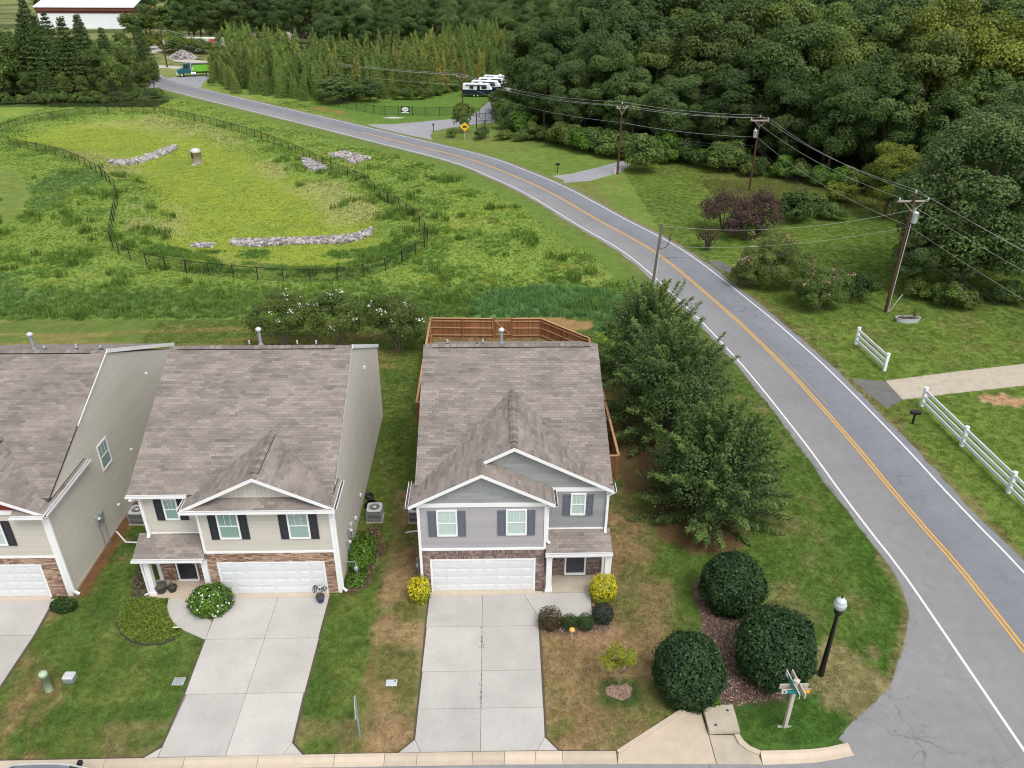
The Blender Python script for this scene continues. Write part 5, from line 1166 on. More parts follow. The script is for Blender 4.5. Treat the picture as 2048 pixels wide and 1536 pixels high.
garage(A, -25.3, -20.55, 1.9, 27.5); brickwork(A, [(-20.46, -19.72, .05, 2.36), (-25.4, -20.46, 1.99, 2.36)], 27.5, 25, 150, True)
gutter(A, (-20.76, 27.11, 4.92), (-19.3, 27.11, 4.92), (0, -1, 0)); gutter(A, (-19.35, 27.15, 4.92), (-19.35, 31.45, 4.92), (1, 0, 0))
downspout(A, [(-19.4, 27.25, 4.8), (-19.47, 27.5, 4.6), (-19.47, 27.56, .25), (-19.22, 27.5, .12)], .12)
ridge_vent(A, (-28, 35.8, 8.571), (-20.2, 35.8, 8.571), 0, True, .2, .43); ridge_caps(A, (-28.4, 35.8, 8.571), (-19.48, 35.8, 8.571), .43); ridge_vent(A, (-22.75, 27.6, 6.53), (-22.75, 30.8, 6.53), 0, False, .17, .46); ridge_caps(A, (-22.75, 27.2, 6.52), (-22.75, 31.3, 6.52), .46, False)
for x, h in ((-22.7, .25), (-21.1, .32), (-18.9 - 1.0, .25)): pipe_vent(A, x, 36.1, 8.45, h)
flue(A, -23.15, 36.0, 8.46, .85)
meter(A, -19.53, 30.9, 1.75); 
b = MB(); b.bbox(-19.53, -19.38, 31.15, 31.4, 1.5, 1.95, .02); b.tube([(-19.42, 31.3, 1.5), (-19.42, 31.3, 0)], .03, 6); b.build('cable_box', M_grey, A)
for y, z in ((35.6, 2.7), (39.2, 5.4), (33.0, 1.0)):
    b = MB(); b.bbox(-19.53, -19.43, y - .07, y + .07, z, z + .12, .02); b.build('wall_vent', M_trim, A)
# ------------------------------------------------------------------ fences
def picket_run(t, pts, z1, inside, pick=True, skip=()):
    """posts and rails on the inside, boards on the outside; inside = unit vector per leg"""
    for li, (a, c) in enumerate(zip(pts[:-1], pts[1:])):
        a, c = Vector((*a, 0)), Vector((*c, 0)); d = c - a; L = d.length; u = d / L; n = Vector((*inside[li], 0))
        k = max(1, round(L / 2.4))
        for i in range(k + 1):
            if li and i == 0: continue
            p = a + d * (i / k) + n * .05; b = MB(); b.box(p.x - .045, p.x + .045, p.y - .045, p.y + .045, 0, z1 + .02, R.random()); b.build('fence_post', M_cedar, t)
        for z in (.22, z1 * .52, z1 - .2):
            b = MB(); b.beam(a + n * .03 + Vector((0, 0, z)), c + n * .03 + Vector((0, 0, z)), .04, .085); b.build('fence_rail', M_cedar2, t)
        b = MB(); b.beam(a + Vector((0, 0, z1 + .02)), c + Vector((0, 0, z1 + .02)), .14, .035); b.build('cap_rail', M_cedar2, t)
        w = .14; m = int(L / w); ang = math.atan2(u.y, u.x)
        for i in range(m):
            p = a + u * (w * (i + .5)); o = bpy.data.objects.new('picket', PICK[R.randrange(6)]); COL.objects.link(o); o.parent = t
            o.location = p - n * .02 - Vector(ORG[t]) + Vector((0, 0, R.uniform(-.01, .01))); o.rotation_euler = (0, 0, ang); o.scale = (1, 1, z1 / 1.6)
PICK = []
for i in range(6):
    b = MB(); b.box(-.066, .066, -.009, .009, 0.03, 1.58, (i + .5) / 6); me = b.mesh('picket'); me.materials.append(M_cedar); PICK.append(me)
t = thing('wooden_fence', (1, 46, 0), 'reddish cedar privacy fence round the back yard of the grey house, with a braced gate', 'fence')
picket_run(t, [(-3.5, 42.33), (-4.83, 42.33), (-4.83, 55.2), (0.06, 55.02)], 1.6, [(0, 1), (1, 0), (0, -1)])
picket_run(t, [(1.38, 55.0), (3.66, 55.0), (6.95, 51.5), (6.95, 36.25), (5.2, 36.25)], 1.6, [(0, -1), (-.72, -.69), (-1, 0), (0, 1)])
b = MB(); b.box(.10, 1.34, 54.94, 54.98, .25, .34); b.box(.10, 1.34, 54.94, 54.98, 1.4, 1.49); b.beam((.14, 54.93, 1.42), (1.3, 54.93, .32), .03, .08); g = b.build('gate', M_cedar2, t)
for i in range(9):
    o = bpy.data.objects.new('picket', PICK[R.randrange(6)]); COL.objects.link(o); o.parent = g; o.location = Vector((.16 + .137 * i, 55.0, 0)) - Vector(ORG[t])
for xx in (.03, 1.40):
    b = MB(); b.box(xx - .07, xx + .07, 54.9, 55.02, 0, 1.72); b.build('gate_post', M_cedar, t)

def resample(P, step):
    P = np.array(P); s = np.concatenate([[0], np.cumsum(np.linalg.norm(np.diff(P, axis=0), axis=1))]); n = max(1, int(round(s[-1] / step))); q = np.linspace(0, s[-1], n + 1)
    return np.stack([np.interp(q, s, P[:, 0]), np.interp(q, s, P[:, 1])], 1)
def chain_fence(name, label, P, h, step, posts=True, pr=.03, z=None):
    z = z or (lambda x, y: 0.0)
    Q = resample(P, step); t = thing(name, (float(Q[0][0]), float(Q[0][1]), 0), label, 'fence')
    pm = None
    for i, (x, y) in enumerate(Q):
        if pm is None:
            b = MB(); b.tube([(0, 0, -.1), (0, 0, h)], pr, 6); b.lathe((0, 0, h), [(pr * 1.1, 0), (pr, .03), (.005, .05)], 6); pm = b.mesh('fence_post'); pm.materials.append(M_chain)
        o = bpy.data.objects.new('fence_post', pm); COL.objects.link(o); o.parent = t; o.location = Vector((float(x), float(y), z(x, y))) - Vector(ORG[t])
        if i % 9 == 0: o.scale = (1.6, 1.6, 1.05)
    S = [tuple(map(float, p)) for p in Q]
    b = MB(); b.tube([(x, y, z(x, y) + h - .02) for x, y in S], pr * .75, 5); b.build('top_rail', M_chain, t)
    b = MB(); W = resample(P, .16); n = len(W); hh = h - .06; k = int(hh / .16)
    zz = [z(x, y) for x, y in W]
    for i in range(n - 1):
        for sg in (1, -1):
            j = i + sg * k
            if 0 <= j < n:
                a = Vector((W[i][0], W[i][1], zz[i] + .03)); c = Vector((W[j][0], W[j][1], zz[j] + hh)); d = Vector((0, 0, .011))
                b.add([a - d, c - d, c + d, a + d], [(0, 1, 2, 3)])
    q = b.build('wire_mesh', M_chain, t); q['kind'] = 'stuff'; return t
chain_fence('chain_link_fence', 'long black chain link fence curving round the grassy pond basin', [PF[0]] + PF[1:], 1.25, 2.45, pr=.042)
FARF = [(-33.1, 160.8), (-29.1, 157.4), (-25.1, 154.2), (-20.8, 150.1), (-16.9, 149.6), (-9.6, 149.2), (-4.6, 150.2)]
chain_fence('chain_link_fence', 'black chain link fence in front of the parked trailers, with a black and white sign', FARF, 1.55, 2.5, pr=.045)
chain_fence('chain_link_fence', 'short black chain link fence along the asphalt drive, ending in an open gate', [(-2.7, 142.0), (-1.2, 142.9), (.45, 144.8), (2.1, 147.2)], 1.6, 2.0, pr=.045)
chain_fence('chain_link_fence', 'black chain link gate leaf standing open beside the drive', [(-4.55, 150.6), (-3.5, 149.2), (-2.2, 147.2)], 1.6, 1.8, pr=.045)
chain_fence('chain_link_fence', 'lowest short piece of black fence behind the yellow warning sign', [(-2.6, 137.1), (-1.3, 136.7), (0, 135.9)], 1.5, 1.4, pr=.045)

def vinyl_fence(label, pts, ends):
    t = thing('rail_fence', (*pts[0], 0), label, 'fence')
    for x, y in pts:
        b = MB(); b.bbox(x - .10, x + .10, y - .10, y + .10, 0, 1.38, .01); b.lathe((x, y, 1.38), [(.16, 0), (.16, .03), (.02, .09)], 4, smooth=False); b.build('fence_post', M_vinyl, t)
    for (x0, y0), (x1, y1) in zip(pts[:-1], pts[1:]):
        for z in (.34, .74, 1.16):
            b = MB(); b.beam((x0, y0 - .07, z), (x1, y1 + .07, z), .06, .20); b.build('fence_rail', M_vinyl, t)
vinyl_fence('short white three rail vinyl fence panel above the concrete drive', [(27.78, 53.5), (28.03, 49.1)], 0)
vinyl_fence('long white three rail vinyl fence running off the right edge', [(28.3, 44.1), (28.42, 39.3), (28.55, 34.6), (28.65, 29.9), (28.75, 25.2)], 0)

# ------------------------------------------------------------------ utility poles and wires
def pole(x, y, h, label, m=M_pole, r=.15, arm=None, az=0.0, xf=None, lean=(0, 0), arm2=False, ins=True, group='utility poles'):
    t = thing('utility_pole', (x, y, 0), label, 'utility pole', group)
    top = Vector((x + lean[0], y + lean[1], h)); b = MB(); b.tube([(x, y, -.2), ((x + top.x) / 2, (y + top.y) / 2, h / 2), top], [r, r * .85, r * .68], 10); b.build('pole', m, t); c, s = math.cos(az), math.sin(az)
    if arm:
        L, za = arm
        for k in ((-1, 1) if arm2 else (1,)):
            o = Vector((-s, c, 0)) * .15 * k; b = MB(); b.beam(top + o + Vector((-c * L / 2, -s * L / 2, za - h)), top + o + Vector((c * L / 2, s * L / 2, za - h)), .10, .125); b.build('crossarm', M_arm, t)
        for sg in (-1, 1):
            b = MB(); b.beam(top + Vector((c * sg * L * .3, s * sg * L * .3, za - h - .05)) + Vector((s, -c, 0)) * .12, top + Vector((0, 0, za - h - .75)) + Vector((s, -c, 0)) * .12, .02, .05); b.build('brace', M_arm, t)
        for p, zt in ((-L * .46, za + .06), (L * .46, za + .06), (0, h)):
            b = MB(); q = top + Vector((c * p, s * p, zt - h)); b.lathe(q, [(.02, 0), (.07, .04), (.10, .1), (.06, .16), (.09, .2), (.03, .27)], 8); b.build('insulator', M_porc, t)
    if xf:
        z, sx = xf; q = (top.x * z / h + x * (1 - z / h) + sx * .34, y - .12, z); b = MB(); b.lathe(q, [(.20, -.42), (.23, -.38), (.23, .38), (.25, .40), (.20, .46), (.05, .5)], 14); w = b.build('transformer', M_xfmr, t)
        b = MB(); b.tube([(q[0] - .08, q[1], q[2] + .45), (q[0] - .08, q[1], q[2] + .72)], .05, 6); b.build('bushing', M_porc, w, t)
        b = MB(); b.tube([(q[0] + .2, q[1], q[2] + .3), (q[0] + .38, q[1], q[2] + .1), (q[0] + .25, q[1], q[2] - .38)], .015, 5); b.build('lead_wire', M_wire, w, t)
    return t, top
azR, az3, az2, az1, azF = rad(4), rad(0), rad(10), rad(-12), rad(-25)
tR, pR = pole(32.81, 59.58, 10.0, 'brown wooden utility pole with a grey transformer beside the metal trough', arm=(2.55, 9.35), az=azR, xf=(8.1, 1))
b = MB(); b.tube([(32.9, 59.42, 0), (32.96, 59.42, 7.6)], .035, 6); b.build('conduit', M_lgrey, tR)
b = MB(); b.tube([(33.0, 59.4, .1), (33.9, 59.6, 1.6)], .03, 6); b.build('guy_guard', M_lgrey, tR)
t3, p3 = pole(32.2, 97.1, 9.0, 'brown wooden utility pole with a grey transformer behind the purple bushes', arm=(2.2, 8.65), az=az3, xf=(7.1, -1), arm2=True)
t2, p2 = pole(16.94, 106.29, 9.05, 'brown wooden utility pole beside the gravel drive at the forest edge', arm=(1.4, 8.5), az=az2)
b = MB(); b.box(16.4, 16.65, 106.0, 106.2, 0, .9); b.build('guy_marker', M_tan_vinyl, t2)
t1, p1 = pole(-5.45, 152.75, 6.5, 'dark wooden utility pole in front of the parked trailers', arm=(2.1, 6.2), az=az1, r=.14)
tF, pF = pole(-83.0, 216.8, 9.0, 'dark utility pole with a transformer far off by the green truck', arm=(3.2, 8.6), az=azF, xf=(5.9, 1), r=.2)
tS, pS = pole(14.26, 65.27, 5.85, 'short grey weathered service pole rising behind the row of three trees', M_poleg, r=.17, lean=(.3, 0))
b = MB(); b.tube([(14.36, 65.1, 0), (14.5, 65.08, 3.5)], .05, 6); b.build('conduit', M_lgrey, tS)
b = MB(); b.tube([(14.6, 65.1, 3.7), (15.0, 65.05, 3.8), (15.25, 65.05, 4.2), (15.3, 65.05, 5.0)], .035, 6); b.build('service_mast', M_dkmet, tS)
pole(38, 10, 10.0, 'brown wooden utility pole at the near end of the overhead wires', arm=(2.55, 9.35), az=azR)
pN = Vector((38, 10, 10))
def wire(a, b_, sag, label, m=M_wire, r=.009):
    a, b_ = Vector(a), Vector(b_); pts = []
    for i in range(17):
        u = i / 16; p = a.lerp(b_, u); p.z -= 4 * sag * u * (1 - u); pts.append(p)
    b = MB(); b.tube([p - a for p in pts], r, 5); o = link('power_line', b.mesh('power_line'), m); o.location = a; tag(o, label, 'wire', 'overhead wires')
def armp(top, L, za, az, s): return Vector((top.x + math.cos(az) * s * L * .46, top.y + math.sin(az) * s * L * .46, za + .33))
ends = {'N': (pN, 2.55, 9.35, azR), 'R': (pR, 2.55, 9.35, azR), '3': (p3, 2.2, 8.65, az3), '2': (p2, 1.4, 8.5, az2), '1': (p1, 2.1, 6.2, az1), 'F': (pF, 3.2, 8.6, azF)}
for a, c, lab, sg, rr in (('R', 'N', 'from the trough pole towards the near right corner', .9, .010), ('3', 'R', 'from the purple bush pole to the trough pole', .8, .013), ('2', '3', 'from the gravel drive pole to the purple bush pole', .35, .015), ('1', '2', 'from the trailer pole to the gravel drive pole', 1.0, .015), ('F', '1', 'from the far truck pole to the trailer pole', 1.8, .018)):
    A_, C_ = ends[a], ends[c]
    for s in (-1, 1): wire(armp(*A_, s), armp(*C_, s), sg, 'bare overhead line ' + lab, r=rr)
    wire((A_[0].x, A_[0].y, A_[0].z + .27), (C_[0].x, C_[0].y, C_[0].z + .27), sg, 'bare overhead line ' + lab, r=rr)
    za, zc = A_[0].z * .745, C_[0].z * .745
    wire((A_[0].x, A_[0].y, za), (C_[0].x, C_[0].y, zc), sg, 'neutral wire below the crossarms ' + lab, r=rr)
    if a in 'R32':
        wire((A_[0].x, A_[0].y, A_[0].z * .63), (C_[0].x, C_[0].y, C_[0].z * .63), sg * 1.1, 'grey telephone cable ' + lab, M_wire2, rr); wire((A_[0].x, A_[0].y, A_[0].z * .60), (C_[0].x, C_[0].y, C_[0].z * .60), sg * 1.3, 'grey telephone cable ' + lab, M_wire2, rr)
wire((14.55, 65.2, 5.7), (32.7, 59.5, 8.7), .9, 'service wire from the short grey pole, topmost of three', r=.012); wire((14.52, 65.2, 3.9), (32.7, 59.5, 7.3), .7, 'service wire from the short grey pole, middle of three', r=.010); wire((14.5, 65.2, 2.9), (32.7, 59.5, 6.5), .7, 'service wire from the short grey pole, lowest of three', M_wire2, .013)
b = MB(); b.box(-.09, .09, -.09, .09, 0, .95); b.solo('marker_post', M_lgrey, (32.35, 59.45, 0), 'small white marker post at the foot of the transformer pole', 'post')

# ------------------------------------------------------------------ street furniture
t = thing('street_lamp', (13.47, 22.34, 0), 'black post lamp with a clear acorn globe on the corner lawn', 'street lamp')
b = MB(); b.lathe((13.47, 22.34, 0), [(.13, 0), (.13, .25), (.115, .35), (.10, 1.2), (.07, 3.3), (.06, 3.42)], 14); b.build('pole', M_black, t)
b = MB(); b.lathe((13.47, 22.34, 3.42), [(.06, 0), (.13, .04), (.19, .26), (.19, .30), (.1, .3)], 14); b.build('lamp_holder', M_black, t)
b = MB(); b.lathe((13.47, 22.34, 3.72), [(.14, 0), (.24, .12), (.25, .26), (.255, .28), (.25, .3), (.20, .42), (.205, .44), (.19, .46), (.10, .55), (.03, .58)], 18); gl = b.build('globe', M_globe, t)
b = MB(); b.tube([(13.47, 22.34, 4.3), (13.47, 22.34, 4.4), (13.47, 22.34, 4.46)], [.04, .025, .012], 8); b.build('finial', M_black, gl, t)
def text(parent, body, size, M, m, ext=.002, name='lettering'):
    fc = bpy.data.curves.new(name, 'FONT'); fc.body = body; fc.size = size; fc.extrude = ext; fc.align_x = 'CENTER'; fc.align_y = 'CENTER'; fc.materials.append(m)
    o = bpy.data.objects.new(name, fc); COL.objects.link(o); o.parent = parent; M = M.copy(); o.matrix_local = M; return o
t = thing('street_sign', (11.17, 19.91, 0), 'tan post with two crossed street name blades, one with a yellow end panel', 'street sign')
b = MB(); b.bbox(11.10, 11.24, 19.84, 19.98, 0, 2.55, .01); b.build('post', M_tan_vinyl, t); b = MB(); b.lathe((11.17, 19.91, 2.55), [(.14, 0), (.14, .04), (.02, .1)], 4, smooth=False); b.build('post_cap', M_tan_vinyl, t)
def blade(M, L, h, faces):
    """one sign blade: faces = list of (x0,x1,mat,text,textmat,size)"""
    b = MB(); b.M = M; b.box(-L / 2, L / 2, -.02, .02, -h / 2, h / 2); bl = b.build('sign_blade', M_tan_vinyl, t)
    b = MB(); b.M = M; b.box(-L / 2 + .01, L / 2 - .01, -.024, -.02, -h / 2 + .01, h / 2 - .01); b.build('blade_border', M_black, bl, t)
    for x0, x1, m, tx, tm, sz in faces:
        b = MB(); b.M = M; b.box(x0, x1, -.028, -.024, -h / 2 + .035, h / 2 - .035); b.build('sign_face', m, bl, t)
        if tx: text(bl, tx, sz, Matrix.Translation(-Vector(ORG[t])) @ M @ Matrix.Translation(((x0 + x1) / 2, -.031, 0)) @ Matrix.Rotation(math.pi / 2, 4, 'X'), tm)
    return bl
org = Vector((11.17, 19.91, 0))
bl = blade(Matrix.Translation((11.17, 19.80, 2.12)), 1.08, .23, [(-.52, -.34, M_swhite, '', None, 0), (-.335, .20, M_sgreen, 'SUMMIT', M_swhite, .145), (.27, .52, M_yellow, 'NO\nOUTLET', M_red, .066)])
b = MB(); b.tube([(10.74, 19.767, 2.12), (10.74, 19.769, 2.12)], .05, 12, smooth=False); b.build('sign_emblem', M_black, bl, t)
b = MB(); b.M = Matrix.Translation((11.17, 20.02, 2.14)); b.box(-.54, .54, -.02, .02, -.115, .115); b.build('sign_blade', M_tan_vinyl, t)
Mb = Matrix.Translation((11.06, 19.93, 2.36)) @ Matrix.Rotation(rad(-85), 4, 'Z')
bl = blade(Mb, 1.16, .23, [(-.54, -.36, M_swhite, '', None, 0), (-.355, .54, M_sgreen, 'SUMMER', M_swhite, .145)])
b = MB(); b.M = Matrix.Translation((11.28, 19.93, 2.36)) @ Matrix.Rotation(rad(-85), 4, 'Z'); b.box(-.58, .58, -.02, .02, -.115, .115); b.build('sign_blade', M_tan_vinyl, t)
t = thing('traffic_sign', (-5.16, 19.69, 0), 'grey diamond traffic sign seen edge on at the kerb between the driveways', 'traffic sign')
b = MB(); b.box(-5.19, -5.13, 19.66, 19.70, 0, 2.3); b.build('post', M_grey, t)
b = MB(); b.M = Matrix.Translation((-5.2, 19.72, 1.75)) @ Matrix.Rotation(rad(-82), 4, 'Z') @ Matrix.Rotation(rad(45), 4, 'Y'); b.bbox(-.40, .40, -.006, .006, -.40, .40, .003); sg = b.build('sign_plate', M_lgrey, t)
for dz in (.25, -.25):
    b = MB(); b.M = Matrix.Translation((-5.2, 19.72, 1.75 + dz)) @ Matrix.Rotation(rad(-82), 4, 'Z'); b.box(-.02, .02, -.02, .02, -.02, .02); b.build('bolt', M_dkmet, sg, t)
t = thing('warning_sign', (-4.32, 128.25, 0), 'yellow diamond warning sign with a black lorry symbol by the road bend', 'warning sign')
b = MB(); b.box(-4.36, -4.28, 128.22, 128.26, 0, 2.2); b.build('post', M_lgrey, t)
Mw = Matrix.Translation((-4.32, 128.18, 2.05)) @ Matrix.Rotation(rad(8), 4, 'Z'); b = MB(); b.M = Mw @ Matrix.Rotation(rad(45), 4, 'Y'); b.box(-.50, .50, -.01, .01, -.50, .50); sg = b.build('sign_plate', M_yellow, t)
b = MB(); b.M = Mw; b.box(-.30, .12, -.02, -.012, -.06, .16); b.box(.12, .32, -.02, -.012, -.06, .08); b.box(-.32, .34, -.02, -.012, -.12, -.06); b.box(-.22, -.10, -.02, -.012, -.18, -.12); b.box(.14, .26, -.02, -.012, -.18, -.12); b.build('lorry_symbol', M_black, sg, t)
def mailbox(x, y, label, h=.95, lean=0, rz=0, dark=M_black):
    t = thing('mailbox', (x, y, 0), label, 'mailbox'); b = MB(); b.box(x - .05, x + .05, y - .05, y + .05, 0, h); b.build('post', dark, t)
    pr = [(-.12, 0), (.12, 0), (.12, .16), (.08, .24), (0, .27), (-.08, .24), (-.12, .16)]; b = MB(); n = len(pr); L = .3
    b.M = Matrix.Translation((x, y, h)) @ Matrix.Rotation(rz, 4, 'Z') @ Matrix.Rotation(lean, 4, 'X')
    b.add([(px, -L, pz) for px, pz in pr] + [(px, L, pz) for px, pz in pr], [tuple(range(n)), tuple(range(2 * n - 1, n - 1, -1))] + [(n + i, n + (i + 1) % n, (i + 1) % n, i) for i in range(n)]); b.build('box', dark, t)
    b = MB(); b.M = Matrix.Translation((x, y, h)) @ Matrix.Rotation(rz, 4, 'Z'); b.box(.125, .14, -.1, .0, .1, .3); b.build('flag', M_red, t)
mailbox(-9.74, 134.6, 'black mailbox on a post at the mouth of the trailer drive', 1.1); mailbox(8.87, 107.1, 'black mailbox on a post beside the gravel drive', 1.0, rz=1.2); mailbox(26.65, 41.9, 'black mailbox at the end of the long white fence', .75, rz=1.45)
def ac(x, y, label, rz=0):
    t = thing('air_conditioner', (x, y, 0), label, 'air conditioner', 'air conditioning units beside the houses'); w = .37
    b = MB(); b.box(x - .43, x + .43, y - .43, y + .43, -.02, .06); b.build('base_pad', M_conc2, t)
    b = MB(); b.bbox(x - w, x + w, y - w, y + w, .06, .70, .02); b.build('body', M_coil, t)
    for k in range(7):
        z = .12 + k * .08; b = MB(); b.box(x - w - .012, x + w + .012, y - w - .012, y - w, z, z + .02); b.box(x - w - .012, x - w, y - w, y + w, z, z + .02); b.box(x + w, x + w + .012, y - w, y + w, z, z + .02); b.build('louver', M_grey, t)
    for sx in (-1, 1):
        for sy in (-1, 1): b = MB(); b.box(x + sx * w - .025, x + sx * w + .025, y + sy * w - .025, y + sy * w + .025, .06, .70); b.build('corner_rail', M_grey, t)
    b = MB(); n = 24
    for k in range(n):         # top plate with a round opening
        a0, a1 = 2 * math.pi * k / n, 2 * math.pi * (k + 1) / n; f = lambda a: (lambda m: (x + .39 * max(-1, min(1, math.cos(a) * m)), y + .39 * max(-1, min(1, math.sin(a) * m))))(1.25)
        p0, p1 = f(a0), f(a1); i0, i1 = (x + .28 * math.cos(a0), y + .28 * math.sin(a0)), (x + .28 * math.cos(a1), y + .28 * math.sin(a1))
        b.add([(*i0, .76), (*p0, .74), (*p1, .74), (*i1, .76), (*p0, .69), (*p1, .69), (*i0, .66), (*i1, .66)], [(0, 1, 2, 3), (1, 4, 5, 2), (0, 3, 7, 6)])
    b.build('top_cover', M_lgrey, t)
    b = MB(); b.lathe((x, y, .60), [(.29, 0), (.29, .02)], 20); b.build('fan_well', M_dkmet, t)
    b = MB(); b.lathe((x, y, .74), [(.09, 0), (.09, .03), (.03, .045)], 12)
    for k in range(12): a = k * math.pi / 6; b.tube([(x + .08 * math.cos(a), y + .08 * math.sin(a), .755), (x + .29 * math.cos(a + .35), y + .29 * math.sin(a + .35), .755)], .008, 4)
    b.build('fan_guard', M_lgrey, t)
    for k in range(3):
        a = k * 2.094; b = MB(); b.add([(x, y, .66), (x + .24 * math.cos(a - .3), y + .24 * math.sin(a - .3), .68), (x + .26 * math.cos(a + .3), y + .26 * math.sin(a + .3), .63)], [(0, 1, 2)]); b.build('fan_blade', M_grey, t)
    return t
ac(-6.30, 32.98, 'grey air conditioner beside the beige middle house, black hose behind it'); ac(-18.6, 33.0, 'grey air conditioner half hidden behind the left corner of the beige middle house'); ac(-4.12, 32.9, 'grey air conditioner half hidden by the left corner of the grey house')
def pipe_on_ground(pts, label, m=M_trim, r=.035, cat='pipe'):
    b = MB(); b.tube([Vector(p) - Vector(pts[0]) for p in pts], r, 6); o = link('drain_pipe', b.mesh('drain_pipe'), m); o.location = pts[0]; tag(o, label, cat)
pipe_on_ground([(-19.4, 32.0, .1), (-18.6, 31.2, .06), (-17.6, 31.15, .06)], 'white drain pipe bent round the left air conditioner', r=.045); pipe_on_ground([(-4.6, 31.7, .05), (-3.6, 31.95, .05)], 'white drain pipe below the half hidden air conditioner of the grey house', r=.04)
b = MB(); b.box(-.65, .45, -.03, .03, 0, .05); b.box(.40, .46, .03, .75, 0, .05); b.solo('timber_edging', M_tan_vinyl, (-6.3, 32.4, 0), 'pale timber edging in front of the air conditioner', 'edging')
t = thing('garden_hose', (-6.75, 34.2, 0), 'heap of black coiled hose behind the air conditioner', 'hose')
for k in range(5):
    b = MB(); r_ = .30 - .02 * k; b.tube([(-6.7 + r_ * math.cos(a * .5) + .02 * k, 33.95 + r_ * math.sin(a * .5), .06 + .06 * k + .01 * a) for a in range(13)], .035, 6); b.build('hose_coil', M_black, t)
for k in range(3):
    b = MB(); r_ = .2; b.tube([(-6.85 + r_ * math.cos(a * .5), 34.75 + r_ * math.sin(a * .5), .06 + .07 * k) for a in range(13)], .04, 6); b.build('hose_coil', M_dkmet, t)
def splash(x, y, rz, label, m=M_splash):
    b = MB(); b.M = Matrix.Rotation(rz, 4, 'Z'); b.add([(-.12, -.16, 0), (.5, -.22, 0), (.5, .22, 0), (-.12, .16, 0), (-.12, -.16, .05), (.5, -.22, .03), (.5, .22, .03), (-.12, .16, .05), (-.1, -.12, .03), (.5, -.17, .012), (.5, .17, .012), (-.1, .12, .03)],
        [(0, 1, 5, 4), (2, 3, 7, 6), (3, 0, 4, 7), (4, 5, 9, 8), (8, 9, 10, 11), (11, 10, 6, 7), (7, 4, 8, 11)]); b.M = None; b.solo('splash_block', m, (x, y, 0.005), label, 'splash block', 'splash blocks under the downspouts')
splash(-6.95, 27.5, .05, 'pale green splash block at the right corner of the beige middle house'); splash(-19.3, 27.35, -.05, 'pale green splash block beside the left edge house'); splash(-16.15, 27.65, 3.2, 'pale green splash block left of the beige porch'); splash(5.45, 27.3, .05, 'grey splash block beside the right yellow bush', M_lgrey)

# ------------------------------------------------------------------ small things on the lawns
t = thing('utility_pedestal', (-18.05, 22.2, 0), 'pale green round utility pedestal on the left lawn', 'pedestal')
b = MB(); b.lathe((-18.05, 22.2, 0), [(.15, 0), (.15, .80), (.165, .80), (.165, .95), (.14, 1.0), (.05, 1.02)], 16); b.build('housing', M_pedg, t)
t = thing('utility_box', (-17.43, 22.64, 0), 'small grey utility box beside the pale green pedestal', 'utility box')
b = MB(); b.bbox(-17.63, -17.22, 22.5, 22.85, 0, .22, .01); b.build('housing', M_grey, t); b = MB(); b.bbox(-17.65, -17.2, 22.48, 22.87, .22, .34, .05); b.build('lid', M_lgrey, t)
b = MB(); b.bbox(-.20, .20, -.2, .2, 0, .85, .05); b.solo('utility_pedestal', M_tan_vinyl, (-3.95, 102.95, 0), 'pale utility pedestal on the grass beside the road bend', 'pedestal')
t = thing('drain_grate', (-12.96, 22.5, 0), 'grey slotted drain grate in the lawn by the beige house driveway', 'drain grate')
b = MB(); b.box(-13.2, -12.74, 22.32, 22.7, -.02, .03); b.build('frame', M_lgrey, t)
for k in range(6): b = MB(); b.box(-13.17, -12.77, 22.35 + k * .055, 22.375 + k * .055, .03, .045); b.build('grate_bar', M_grey, t)
t = thing('meter_lid', (-4.27, 22.25, 0), 'blue grey water meter lid in the dry grass strip', 'meter lid'); b = MB(); b.bbox(-4.50, -4.04, 22.1, 22.42, -.02, .05, .012); b.build('lid', M_lgrey, t); b = MB(); b.box(-4.16, -4.10, 22.3, 22.36, .05, .055); b.build('key_hole', M_black, t)
b = MB(); b.box(-4.5, -4.05, 22.46, 22.62, 0, .02); b.poly([(0, 0, 0)] * 3) if False else None
b = MB(); b.bbox(-.2, .2, -.2, .2, 0, .06, .015); b.solo('valve_lid', M_pedg, (-6.3, 34.65, 0), 'pale green square valve lid on the side lawn', 'valve lid')
def manhole(x, y, r, label, m=M_dkmet, z=.012):
    b = MB(); b.lathe((0, 0, 0), [(r * 1.12, -.02), (r * 1.12, .012), (r, .014), (r, .008), (r * .3, .01), (.01, .01)], 20); b.solo('manhole_cover', m, (x, y, z), label, 'manhole cover', 'round iron covers')
manhole(12.75, 21.2, .34, 'round dark iron cover in the grass beside the street sign', z=.01); manhole(18.25, 20.9, .13, 'small round iron cover in the side street asphalt'); manhole(10.15, 86.4, .33, 'round iron cover in the near lane of the far road', z=.02); manhole(15.84, 82.7, .33, 'round iron cover in the far lane opposite', z=.02); manhole(4.08, 22.34, .11, 'small purple round valve cover left of the sapling', mat('purple_plastic', (.12, .08, .12), .6), .01)
t = thing('garden_light', (3.31, 24.5, 0), 'orange mushroom capped garden light in front of the clipped bushes', 'garden light'); b = MB(); b.tube([(3.31, 24.5, 0), (3.31, 24.5, .52)], .025, 6); b.build('stake', M_tan_vinyl, t); b = MB(); b.lathe((3.31, 24.5, .50), [(.03, 0), (.125, .02), (.135, .05), (.09, .1), (.02, .125)], 14); b.build('cap', M_orange, t)
t = thing('garden_plaque', (-13.95, 25.2, 0), 'pale yellow round number plaque on a stake beside the curved walk', 'plaque'); b = MB(); b.tube([(-13.95, 25.2, 0), (-13.95, 25.2, .25)], .02, 6); b.build('stake', M_black, t)
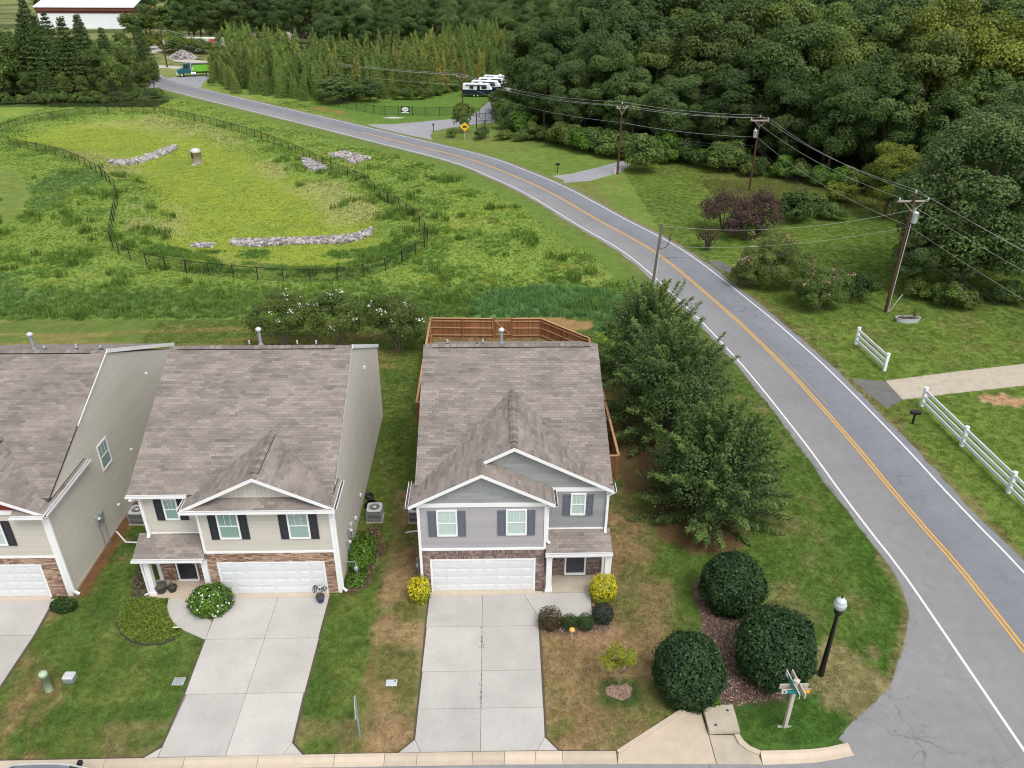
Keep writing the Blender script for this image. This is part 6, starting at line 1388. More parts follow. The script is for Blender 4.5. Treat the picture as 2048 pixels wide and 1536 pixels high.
Mp = Matrix.Translation((-13.95, 25.2, .30)) @ Matrix.Rotation(rad(-38), 4, 'X'); b = MB(); b.M = Mp; b.lathe((0, 0, -.012), [(.19, 0), (.19, .024)], 8, smooth=False); pl = b.build('plate', M_stake, t); b = MB(); b.M = Mp; b.lathe((0, 0, .0125), [(.165, 0), (.165, .003)], 16); b.build('plate_face', M_swhite, pl, t); text(pl, '1012', .11, Matrix.Translation(-Vector(ORG[t])) @ Mp @ Matrix.Translation((0, 0, .018)), M_black)
def litter(x, y, label, s=.1): b = MB(); b.add([(-s, -s * .6, .01), (s, -s * .5, .02), (s * .8, s * .6, .015), (-s * .7, s * .5, .03), (0, 0, .06)], [(0, 1, 4), (1, 2, 4), (2, 3, 4), (3, 0, 4)]); b.solo('litter', M_swhite, (x, y, 0), label, 'litter')
litter(17.7, 23.86, 'white scrap of paper at the corner kerb'); litter(20.8, 73.9, 'white scrap beside the road below the purple bushes', .22); litter(-4.24, 27.4, 'white cap in the grass left of the yellow bush', .09)
t = thing('planter_trough', (33.7, 57.6, 0), 'oval galvanised metal trough planter on the grass below the transformer pole', 'planter')
b = MB(); n = 20; V = []
for z, k in ((0, .92), (.38, 1.0), (.40, 1.03), (.40, .95), (.30, .93)):
    for i in range(n): a = 2 * math.pi * i / n; V.append((33.7 + 1.0 * k * math.copysign(abs(math.cos(a)) ** .7, math.cos(a)), 57.6 + .42 * k * math.sin(a), z))
b.add(V, [(r_ * n + i, r_ * n + (i + 1) % n, (r_ + 1) * n + (i + 1) % n, (r_ + 1) * n + i) for r_ in range(4) for i in range(n)]); b.build('trough', M_lgrey, t); b = MB(); b.add(V[-n:], [tuple(range(n))]); b.build('soil', M_soil, t)
t = thing('concrete_riser', (-43.3, 117.5, -1.25), 'round concrete outlet riser with a dark slot standing in the pond basin', 'concrete riser')
b = MB(); b.lathe((-43.3, 117.5, -1.3), [(.72, 0), (.72, 1.75), (.78, 1.75), (.78, 1.9), (.66, 1.95)], 18); b.build('pipe', M_conc2, t); b = MB(); b.lathe((-43.3, 117.5, .6), [(.7, 0), (.68, .22), (.45, .38), (.1, .44)], 12); b.build('cage', M_lgrey, t); b = MB(); b.box(-43.75, -43.5, 116.78, 116.9, -.3, .6); b.build('slot', M_dkmet, t); b = MB(); b.box(-43.7, -43.2, 116.3, 116.7, -1.25, -1.0); b.build('footing', M_conc, t)
b = MB(); b.prism([(-17.9, 147.9), (-15.9, 147.1), (-17.6, 146.1), (-19.6, 146.8)], 0, .1); b.solo('concrete_pad', M_conc, (-17.7, 147, 0), 'pale concrete pad with a pipe in front of the black fence sign', 'concrete pad')
b = MB(); b.box(-56.2, -55.6, 98.3, 100.5, 0, .45); b.solo('concrete_block', M_conc2, (-66.0 + 9, 105.5, 0), 'small concrete block at the left edge of the paddock', 'concrete block') if False else None
t = thing('fence_sign', (-15.8, 149.5, .5), 'black board sign with a white oval emblem on the far fence', 'sign'); b = MB(); b.box(-16.6, -15.0, 149.50, 149.54, .48, 1.62); b.build('board', M_black, t)
b = MB(); b.M = Matrix.Translation((-15.8, 149.485, 1.1)) @ Matrix.Rotation(math.pi / 2, 4, 'X'); n = 20; b.add([(.62 * math.cos(2 * math.pi * i / n), .40 * math.sin(2 * math.pi * i / n), 0) for i in range(n)], [tuple(range(n))]); b.build('emblem', M_swhite, t)
b = MB(); b.M = Matrix.Translation((-15.8, 149.475, 1.1)) @ Matrix.Rotation(math.pi / 2, 4, 'X'); b.add([(.5 * math.cos(2 * math.pi * i / n), .30 * math.sin(2 * math.pi * i / n), 0) for i in range(n)], [tuple(range(n))]); b.build('emblem_centre', M_lgrey, t)
b = MB(); b.box(-16.5, -15.1, 149.47, 149.49, .50, .62); b.build('sign_line', M_swhite, t)
b = MB(); b.box(-.45, .45, -.02, .02, -.35, .35); b.solo('notice_board', M_swhite, (-10.9, 149.15, 1.0), 'small white notice on the far fence right of the black sign', 'sign')

# pots, mat, door things
def pot(x, y, r, h, m, label, z0=.1, rim=.03):
    t = thing('flower_pot', (x, y, z0), label, 'flower pot'); b = MB(); b.lathe((x, y, z0), [(r * .72, 0), (r * .95, h * .85), (r * 1.06, h * .85), (r * 1.08, h), (r * .94, h), (r * .9, h * .9)], 18); b.build('pot', m, t); b = MB(); b.lathe((x, y, z0 + h * .88), [(r * .92, 0), (r * .5, .02), (.01, .03)], 14); b.build('soil', M_soil, t); return t
pot(-15.5, 27.62, .27, .42, M_potn, 'large slate grey round pot of bare soil on the porch edge'); pA = pot(-15.0, 27.66, .20, .26, M_black, 'small black pot with a brown plant beside the large slate pot'); pB = pot(-12.15, 26.62, .21, .34, M_potb, 'blue pot with a leggy plant beside the white flowering bush', .045); pC = pot(-8.02, 26.9, .19, .32, M_potb, 'blue pot with a sparse plant at the right end of the beige garage door', .045)
b = MB(); b.box(-.45, .45, -.28, .28, 0, .02); b.solo('doormat', M_mat, (-14.47, 28.0, .1), 'brown doormat in front of the black door', 'doormat')

# ------------------------------------------------------------------ the car at the lower left
def car(cx, cy, label):
    t = thing('parked_car', (cx, cy, 0), label, 'car'); L = 4.7
    S = [(-2.35, .55, .70, .62), (-2.2, .42, .92, .78), (-1.75, .34, 1.0, .88), (-1.0, .32, 1.0, .9), (.0, .32, .99, .9), (.9, .32, .97, .9), (1.7, .34, .90, .88), (2.15, .4, .80, .80), (2.35, .5, .66, .6)]
    n = 12; b = MB(); V = []
    for x, zb, zt, hw in S:
        for k in range(n):
            a = 2 * math.pi * k / n; cc, ss = math.cos(a), math.sin(a); V.append((cx + x, cy + hw * math.copysign(abs(cc) ** .45, cc), zb + (zt - zb) * (.5 + .5 * math.copysign(abs(ss) ** .55, ss))))
    m = len(S); b.add(V, [(r_ * n + k, r_ * n + (k + 1) % n, (r_ + 1) * n + (k + 1) % n, (r_ + 1) * n + k) for r_ in range(m - 1) for k in range(n)] + [tuple(range(n - 1, -1, -1)), tuple(range((m - 1) * n, m * n))], .5, True); b.build('body', M_carp, t)
    G = [(-1.75, .99, .99, .78), (-1.15, .98, 1.36, .68), (-.4, .98, 1.46, .64), (.3, .97, 1.45, .64), (.75, .96, 1.33, .67), (1.35, .93, .95, .76)]
    b = MB(); V = []
    for x, zb, zt, hw in G: V += [(cx + x, cy - .82, zb - .05), (cx + x, cy - hw, zt), (cx + x, cy + hw, zt), (cx + x, cy + .82, zb - .05)]
    b.add(V, [(i * 4 + k, i * 4 + k + 1, i * 4 + k + 5, i * 4 + k + 4) for i in range(len(G) - 1) for k in (0, 2)] + [(1, 2, 6, 5), (17, 18, 22, 21)]); b.build('window', M_carg, t)
    b = MB(); V = []
    for x, zb, zt, hw in G[1:5]: V += [(cx + x, cy - hw - .005, zt + .0), (cx + x, cy - hw * .5, zt + .03), (cx + x, cy + hw * .5, zt + .03), (cx + x, cy + hw + .005, zt + .0)]
    b.add(V, [(i * 4 + k, i * 4 + k + 1, i * 4 + k + 5, i * 4 + k + 4) for i in range(3) for k in range(3)], .5, True); b.build('roof', M_carp, t)
    for sg in (-1, 1):
        b = MB()
        for (x0, z0_, h0), (x1, z1_, h1) in (((-1.8, .98, .79), (-1.12, 1.38, .69)), ((-1.12, 1.38, .69), (-.4, 1.48, .65)), ((-.4, 1.48, .65), (.35, 1.47, .65)), ((.35, 1.47, .65), (.78, 1.35, .68)), ((.78, 1.35, .68), (1.4, .95, .78))): b.beam((cx + x0, cy + sg * h0, z0_), (cx + x1, cy + sg * h1, z1_), .035, .05)
        b.build('window_trim', M_lgrey, t)
        b = MB(); b.M = Matrix.Translation((cx + .85, cy + sg * .98, 1.02)); b.bbox(-.06, .1, -.10, .10, -.07, .09, .03); b.build('mirror', M_black, t)
        b = MB(); b.bbox(cx + 2.1, cx + 2.3, cy + sg * .62 - .14, cy + sg * .62 + .14, .62, .74, .02); b.build('headlight', M_globe, t)
        for x in (-1.4, 1.42):
            b = MB(); b.M = Matrix.Translation((cx + x, cy + sg * .76, .33)) @ Matrix.Rotation(math.pi / 2, 4, 'X'); b.lathe((0, 0, -.1), [(.22, 0), (.33, .02), (.33, .18), (.22, .2)], 18); w = b.build('wheel', M_rubber, t); b = MB(); b.M = Matrix.Translation((cx + x, cy + sg * .86, .33)) @ Matrix.Rotation(math.pi / 2, 4, 'X'); b.lathe((0, 0, -.02), [(.22, 0), (.2, .03), (.05, .04)], 12); b.build('rim', M_lgrey, w, t)
car(-15.6, 17.16, 'silver grey car parked at the kerb at the bottom left corner')

# ------------------------------------------------------------------ far things
def wheel(t, x, y, r, w=.3, az=0.0):
    b = MB(); b.M = Matrix.Translation((x, y, r)) @ Matrix.Rotation(az, 4, 'Z') @ Matrix.Rotation(math.pi / 2, 4, 'X'); b.lathe((0, 0, -w / 2), [(r * .6, 0), (r, .03), (r, w - .03), (r * .6, w)], 14); q = b.build('wheel', M_rubber, t); b = MB(); b.M = Matrix.Translation((x, y, r)) @ Matrix.Rotation(az, 4, 'Z') @ Matrix.Rotation(math.pi / 2, 4, 'X'); b.lathe((0, 0, -w / 2 - .02), [(r * .55, 0), (r * .5, w + .04)], 10); b.build('rim', M_lgrey, q, t)
def trailer(x, y, az, label):
    t = thing('travel_trailer', (x, y, 0), label, 'travel trailer', 'white and navy travel trailers', rz=az)
    pr = [(-3.0, .55), (2.2, .55), (2.75, .85), (3.05, 1.45), (2.3, 2.45), (-2.9, 2.5), (-3.0, 2.3)]; lo = [(-3.02, .5), (2.22, .5), (2.8, .82), (3.08, 1.4), (3.06, 1.47), (-3.02, 1.47)]
    b = MB(); xzp(b, pr, -1.1, 1.1); b.build('body', M_white, t); b = MB(); xzp(b, lo, -1.12, 1.12); b.build('lower_panel', M_navy, t)
    for x0, x1, z0, z1, nm in ((-1.5, -.7, 1.62, 2.15, 'window'), (.95, 2.0, 1.62, 2.15, 'window'), (.05, .6, .65, 2.2, 'door')):
        b = MB(); b.box(x0, x1, -1.16, -1.10, z0, z1); b.build(nm, M_navy, t)
    b = MB(); b.bbox(.2, 1.1, -.4, .4, 2.48, 2.72, .08); b.build('roof_unit', M_swhite, t); b = MB(); b.box(-2.3, 1.9, -1.28, -1.12, 2.3, 2.42); b.build('awning', M_navy, t)
    for xx in (-.6, .15): wheel(t, xx, -1.0, .32, .22); wheel(t, xx, 1.0, .32, .22)
    b = MB(); b.beam((2.6, -.4, .5), (3.9, 0, .5), .1, .1); b.beam((2.6, .4, .5), (3.9, 0, .5), .1, .1); b.box(3.0, 3.3, -.2, .2, .5, .85); b.build('hitch', M_lgrey, t); return t
trailer(-3.0, 171.6, rad(-3), 'white and navy travel trailer standing in front of the others on the grass'); trailer(-1.2, 175.8, rad(-6), 'travel trailer second in the row, mostly behind the front one'); trailer(.2, 179.8, rad(-6), 'travel trailer third in the row, its white nose showing'); trailer(1.3, 183.6, rad(-8), 'travel trailer at the back of the row nearest the drive')
t = thing('dump_truck', (-70.3, 201.0, 0), 'teal lorry with a bright green tipper body at the far junction', 'lorry', rz=rad(198))
b = MB(); xzp(b, [(1.2, .8), (4.2, .8), (4.25, 1.55), (2.9, 1.95), (2.6, 2.95), (1.2, 3.0)], -1.05, 1.05); b.build('cab', M_teal, t)
b = MB(); b.add([(2.92, -.9, 2.0), (2.92, .9, 2.0), (2.66, .85, 2.75), (2.66, -.85, 2.75)], [(0, 1, 2, 3)]); b.box(1.6, 2.5, -1.07, -1.05, 1.95, 2.7); b.box(1.6, 2.5, 1.05, 1.07, 1.95, 2.7); b.build('window', M_carg, t)
b = MB(); b.box(4.2, 4.45, -1.1, 1.1, .55, .85); b.box(4.22, 4.3, -.5, .5, .9, 1.5); b.build('bumper', M_swhite, t)
for sg in (-1, 1): b = MB(); b.tube([(1.0, sg * .9, 1), (1.0, sg * .9, 3.3)], .08, 8); b.build('exhaust_stack', M_lgrey, t); b = MB(); b.tube([(.1, sg * .95, .75), (1.2, sg * .95, .75)], .28, 12); b.build('fuel_tank', M_swhite, t)
b = MB(); b.box(-5.0, 4.0, -.45, .45, .75, 1.05); b.build('chassis', M_dkmet, t); b = MB(); b.box(-5.2, .6, -1.15, 1.15, 1.15, 2.7); b.build('tipper_body', M_lime, t); b = MB(); b.box(-5.25, .9, -1.2, 1.2, 2.7, 2.8); b.build('tarp_rail', M_dkmet, t)
for xx in (3.3, -2.6, -3.8):
    for sg in (-1, 1): wheel(t, xx, sg * .95, .5, .32)
t = thing('shipping_container', (-82.5, 257, 0), 'long pale green and red container behind bushes far away', 'container'); b = MB(); b.bbox(-93, -80.4, 256, 258.4, 0, 3.6, .25); b.build('body', M_seaf, t); b = MB(); b.box(-84.2, -81.6, 255.9, 255.99, .2, 3.2); b.build('red_side', M_red, t)
for xx in (-92, -88, -84, -81): b = MB(); b.box(xx, xx + .15, 255.92, 255.985, .2, 3.3); b.build('rib', M_seaf, t)
t = thing('warehouse', (-150, 338, 0), 'white roofed warehouse with an open rusty steel end at the top left corner', 'warehouse')
b = MB(); b.add([(-172, 330, 7.7), (-134.5, 330, 7.7), (-136, 352, 12.5), (-173, 352, 12.5), (-172, 330, 7.3), (-134.5, 330, 7.3), (-136, 352, 12.1), (-173, 352, 12.1)], [(0, 1, 2, 3), (7, 6, 5, 4), (0, 4, 5, 1), (1, 5, 6, 2)]); b.build('roof', M_white, t)
b = MB(); b.box(-171.5, -139, 331.0, 331.3, .0, 5.2); b.build('wall', M_white, t); b = MB(); b.box(-172, -134.8, 330.4, 330.9, 6.2, 7.3); b.box(-172, -134.8, 331.2, 331.5, 5.2, 6.2); b.build('eave_beam', M_rust, t)
for xx in (-139, -136.8, -134.8): b = MB(); b.box(xx - .25, xx + .25, 330.6, 331.1, 0, 6.3); b.build('steel_column', M_rust, t)
b = MB(); b.box(-139, -134.8, 334, 334.3, 0, 6); b.build('inner_wall', M_dark, t)
b = MB(); b.add([(-134.5, 331, 6.8), (-128.5, 333, 6.2), (-129.5, 341, 7.2), (-135.5, 339, 7.8), (-134.5, 331, 6.5), (-128.5, 333, 5.9)], [(0, 1, 2, 3), (0, 4, 5, 1)]); b.box(-129.4, -129, 333, 333.4, 0, 6); b.box(-132, -131.6, 332, 332.4, 0, 6.3); b.build('lean_to', M_rust, t); b = MB(); b.box(-133.5, -129, 333.4, 333.6, 3.2, 5.8); b.build('lean_to_wall', M_white, t)
def heap(name, cx, cy, rx, ry, h, n, sz, m, label, seed, kind='stuff', z=0.0, P=None):
    r = random.Random(seed); b = MB(); k = 0
    while k < n:
        if P is None:
            a, d = r.uniform(0, 6.283), math.sqrt(r.random()); x, y = cx + rx * d * math.cos(a), cy + ry * d * math.sin(a); zz = z + h * (1 - d) ** .8
        else:
            px = [p[0] for p in P]; py = [p[1] for p in P]; x, y = r.uniform(min(px), max(px)), r.uniform(min(py), max(py))
            if not bool(pip(np.array(x), np.array(y), P)): continue
            zz = float(hz(np.array([x]), np.array([y]))[0]) + r.uniform(0, h)
        s = sz * r.uniform(.5, 1.35); b.M = Matrix.Translation((x, y, zz)) @ Matrix.Rotation(r.uniform(0, 6), 4, 'Z') @ Matrix.Rotation(r.uniform(-.6, .6), 4, 'X') @ Matrix.Diagonal((s, s * r.uniform(.6, 1), s * r.uniform(.4, .8), 1))
        j = lambda: r.uniform(.75, 1.15)
        v = [(-.5 * j(), -.5 * j(), -.5), (.5 * j(), -.5 * j(), -.5), (.5 * j(), .5 * j(), -.5), (-.5 * j(), .5 * j(), -.5), (-.38 * j(), -.38 * j(), .5 * j()), (.38 * j(), -.38 * j(), .5 * j()), (.38 * j(), .38 * j(), .5 * j()), (-.38 * j(), .38 * j(), .5 * j())]
        b.add(v, [(4, 5, 6, 7), (0, 1, 5, 4), (1, 2, 6, 5), (2, 3, 7, 6), (3, 0, 4, 7)], r.random()); k += 1
    b.M = None; o = b.build(name, m); tag(o, label, kind=kind); return o
heap('riprap', 0, 0, 0, 0, .30, 1700, .40, M_rock, 'slanting bank of pale stones across the pond basin', 1, P=PTS['rock1']); heap('riprap', 0, 0, 0, 0, .28, 1700, .34, M_rock, 'long row of pale stones along the near side of the basin', 2, P=PTS['rock2']); heap('riprap', 0, 0, 0, 0, .2, 220, .30, M_rock, 'short pale row of stones left of the long row', 3, P=PTS['rock2b']); heap('riprap', 0, 0, 0, 0, .15, 420, .42, M_rock, 'grey stones inside the far side of the pond fence', 4, P=PTS['rock3']); heap('riprap', 0, 0, 0, 0, .15, 500, .42, M_rock, 'grey stones outside the fence towards the road', 5, P=PTS['rock4'])
heap('rubble_heap', -73, 287, 8, 7, 5.0, 600, 1.3, M_rubb, 'pale rubble heap showing above the bamboo', 6); heap('rubble_heap', -63, 300, 12, 5, 5, 400, 1.6, M_rubb, 'low pale rubble heap behind the bamboo', 7); heap('gravel_heap', -85.5, 236, 4, 3, 2.2, 500, .5, M_rock, 'grey gravel heap in the far yard', 8)
b = MB(); r_ = random.Random(4)
heap('scrap_heap', -118, 352, 12, 6, 7, 300, 2.4, M_white, 'heap of white and blue scrap beside the warehouse', 9)
# ------------------------------------------------------------------ vegetation
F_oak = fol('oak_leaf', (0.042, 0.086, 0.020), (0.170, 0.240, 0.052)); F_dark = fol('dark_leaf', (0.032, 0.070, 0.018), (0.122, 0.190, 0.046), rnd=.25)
F_olive = fol('olive_leaf', (0.056, 0.100, 0.022), (0.190, 0.255, 0.050)); F_lime = fol('yellow_green_leaf', (0.09, 0.135, 0.018), (0.24, 0.27, 0.035)); F_blue = fol('blue_green_leaf', (0.042, 0.088, 0.026), (0.175, 0.250, 0.070), rnd=.2)
F_pine = fol('pine_needle', (0.034, 0.072, 0.022), (0.135, 0.195, 0.05)); F_bam = fol('bamboo_leaf', (0.06, 0.115, 0.026), (0.27, 0.365, 0.08), hue=((0.50, 0.36, 0.08), .16), rnd=.22)
F_elm = fol('elm_leaf', (0.026, 0.066, 0.022), (0.20, 0.29, 0.070), rnd=.1); F_holly = fol('holly_leaf', (0.010, 0.030, 0.010), (0.040, 0.085, 0.022), .15, .08, .5, spec=.25)  # elm: wide dark-to-light span puts crown shadow and bright tips into leaf colour
F_myr = fol('myrtle_leaf', (0.05, 0.095, 0.02), (0.18, 0.235, 0.05), rnd=.1); F_pur = fol('purple_leaf', (0.034, 0.022, 0.020), (0.14, 0.078, 0.070), rnd=.15); F_brown = fol('bronze_leaf', (0.03, 0.032, 0.012), (0.13, 0.095, 0.045), rnd=.1)
F_yel = fol('golden_leaf', (0.30, 0.33, 0.01), (0.78, 0.66, 0.02), .25, .05); F_ygr = fol('golden_under_leaf', (0.10, 0.17, 0.012), (0.36, 0.40, 0.02), .25, .05); F_box = fol('boxwood_leaf', (0.018, 0.05, 0.013), (0.06, 0.125, 0.022), rnd=.1); F_dkr = fol('grey_green_leaf', (0.016, 0.03, 0.02), (0.075, 0.105, 0.075), rnd=.1)
F_bright = fol('bright_leaf', (0.04, 0.11, 0.012), (0.15, 0.27, 0.03), rnd=.1); F_gcov = fol('ground_cover_leaf', (0.07, 0.14, 0.015), (0.23, 0.29, 0.04), rnd=.1); F_sap = fol('sapling_leaf', (0.16, 0.21, 0.01), (0.32, 0.34, 0.02), rnd=.05); F_dry = fol('dry_leaf', (0.08, 0.075, 0.04), (0.20, 0.17, 0.10), rnd=.1)
F_wht = fol('white_blossom', (0.72, 0.72, 0.66), (0.88, 0.88, 0.84), .2, .02); F_pnk = fol('pink_blossom', (0.42, 0.16, 0.17), (0.66, 0.34, 0.34), .2, .05)

def unit(v): return v / np.maximum(np.linalg.norm(v, axis=1, keepdims=True), 1e-9)
def leaves(r, C, Nn, L, asp=0.5, tone=None, tilt=0.9, along=None):
    """rhombic leaves at C facing about Nn (random tilt); along = preferred long axis"""
    n = len(C); Nn = unit(Nn + r.normal(size=(n, 3)) * tilt * 0.6)
    a = r.normal(size=(n, 3)) if along is None else along + r.normal(size=(n, 3)) * .35
    u = unit(a - (a * Nn).sum(1)[:, None] * Nn); v = np.cross(Nn, u); s = (L * r.uniform(.6, 1.25, n))[:, None] * .5
    V = np.stack([C - u * s, C + v * s * asp, C + u * s, C - v * s * asp], 1).reshape(-1, 3); F = np.arange(4 * n).reshape(-1, 4)
    return V, F, (r.uniform(0, 1, n) if tone is None else tone)
def merge(parts):
    V, F, T = [], [], []; k = 0
    for v, f, t in parts: V.append(v); F.append(f + k); T.append(t); k += len(v)
    return np.concatenate(V), np.concatenate(F), np.concatenate(T)
def lobed(seed, rx, ry, z0, z1, nl, nleaf, L, lobe=(.26, .42), asp=.55, flat=.8, low=-.55, gap=.0):
    """a crown of lobes: ellipsoid between z0 and z1"""
    r = np.random.default_rng(seed); d = unit(r.normal(size=(nl * 3, 3))); d = d[d[:, 2] > low][:nl]; m = len(d)
    zc, rz = (z0 + z1) / 2, (z1 - z0) / 2; ax = np.array([rx, ry, rz]); k = r.uniform(.52, .80, m)[:, None]
    c = d * ax * k + np.array([0, 0, zc]); rad_ = r.uniform(*lobe, m) * min(rx, rz * 1.2)
    rad_ = np.minimum(rad_, (1.08 - k[:, 0]) * min(rx, rz) + .12 * rx)
    c = np.concatenate([c, np.array([[0, 0, zc + rz * .55]])]); rad_ = np.append(rad_, .34 * rx); lt = r.uniform(0, 1, m + 1)
    w = rad_ ** 2; idx = r.choice(m + 1, nleaf, p=w / w.sum()); dd = unit(r.normal(size=(nleaf, 3)) + np.array([0, 0, .35])); rr = rad_[idx] * r.uniform(.55, 1.06, nleaf) ** .6
    P = c[idx] + dd * rr[:, None] * np.array([1, 1, flat]); out = unit((P - np.array([0, 0, zc])) / ax)
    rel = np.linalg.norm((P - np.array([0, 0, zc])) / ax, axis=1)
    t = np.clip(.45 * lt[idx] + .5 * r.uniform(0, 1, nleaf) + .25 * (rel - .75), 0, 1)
    return leaves(r, P, dd * .7 + out * .5 + np.array([0, 0, .35]), L, asp, t)
def trunk_mesh(seed, h, r0, zb, rx, nb=6, twist=.3):
    r = random.Random(seed); b = MB(); pts = [(0, 0, -.2)]; x = y = 0
    for k in range(1, 6): x += r.uniform(-1, 1) * .04 * h * twist; y += r.uniform(-1, 1) * .04 * h * twist; pts.append((x, y, h * k / 5))
    b.tube(pts, [r0 * 1.25] + [r0 * (1 - .16 * k) for k in range(1, 6)], 8)
    for k in range(nb):
        a = 6.283 * k / nb + r.uniform(-.4, .4); z = zb + (h - zb) * r.uniform(0, .7); L = rx * r.uniform(.5, .85); p = Vector((x * z / h, y * z / h, z)); q = p + Vector((math.cos(a) * L, math.sin(a) * L, L * r.uniform(.5, 1.1)))
        b.tube([p, p.lerp(q, .5) + Vector((0, 0, -.06 * L)), q], [r0 * .45, r0 * .3, r0 * .1], 6)
    me = b.mesh('trunk'); return me
def proto_tree(name, crown, cm, trunk, tm=None, extra=None, crown_name='crown'):
    V, F, T = crown; cme = np_mesh(crown_name, V, F, tone=T); cme.materials.append(cm); trunk.materials.append(tm or M_bark); return name, cme, trunk, extra or [], crown_name
def plant(pr, x, y, s, label, cat='tree', group=None, rz=None, mat_=None, z=0.0):
    name, cme, tme, extra, cn = pr; s = s if hasattr(s, '__len__') else (s, s, s)
    t = bpy.data.objects.new(name, None); COL.objects.link(t); t.location = (x, y, z); t.rotation_euler = (0, 0, R.uniform(0, 6.283) if rz is None else rz); t.scale = s; tag(t, label, cat, group)
    for nm, me in [('trunk', tme), (cn, cme)] + extra:
        o = bpy.data.objects.new(nm, me); COL.objects.link(o); o.parent = t
    return t
def recolor(pr, m, seed=None):
    name, cme, tme, ex, cn = pr; c = cme.copy(); c.materials.clear(); c.materials.append(m); return name, c, tme, ex, cn

# --- the forest
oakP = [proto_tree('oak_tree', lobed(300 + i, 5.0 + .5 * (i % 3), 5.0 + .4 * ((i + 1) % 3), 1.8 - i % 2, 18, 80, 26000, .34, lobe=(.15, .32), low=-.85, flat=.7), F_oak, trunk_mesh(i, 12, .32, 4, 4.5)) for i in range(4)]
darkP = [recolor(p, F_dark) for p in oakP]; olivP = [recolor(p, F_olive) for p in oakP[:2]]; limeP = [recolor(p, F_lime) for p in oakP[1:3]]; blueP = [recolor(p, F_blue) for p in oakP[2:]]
def edge_trees():
    r = random.Random(5); P = []
    E = resample(EDGE, 1.0); T = np.gradient(E, axis=0); T /= np.linalg.norm(T, axis=1)[:, None]; Nn = np.stack([-T[:, 1], T[:, 0]], 1); Nn *= np.sign((Nn * np.array([.6, .8])).sum(1))[:, None]
    for row, (off, hs) in enumerate(((1.2, .82), (7, 1.02), (14, 1.12), (22, 1.22), (32, 1.3), (44, 1.36))):
        s = r.uniform(0, 3)
        while s < len(E) - 1:
            i = int(s); p = E[i] + Nn[i] * (off + r.uniform(-1.5, 1.5)); ok = all((p[0] - q[0]) ** 2 + (p[1] - q[1]) ** 2 > 18 for q in P)
            if ok: P.append((p[0], p[1], hs * r.uniform(.86, 1.14), row))
            s += r.uniform(5.2, 7.6)
    return P
LB = {0: ('dark', 'dark green broadleaf tree in the dense wood beyond the road'), 1: ('oak', 'mid green broadleaf tree in the dense wood beyond the road'), 2: ('olive', 'olive tinged broadleaf tree in the dense wood beyond the road'), 3: ('lime', 'yellow green tree standing out in the wood beyond the road'), 4: ('blue', 'blue green broadleaf tree in the dense wood beyond the road')}
for x, y, s, row in edge_trees():
    u = R.random(); k = 0 if u < .42 else 1 if u < .68 else 4 if u < .84 else 2
    if 62 < x < 74 and row in (1, 2) and u > .4: k = 3
    if 44 < x < 60 and row >= 2 and u > .6: k = 2
    Pn = {'dark': darkP, 'oak': oakP, 'olive': olivP, 'lime': limeP, 'blue': blueP}[LB[k][0]]
    w = R.uniform(.85, 1.12); zx = 'by the trailer drive' if x < 12 else 'behind the gravel drive pole' if x < 24 else 'behind the purple bush pole' if x < 38 else 'left of the huge oak' if x < 50 else 'behind the huge oak'
    zr = 'front row' if row == 0 else 'second row' if row == 1 else 'third row' if row == 2 else 'back rows'
    plant(Pn[R.randrange(len(Pn))], x, y, (s * w, s * w, s), LB[k][1].split(' tree')[0] + ' tree of the wood, ' + zr + ' ' + zx, group='woodland trees beyond the road')
plant(limeP[0], 58, 107, (1.1, 1.1, 1.32), 'bright yellow green tree reaching the top edge above the wires', group=None)
plant(recolor(oakP[2], F_lime), 44.5, 86, (.62, .62, .50), 'small yellowing tree between the wood and the big dark oak')
plant(limeP[1], 66, 84, (.9, .9, .80), 'yellow green tree at the right edge above the big oak')
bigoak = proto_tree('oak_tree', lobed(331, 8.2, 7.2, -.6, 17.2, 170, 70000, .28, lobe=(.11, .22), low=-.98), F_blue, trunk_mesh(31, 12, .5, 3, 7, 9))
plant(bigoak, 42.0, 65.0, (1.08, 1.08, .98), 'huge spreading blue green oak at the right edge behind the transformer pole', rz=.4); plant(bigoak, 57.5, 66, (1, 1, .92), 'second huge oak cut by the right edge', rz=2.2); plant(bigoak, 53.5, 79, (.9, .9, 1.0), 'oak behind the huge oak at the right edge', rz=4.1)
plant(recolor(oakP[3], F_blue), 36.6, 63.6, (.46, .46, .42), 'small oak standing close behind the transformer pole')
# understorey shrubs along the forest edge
shr = [proto_tree('shrub', lobed(400 + i, 1.5, 1.4, .0, 2.2, 26, 3600, .21, lobe=(.25, .45), low=-.4), F_oak, trunk_mesh(40 + i, 1.4, .06, .3, .9, 4), crown_name='foliage') for i in range(3)]
shrO, shrD, shrL, shrB = [[recolor(p, m) for p in shr] for m in (F_olive, F_dark, F_lime, F_bright)]
E2 = resample(EDGE, 1.5)
for i, (x, y) in enumerate(E2):
    P_ = (shr, shrD, shrO, shrB)[R.randrange(4)]
    plant(P_[R.randrange(3)], x - 1.2 + R.uniform(-1.2, 1.2), y - 1.8 + R.uniform(-1.8, 1.2), R.uniform(.9, 1.9), 'leafy shrub in the undergrowth along the forest edge', 'shrub', 'undergrowth shrubs along the forest edge')
for k in range(26):
    x = R.uniform(36, 56); plant((shrD, shr, shrO)[k % 3][k % 3], x, 62.6 - .02 * (x - 36) - R.uniform(0, 2.6) + (1.5 if x < 38 else 0), R.uniform(.6, 1.05), 'low dark shrub under the huge oaks at the right edge', 'shrub', 'low shrubs under the huge oaks')
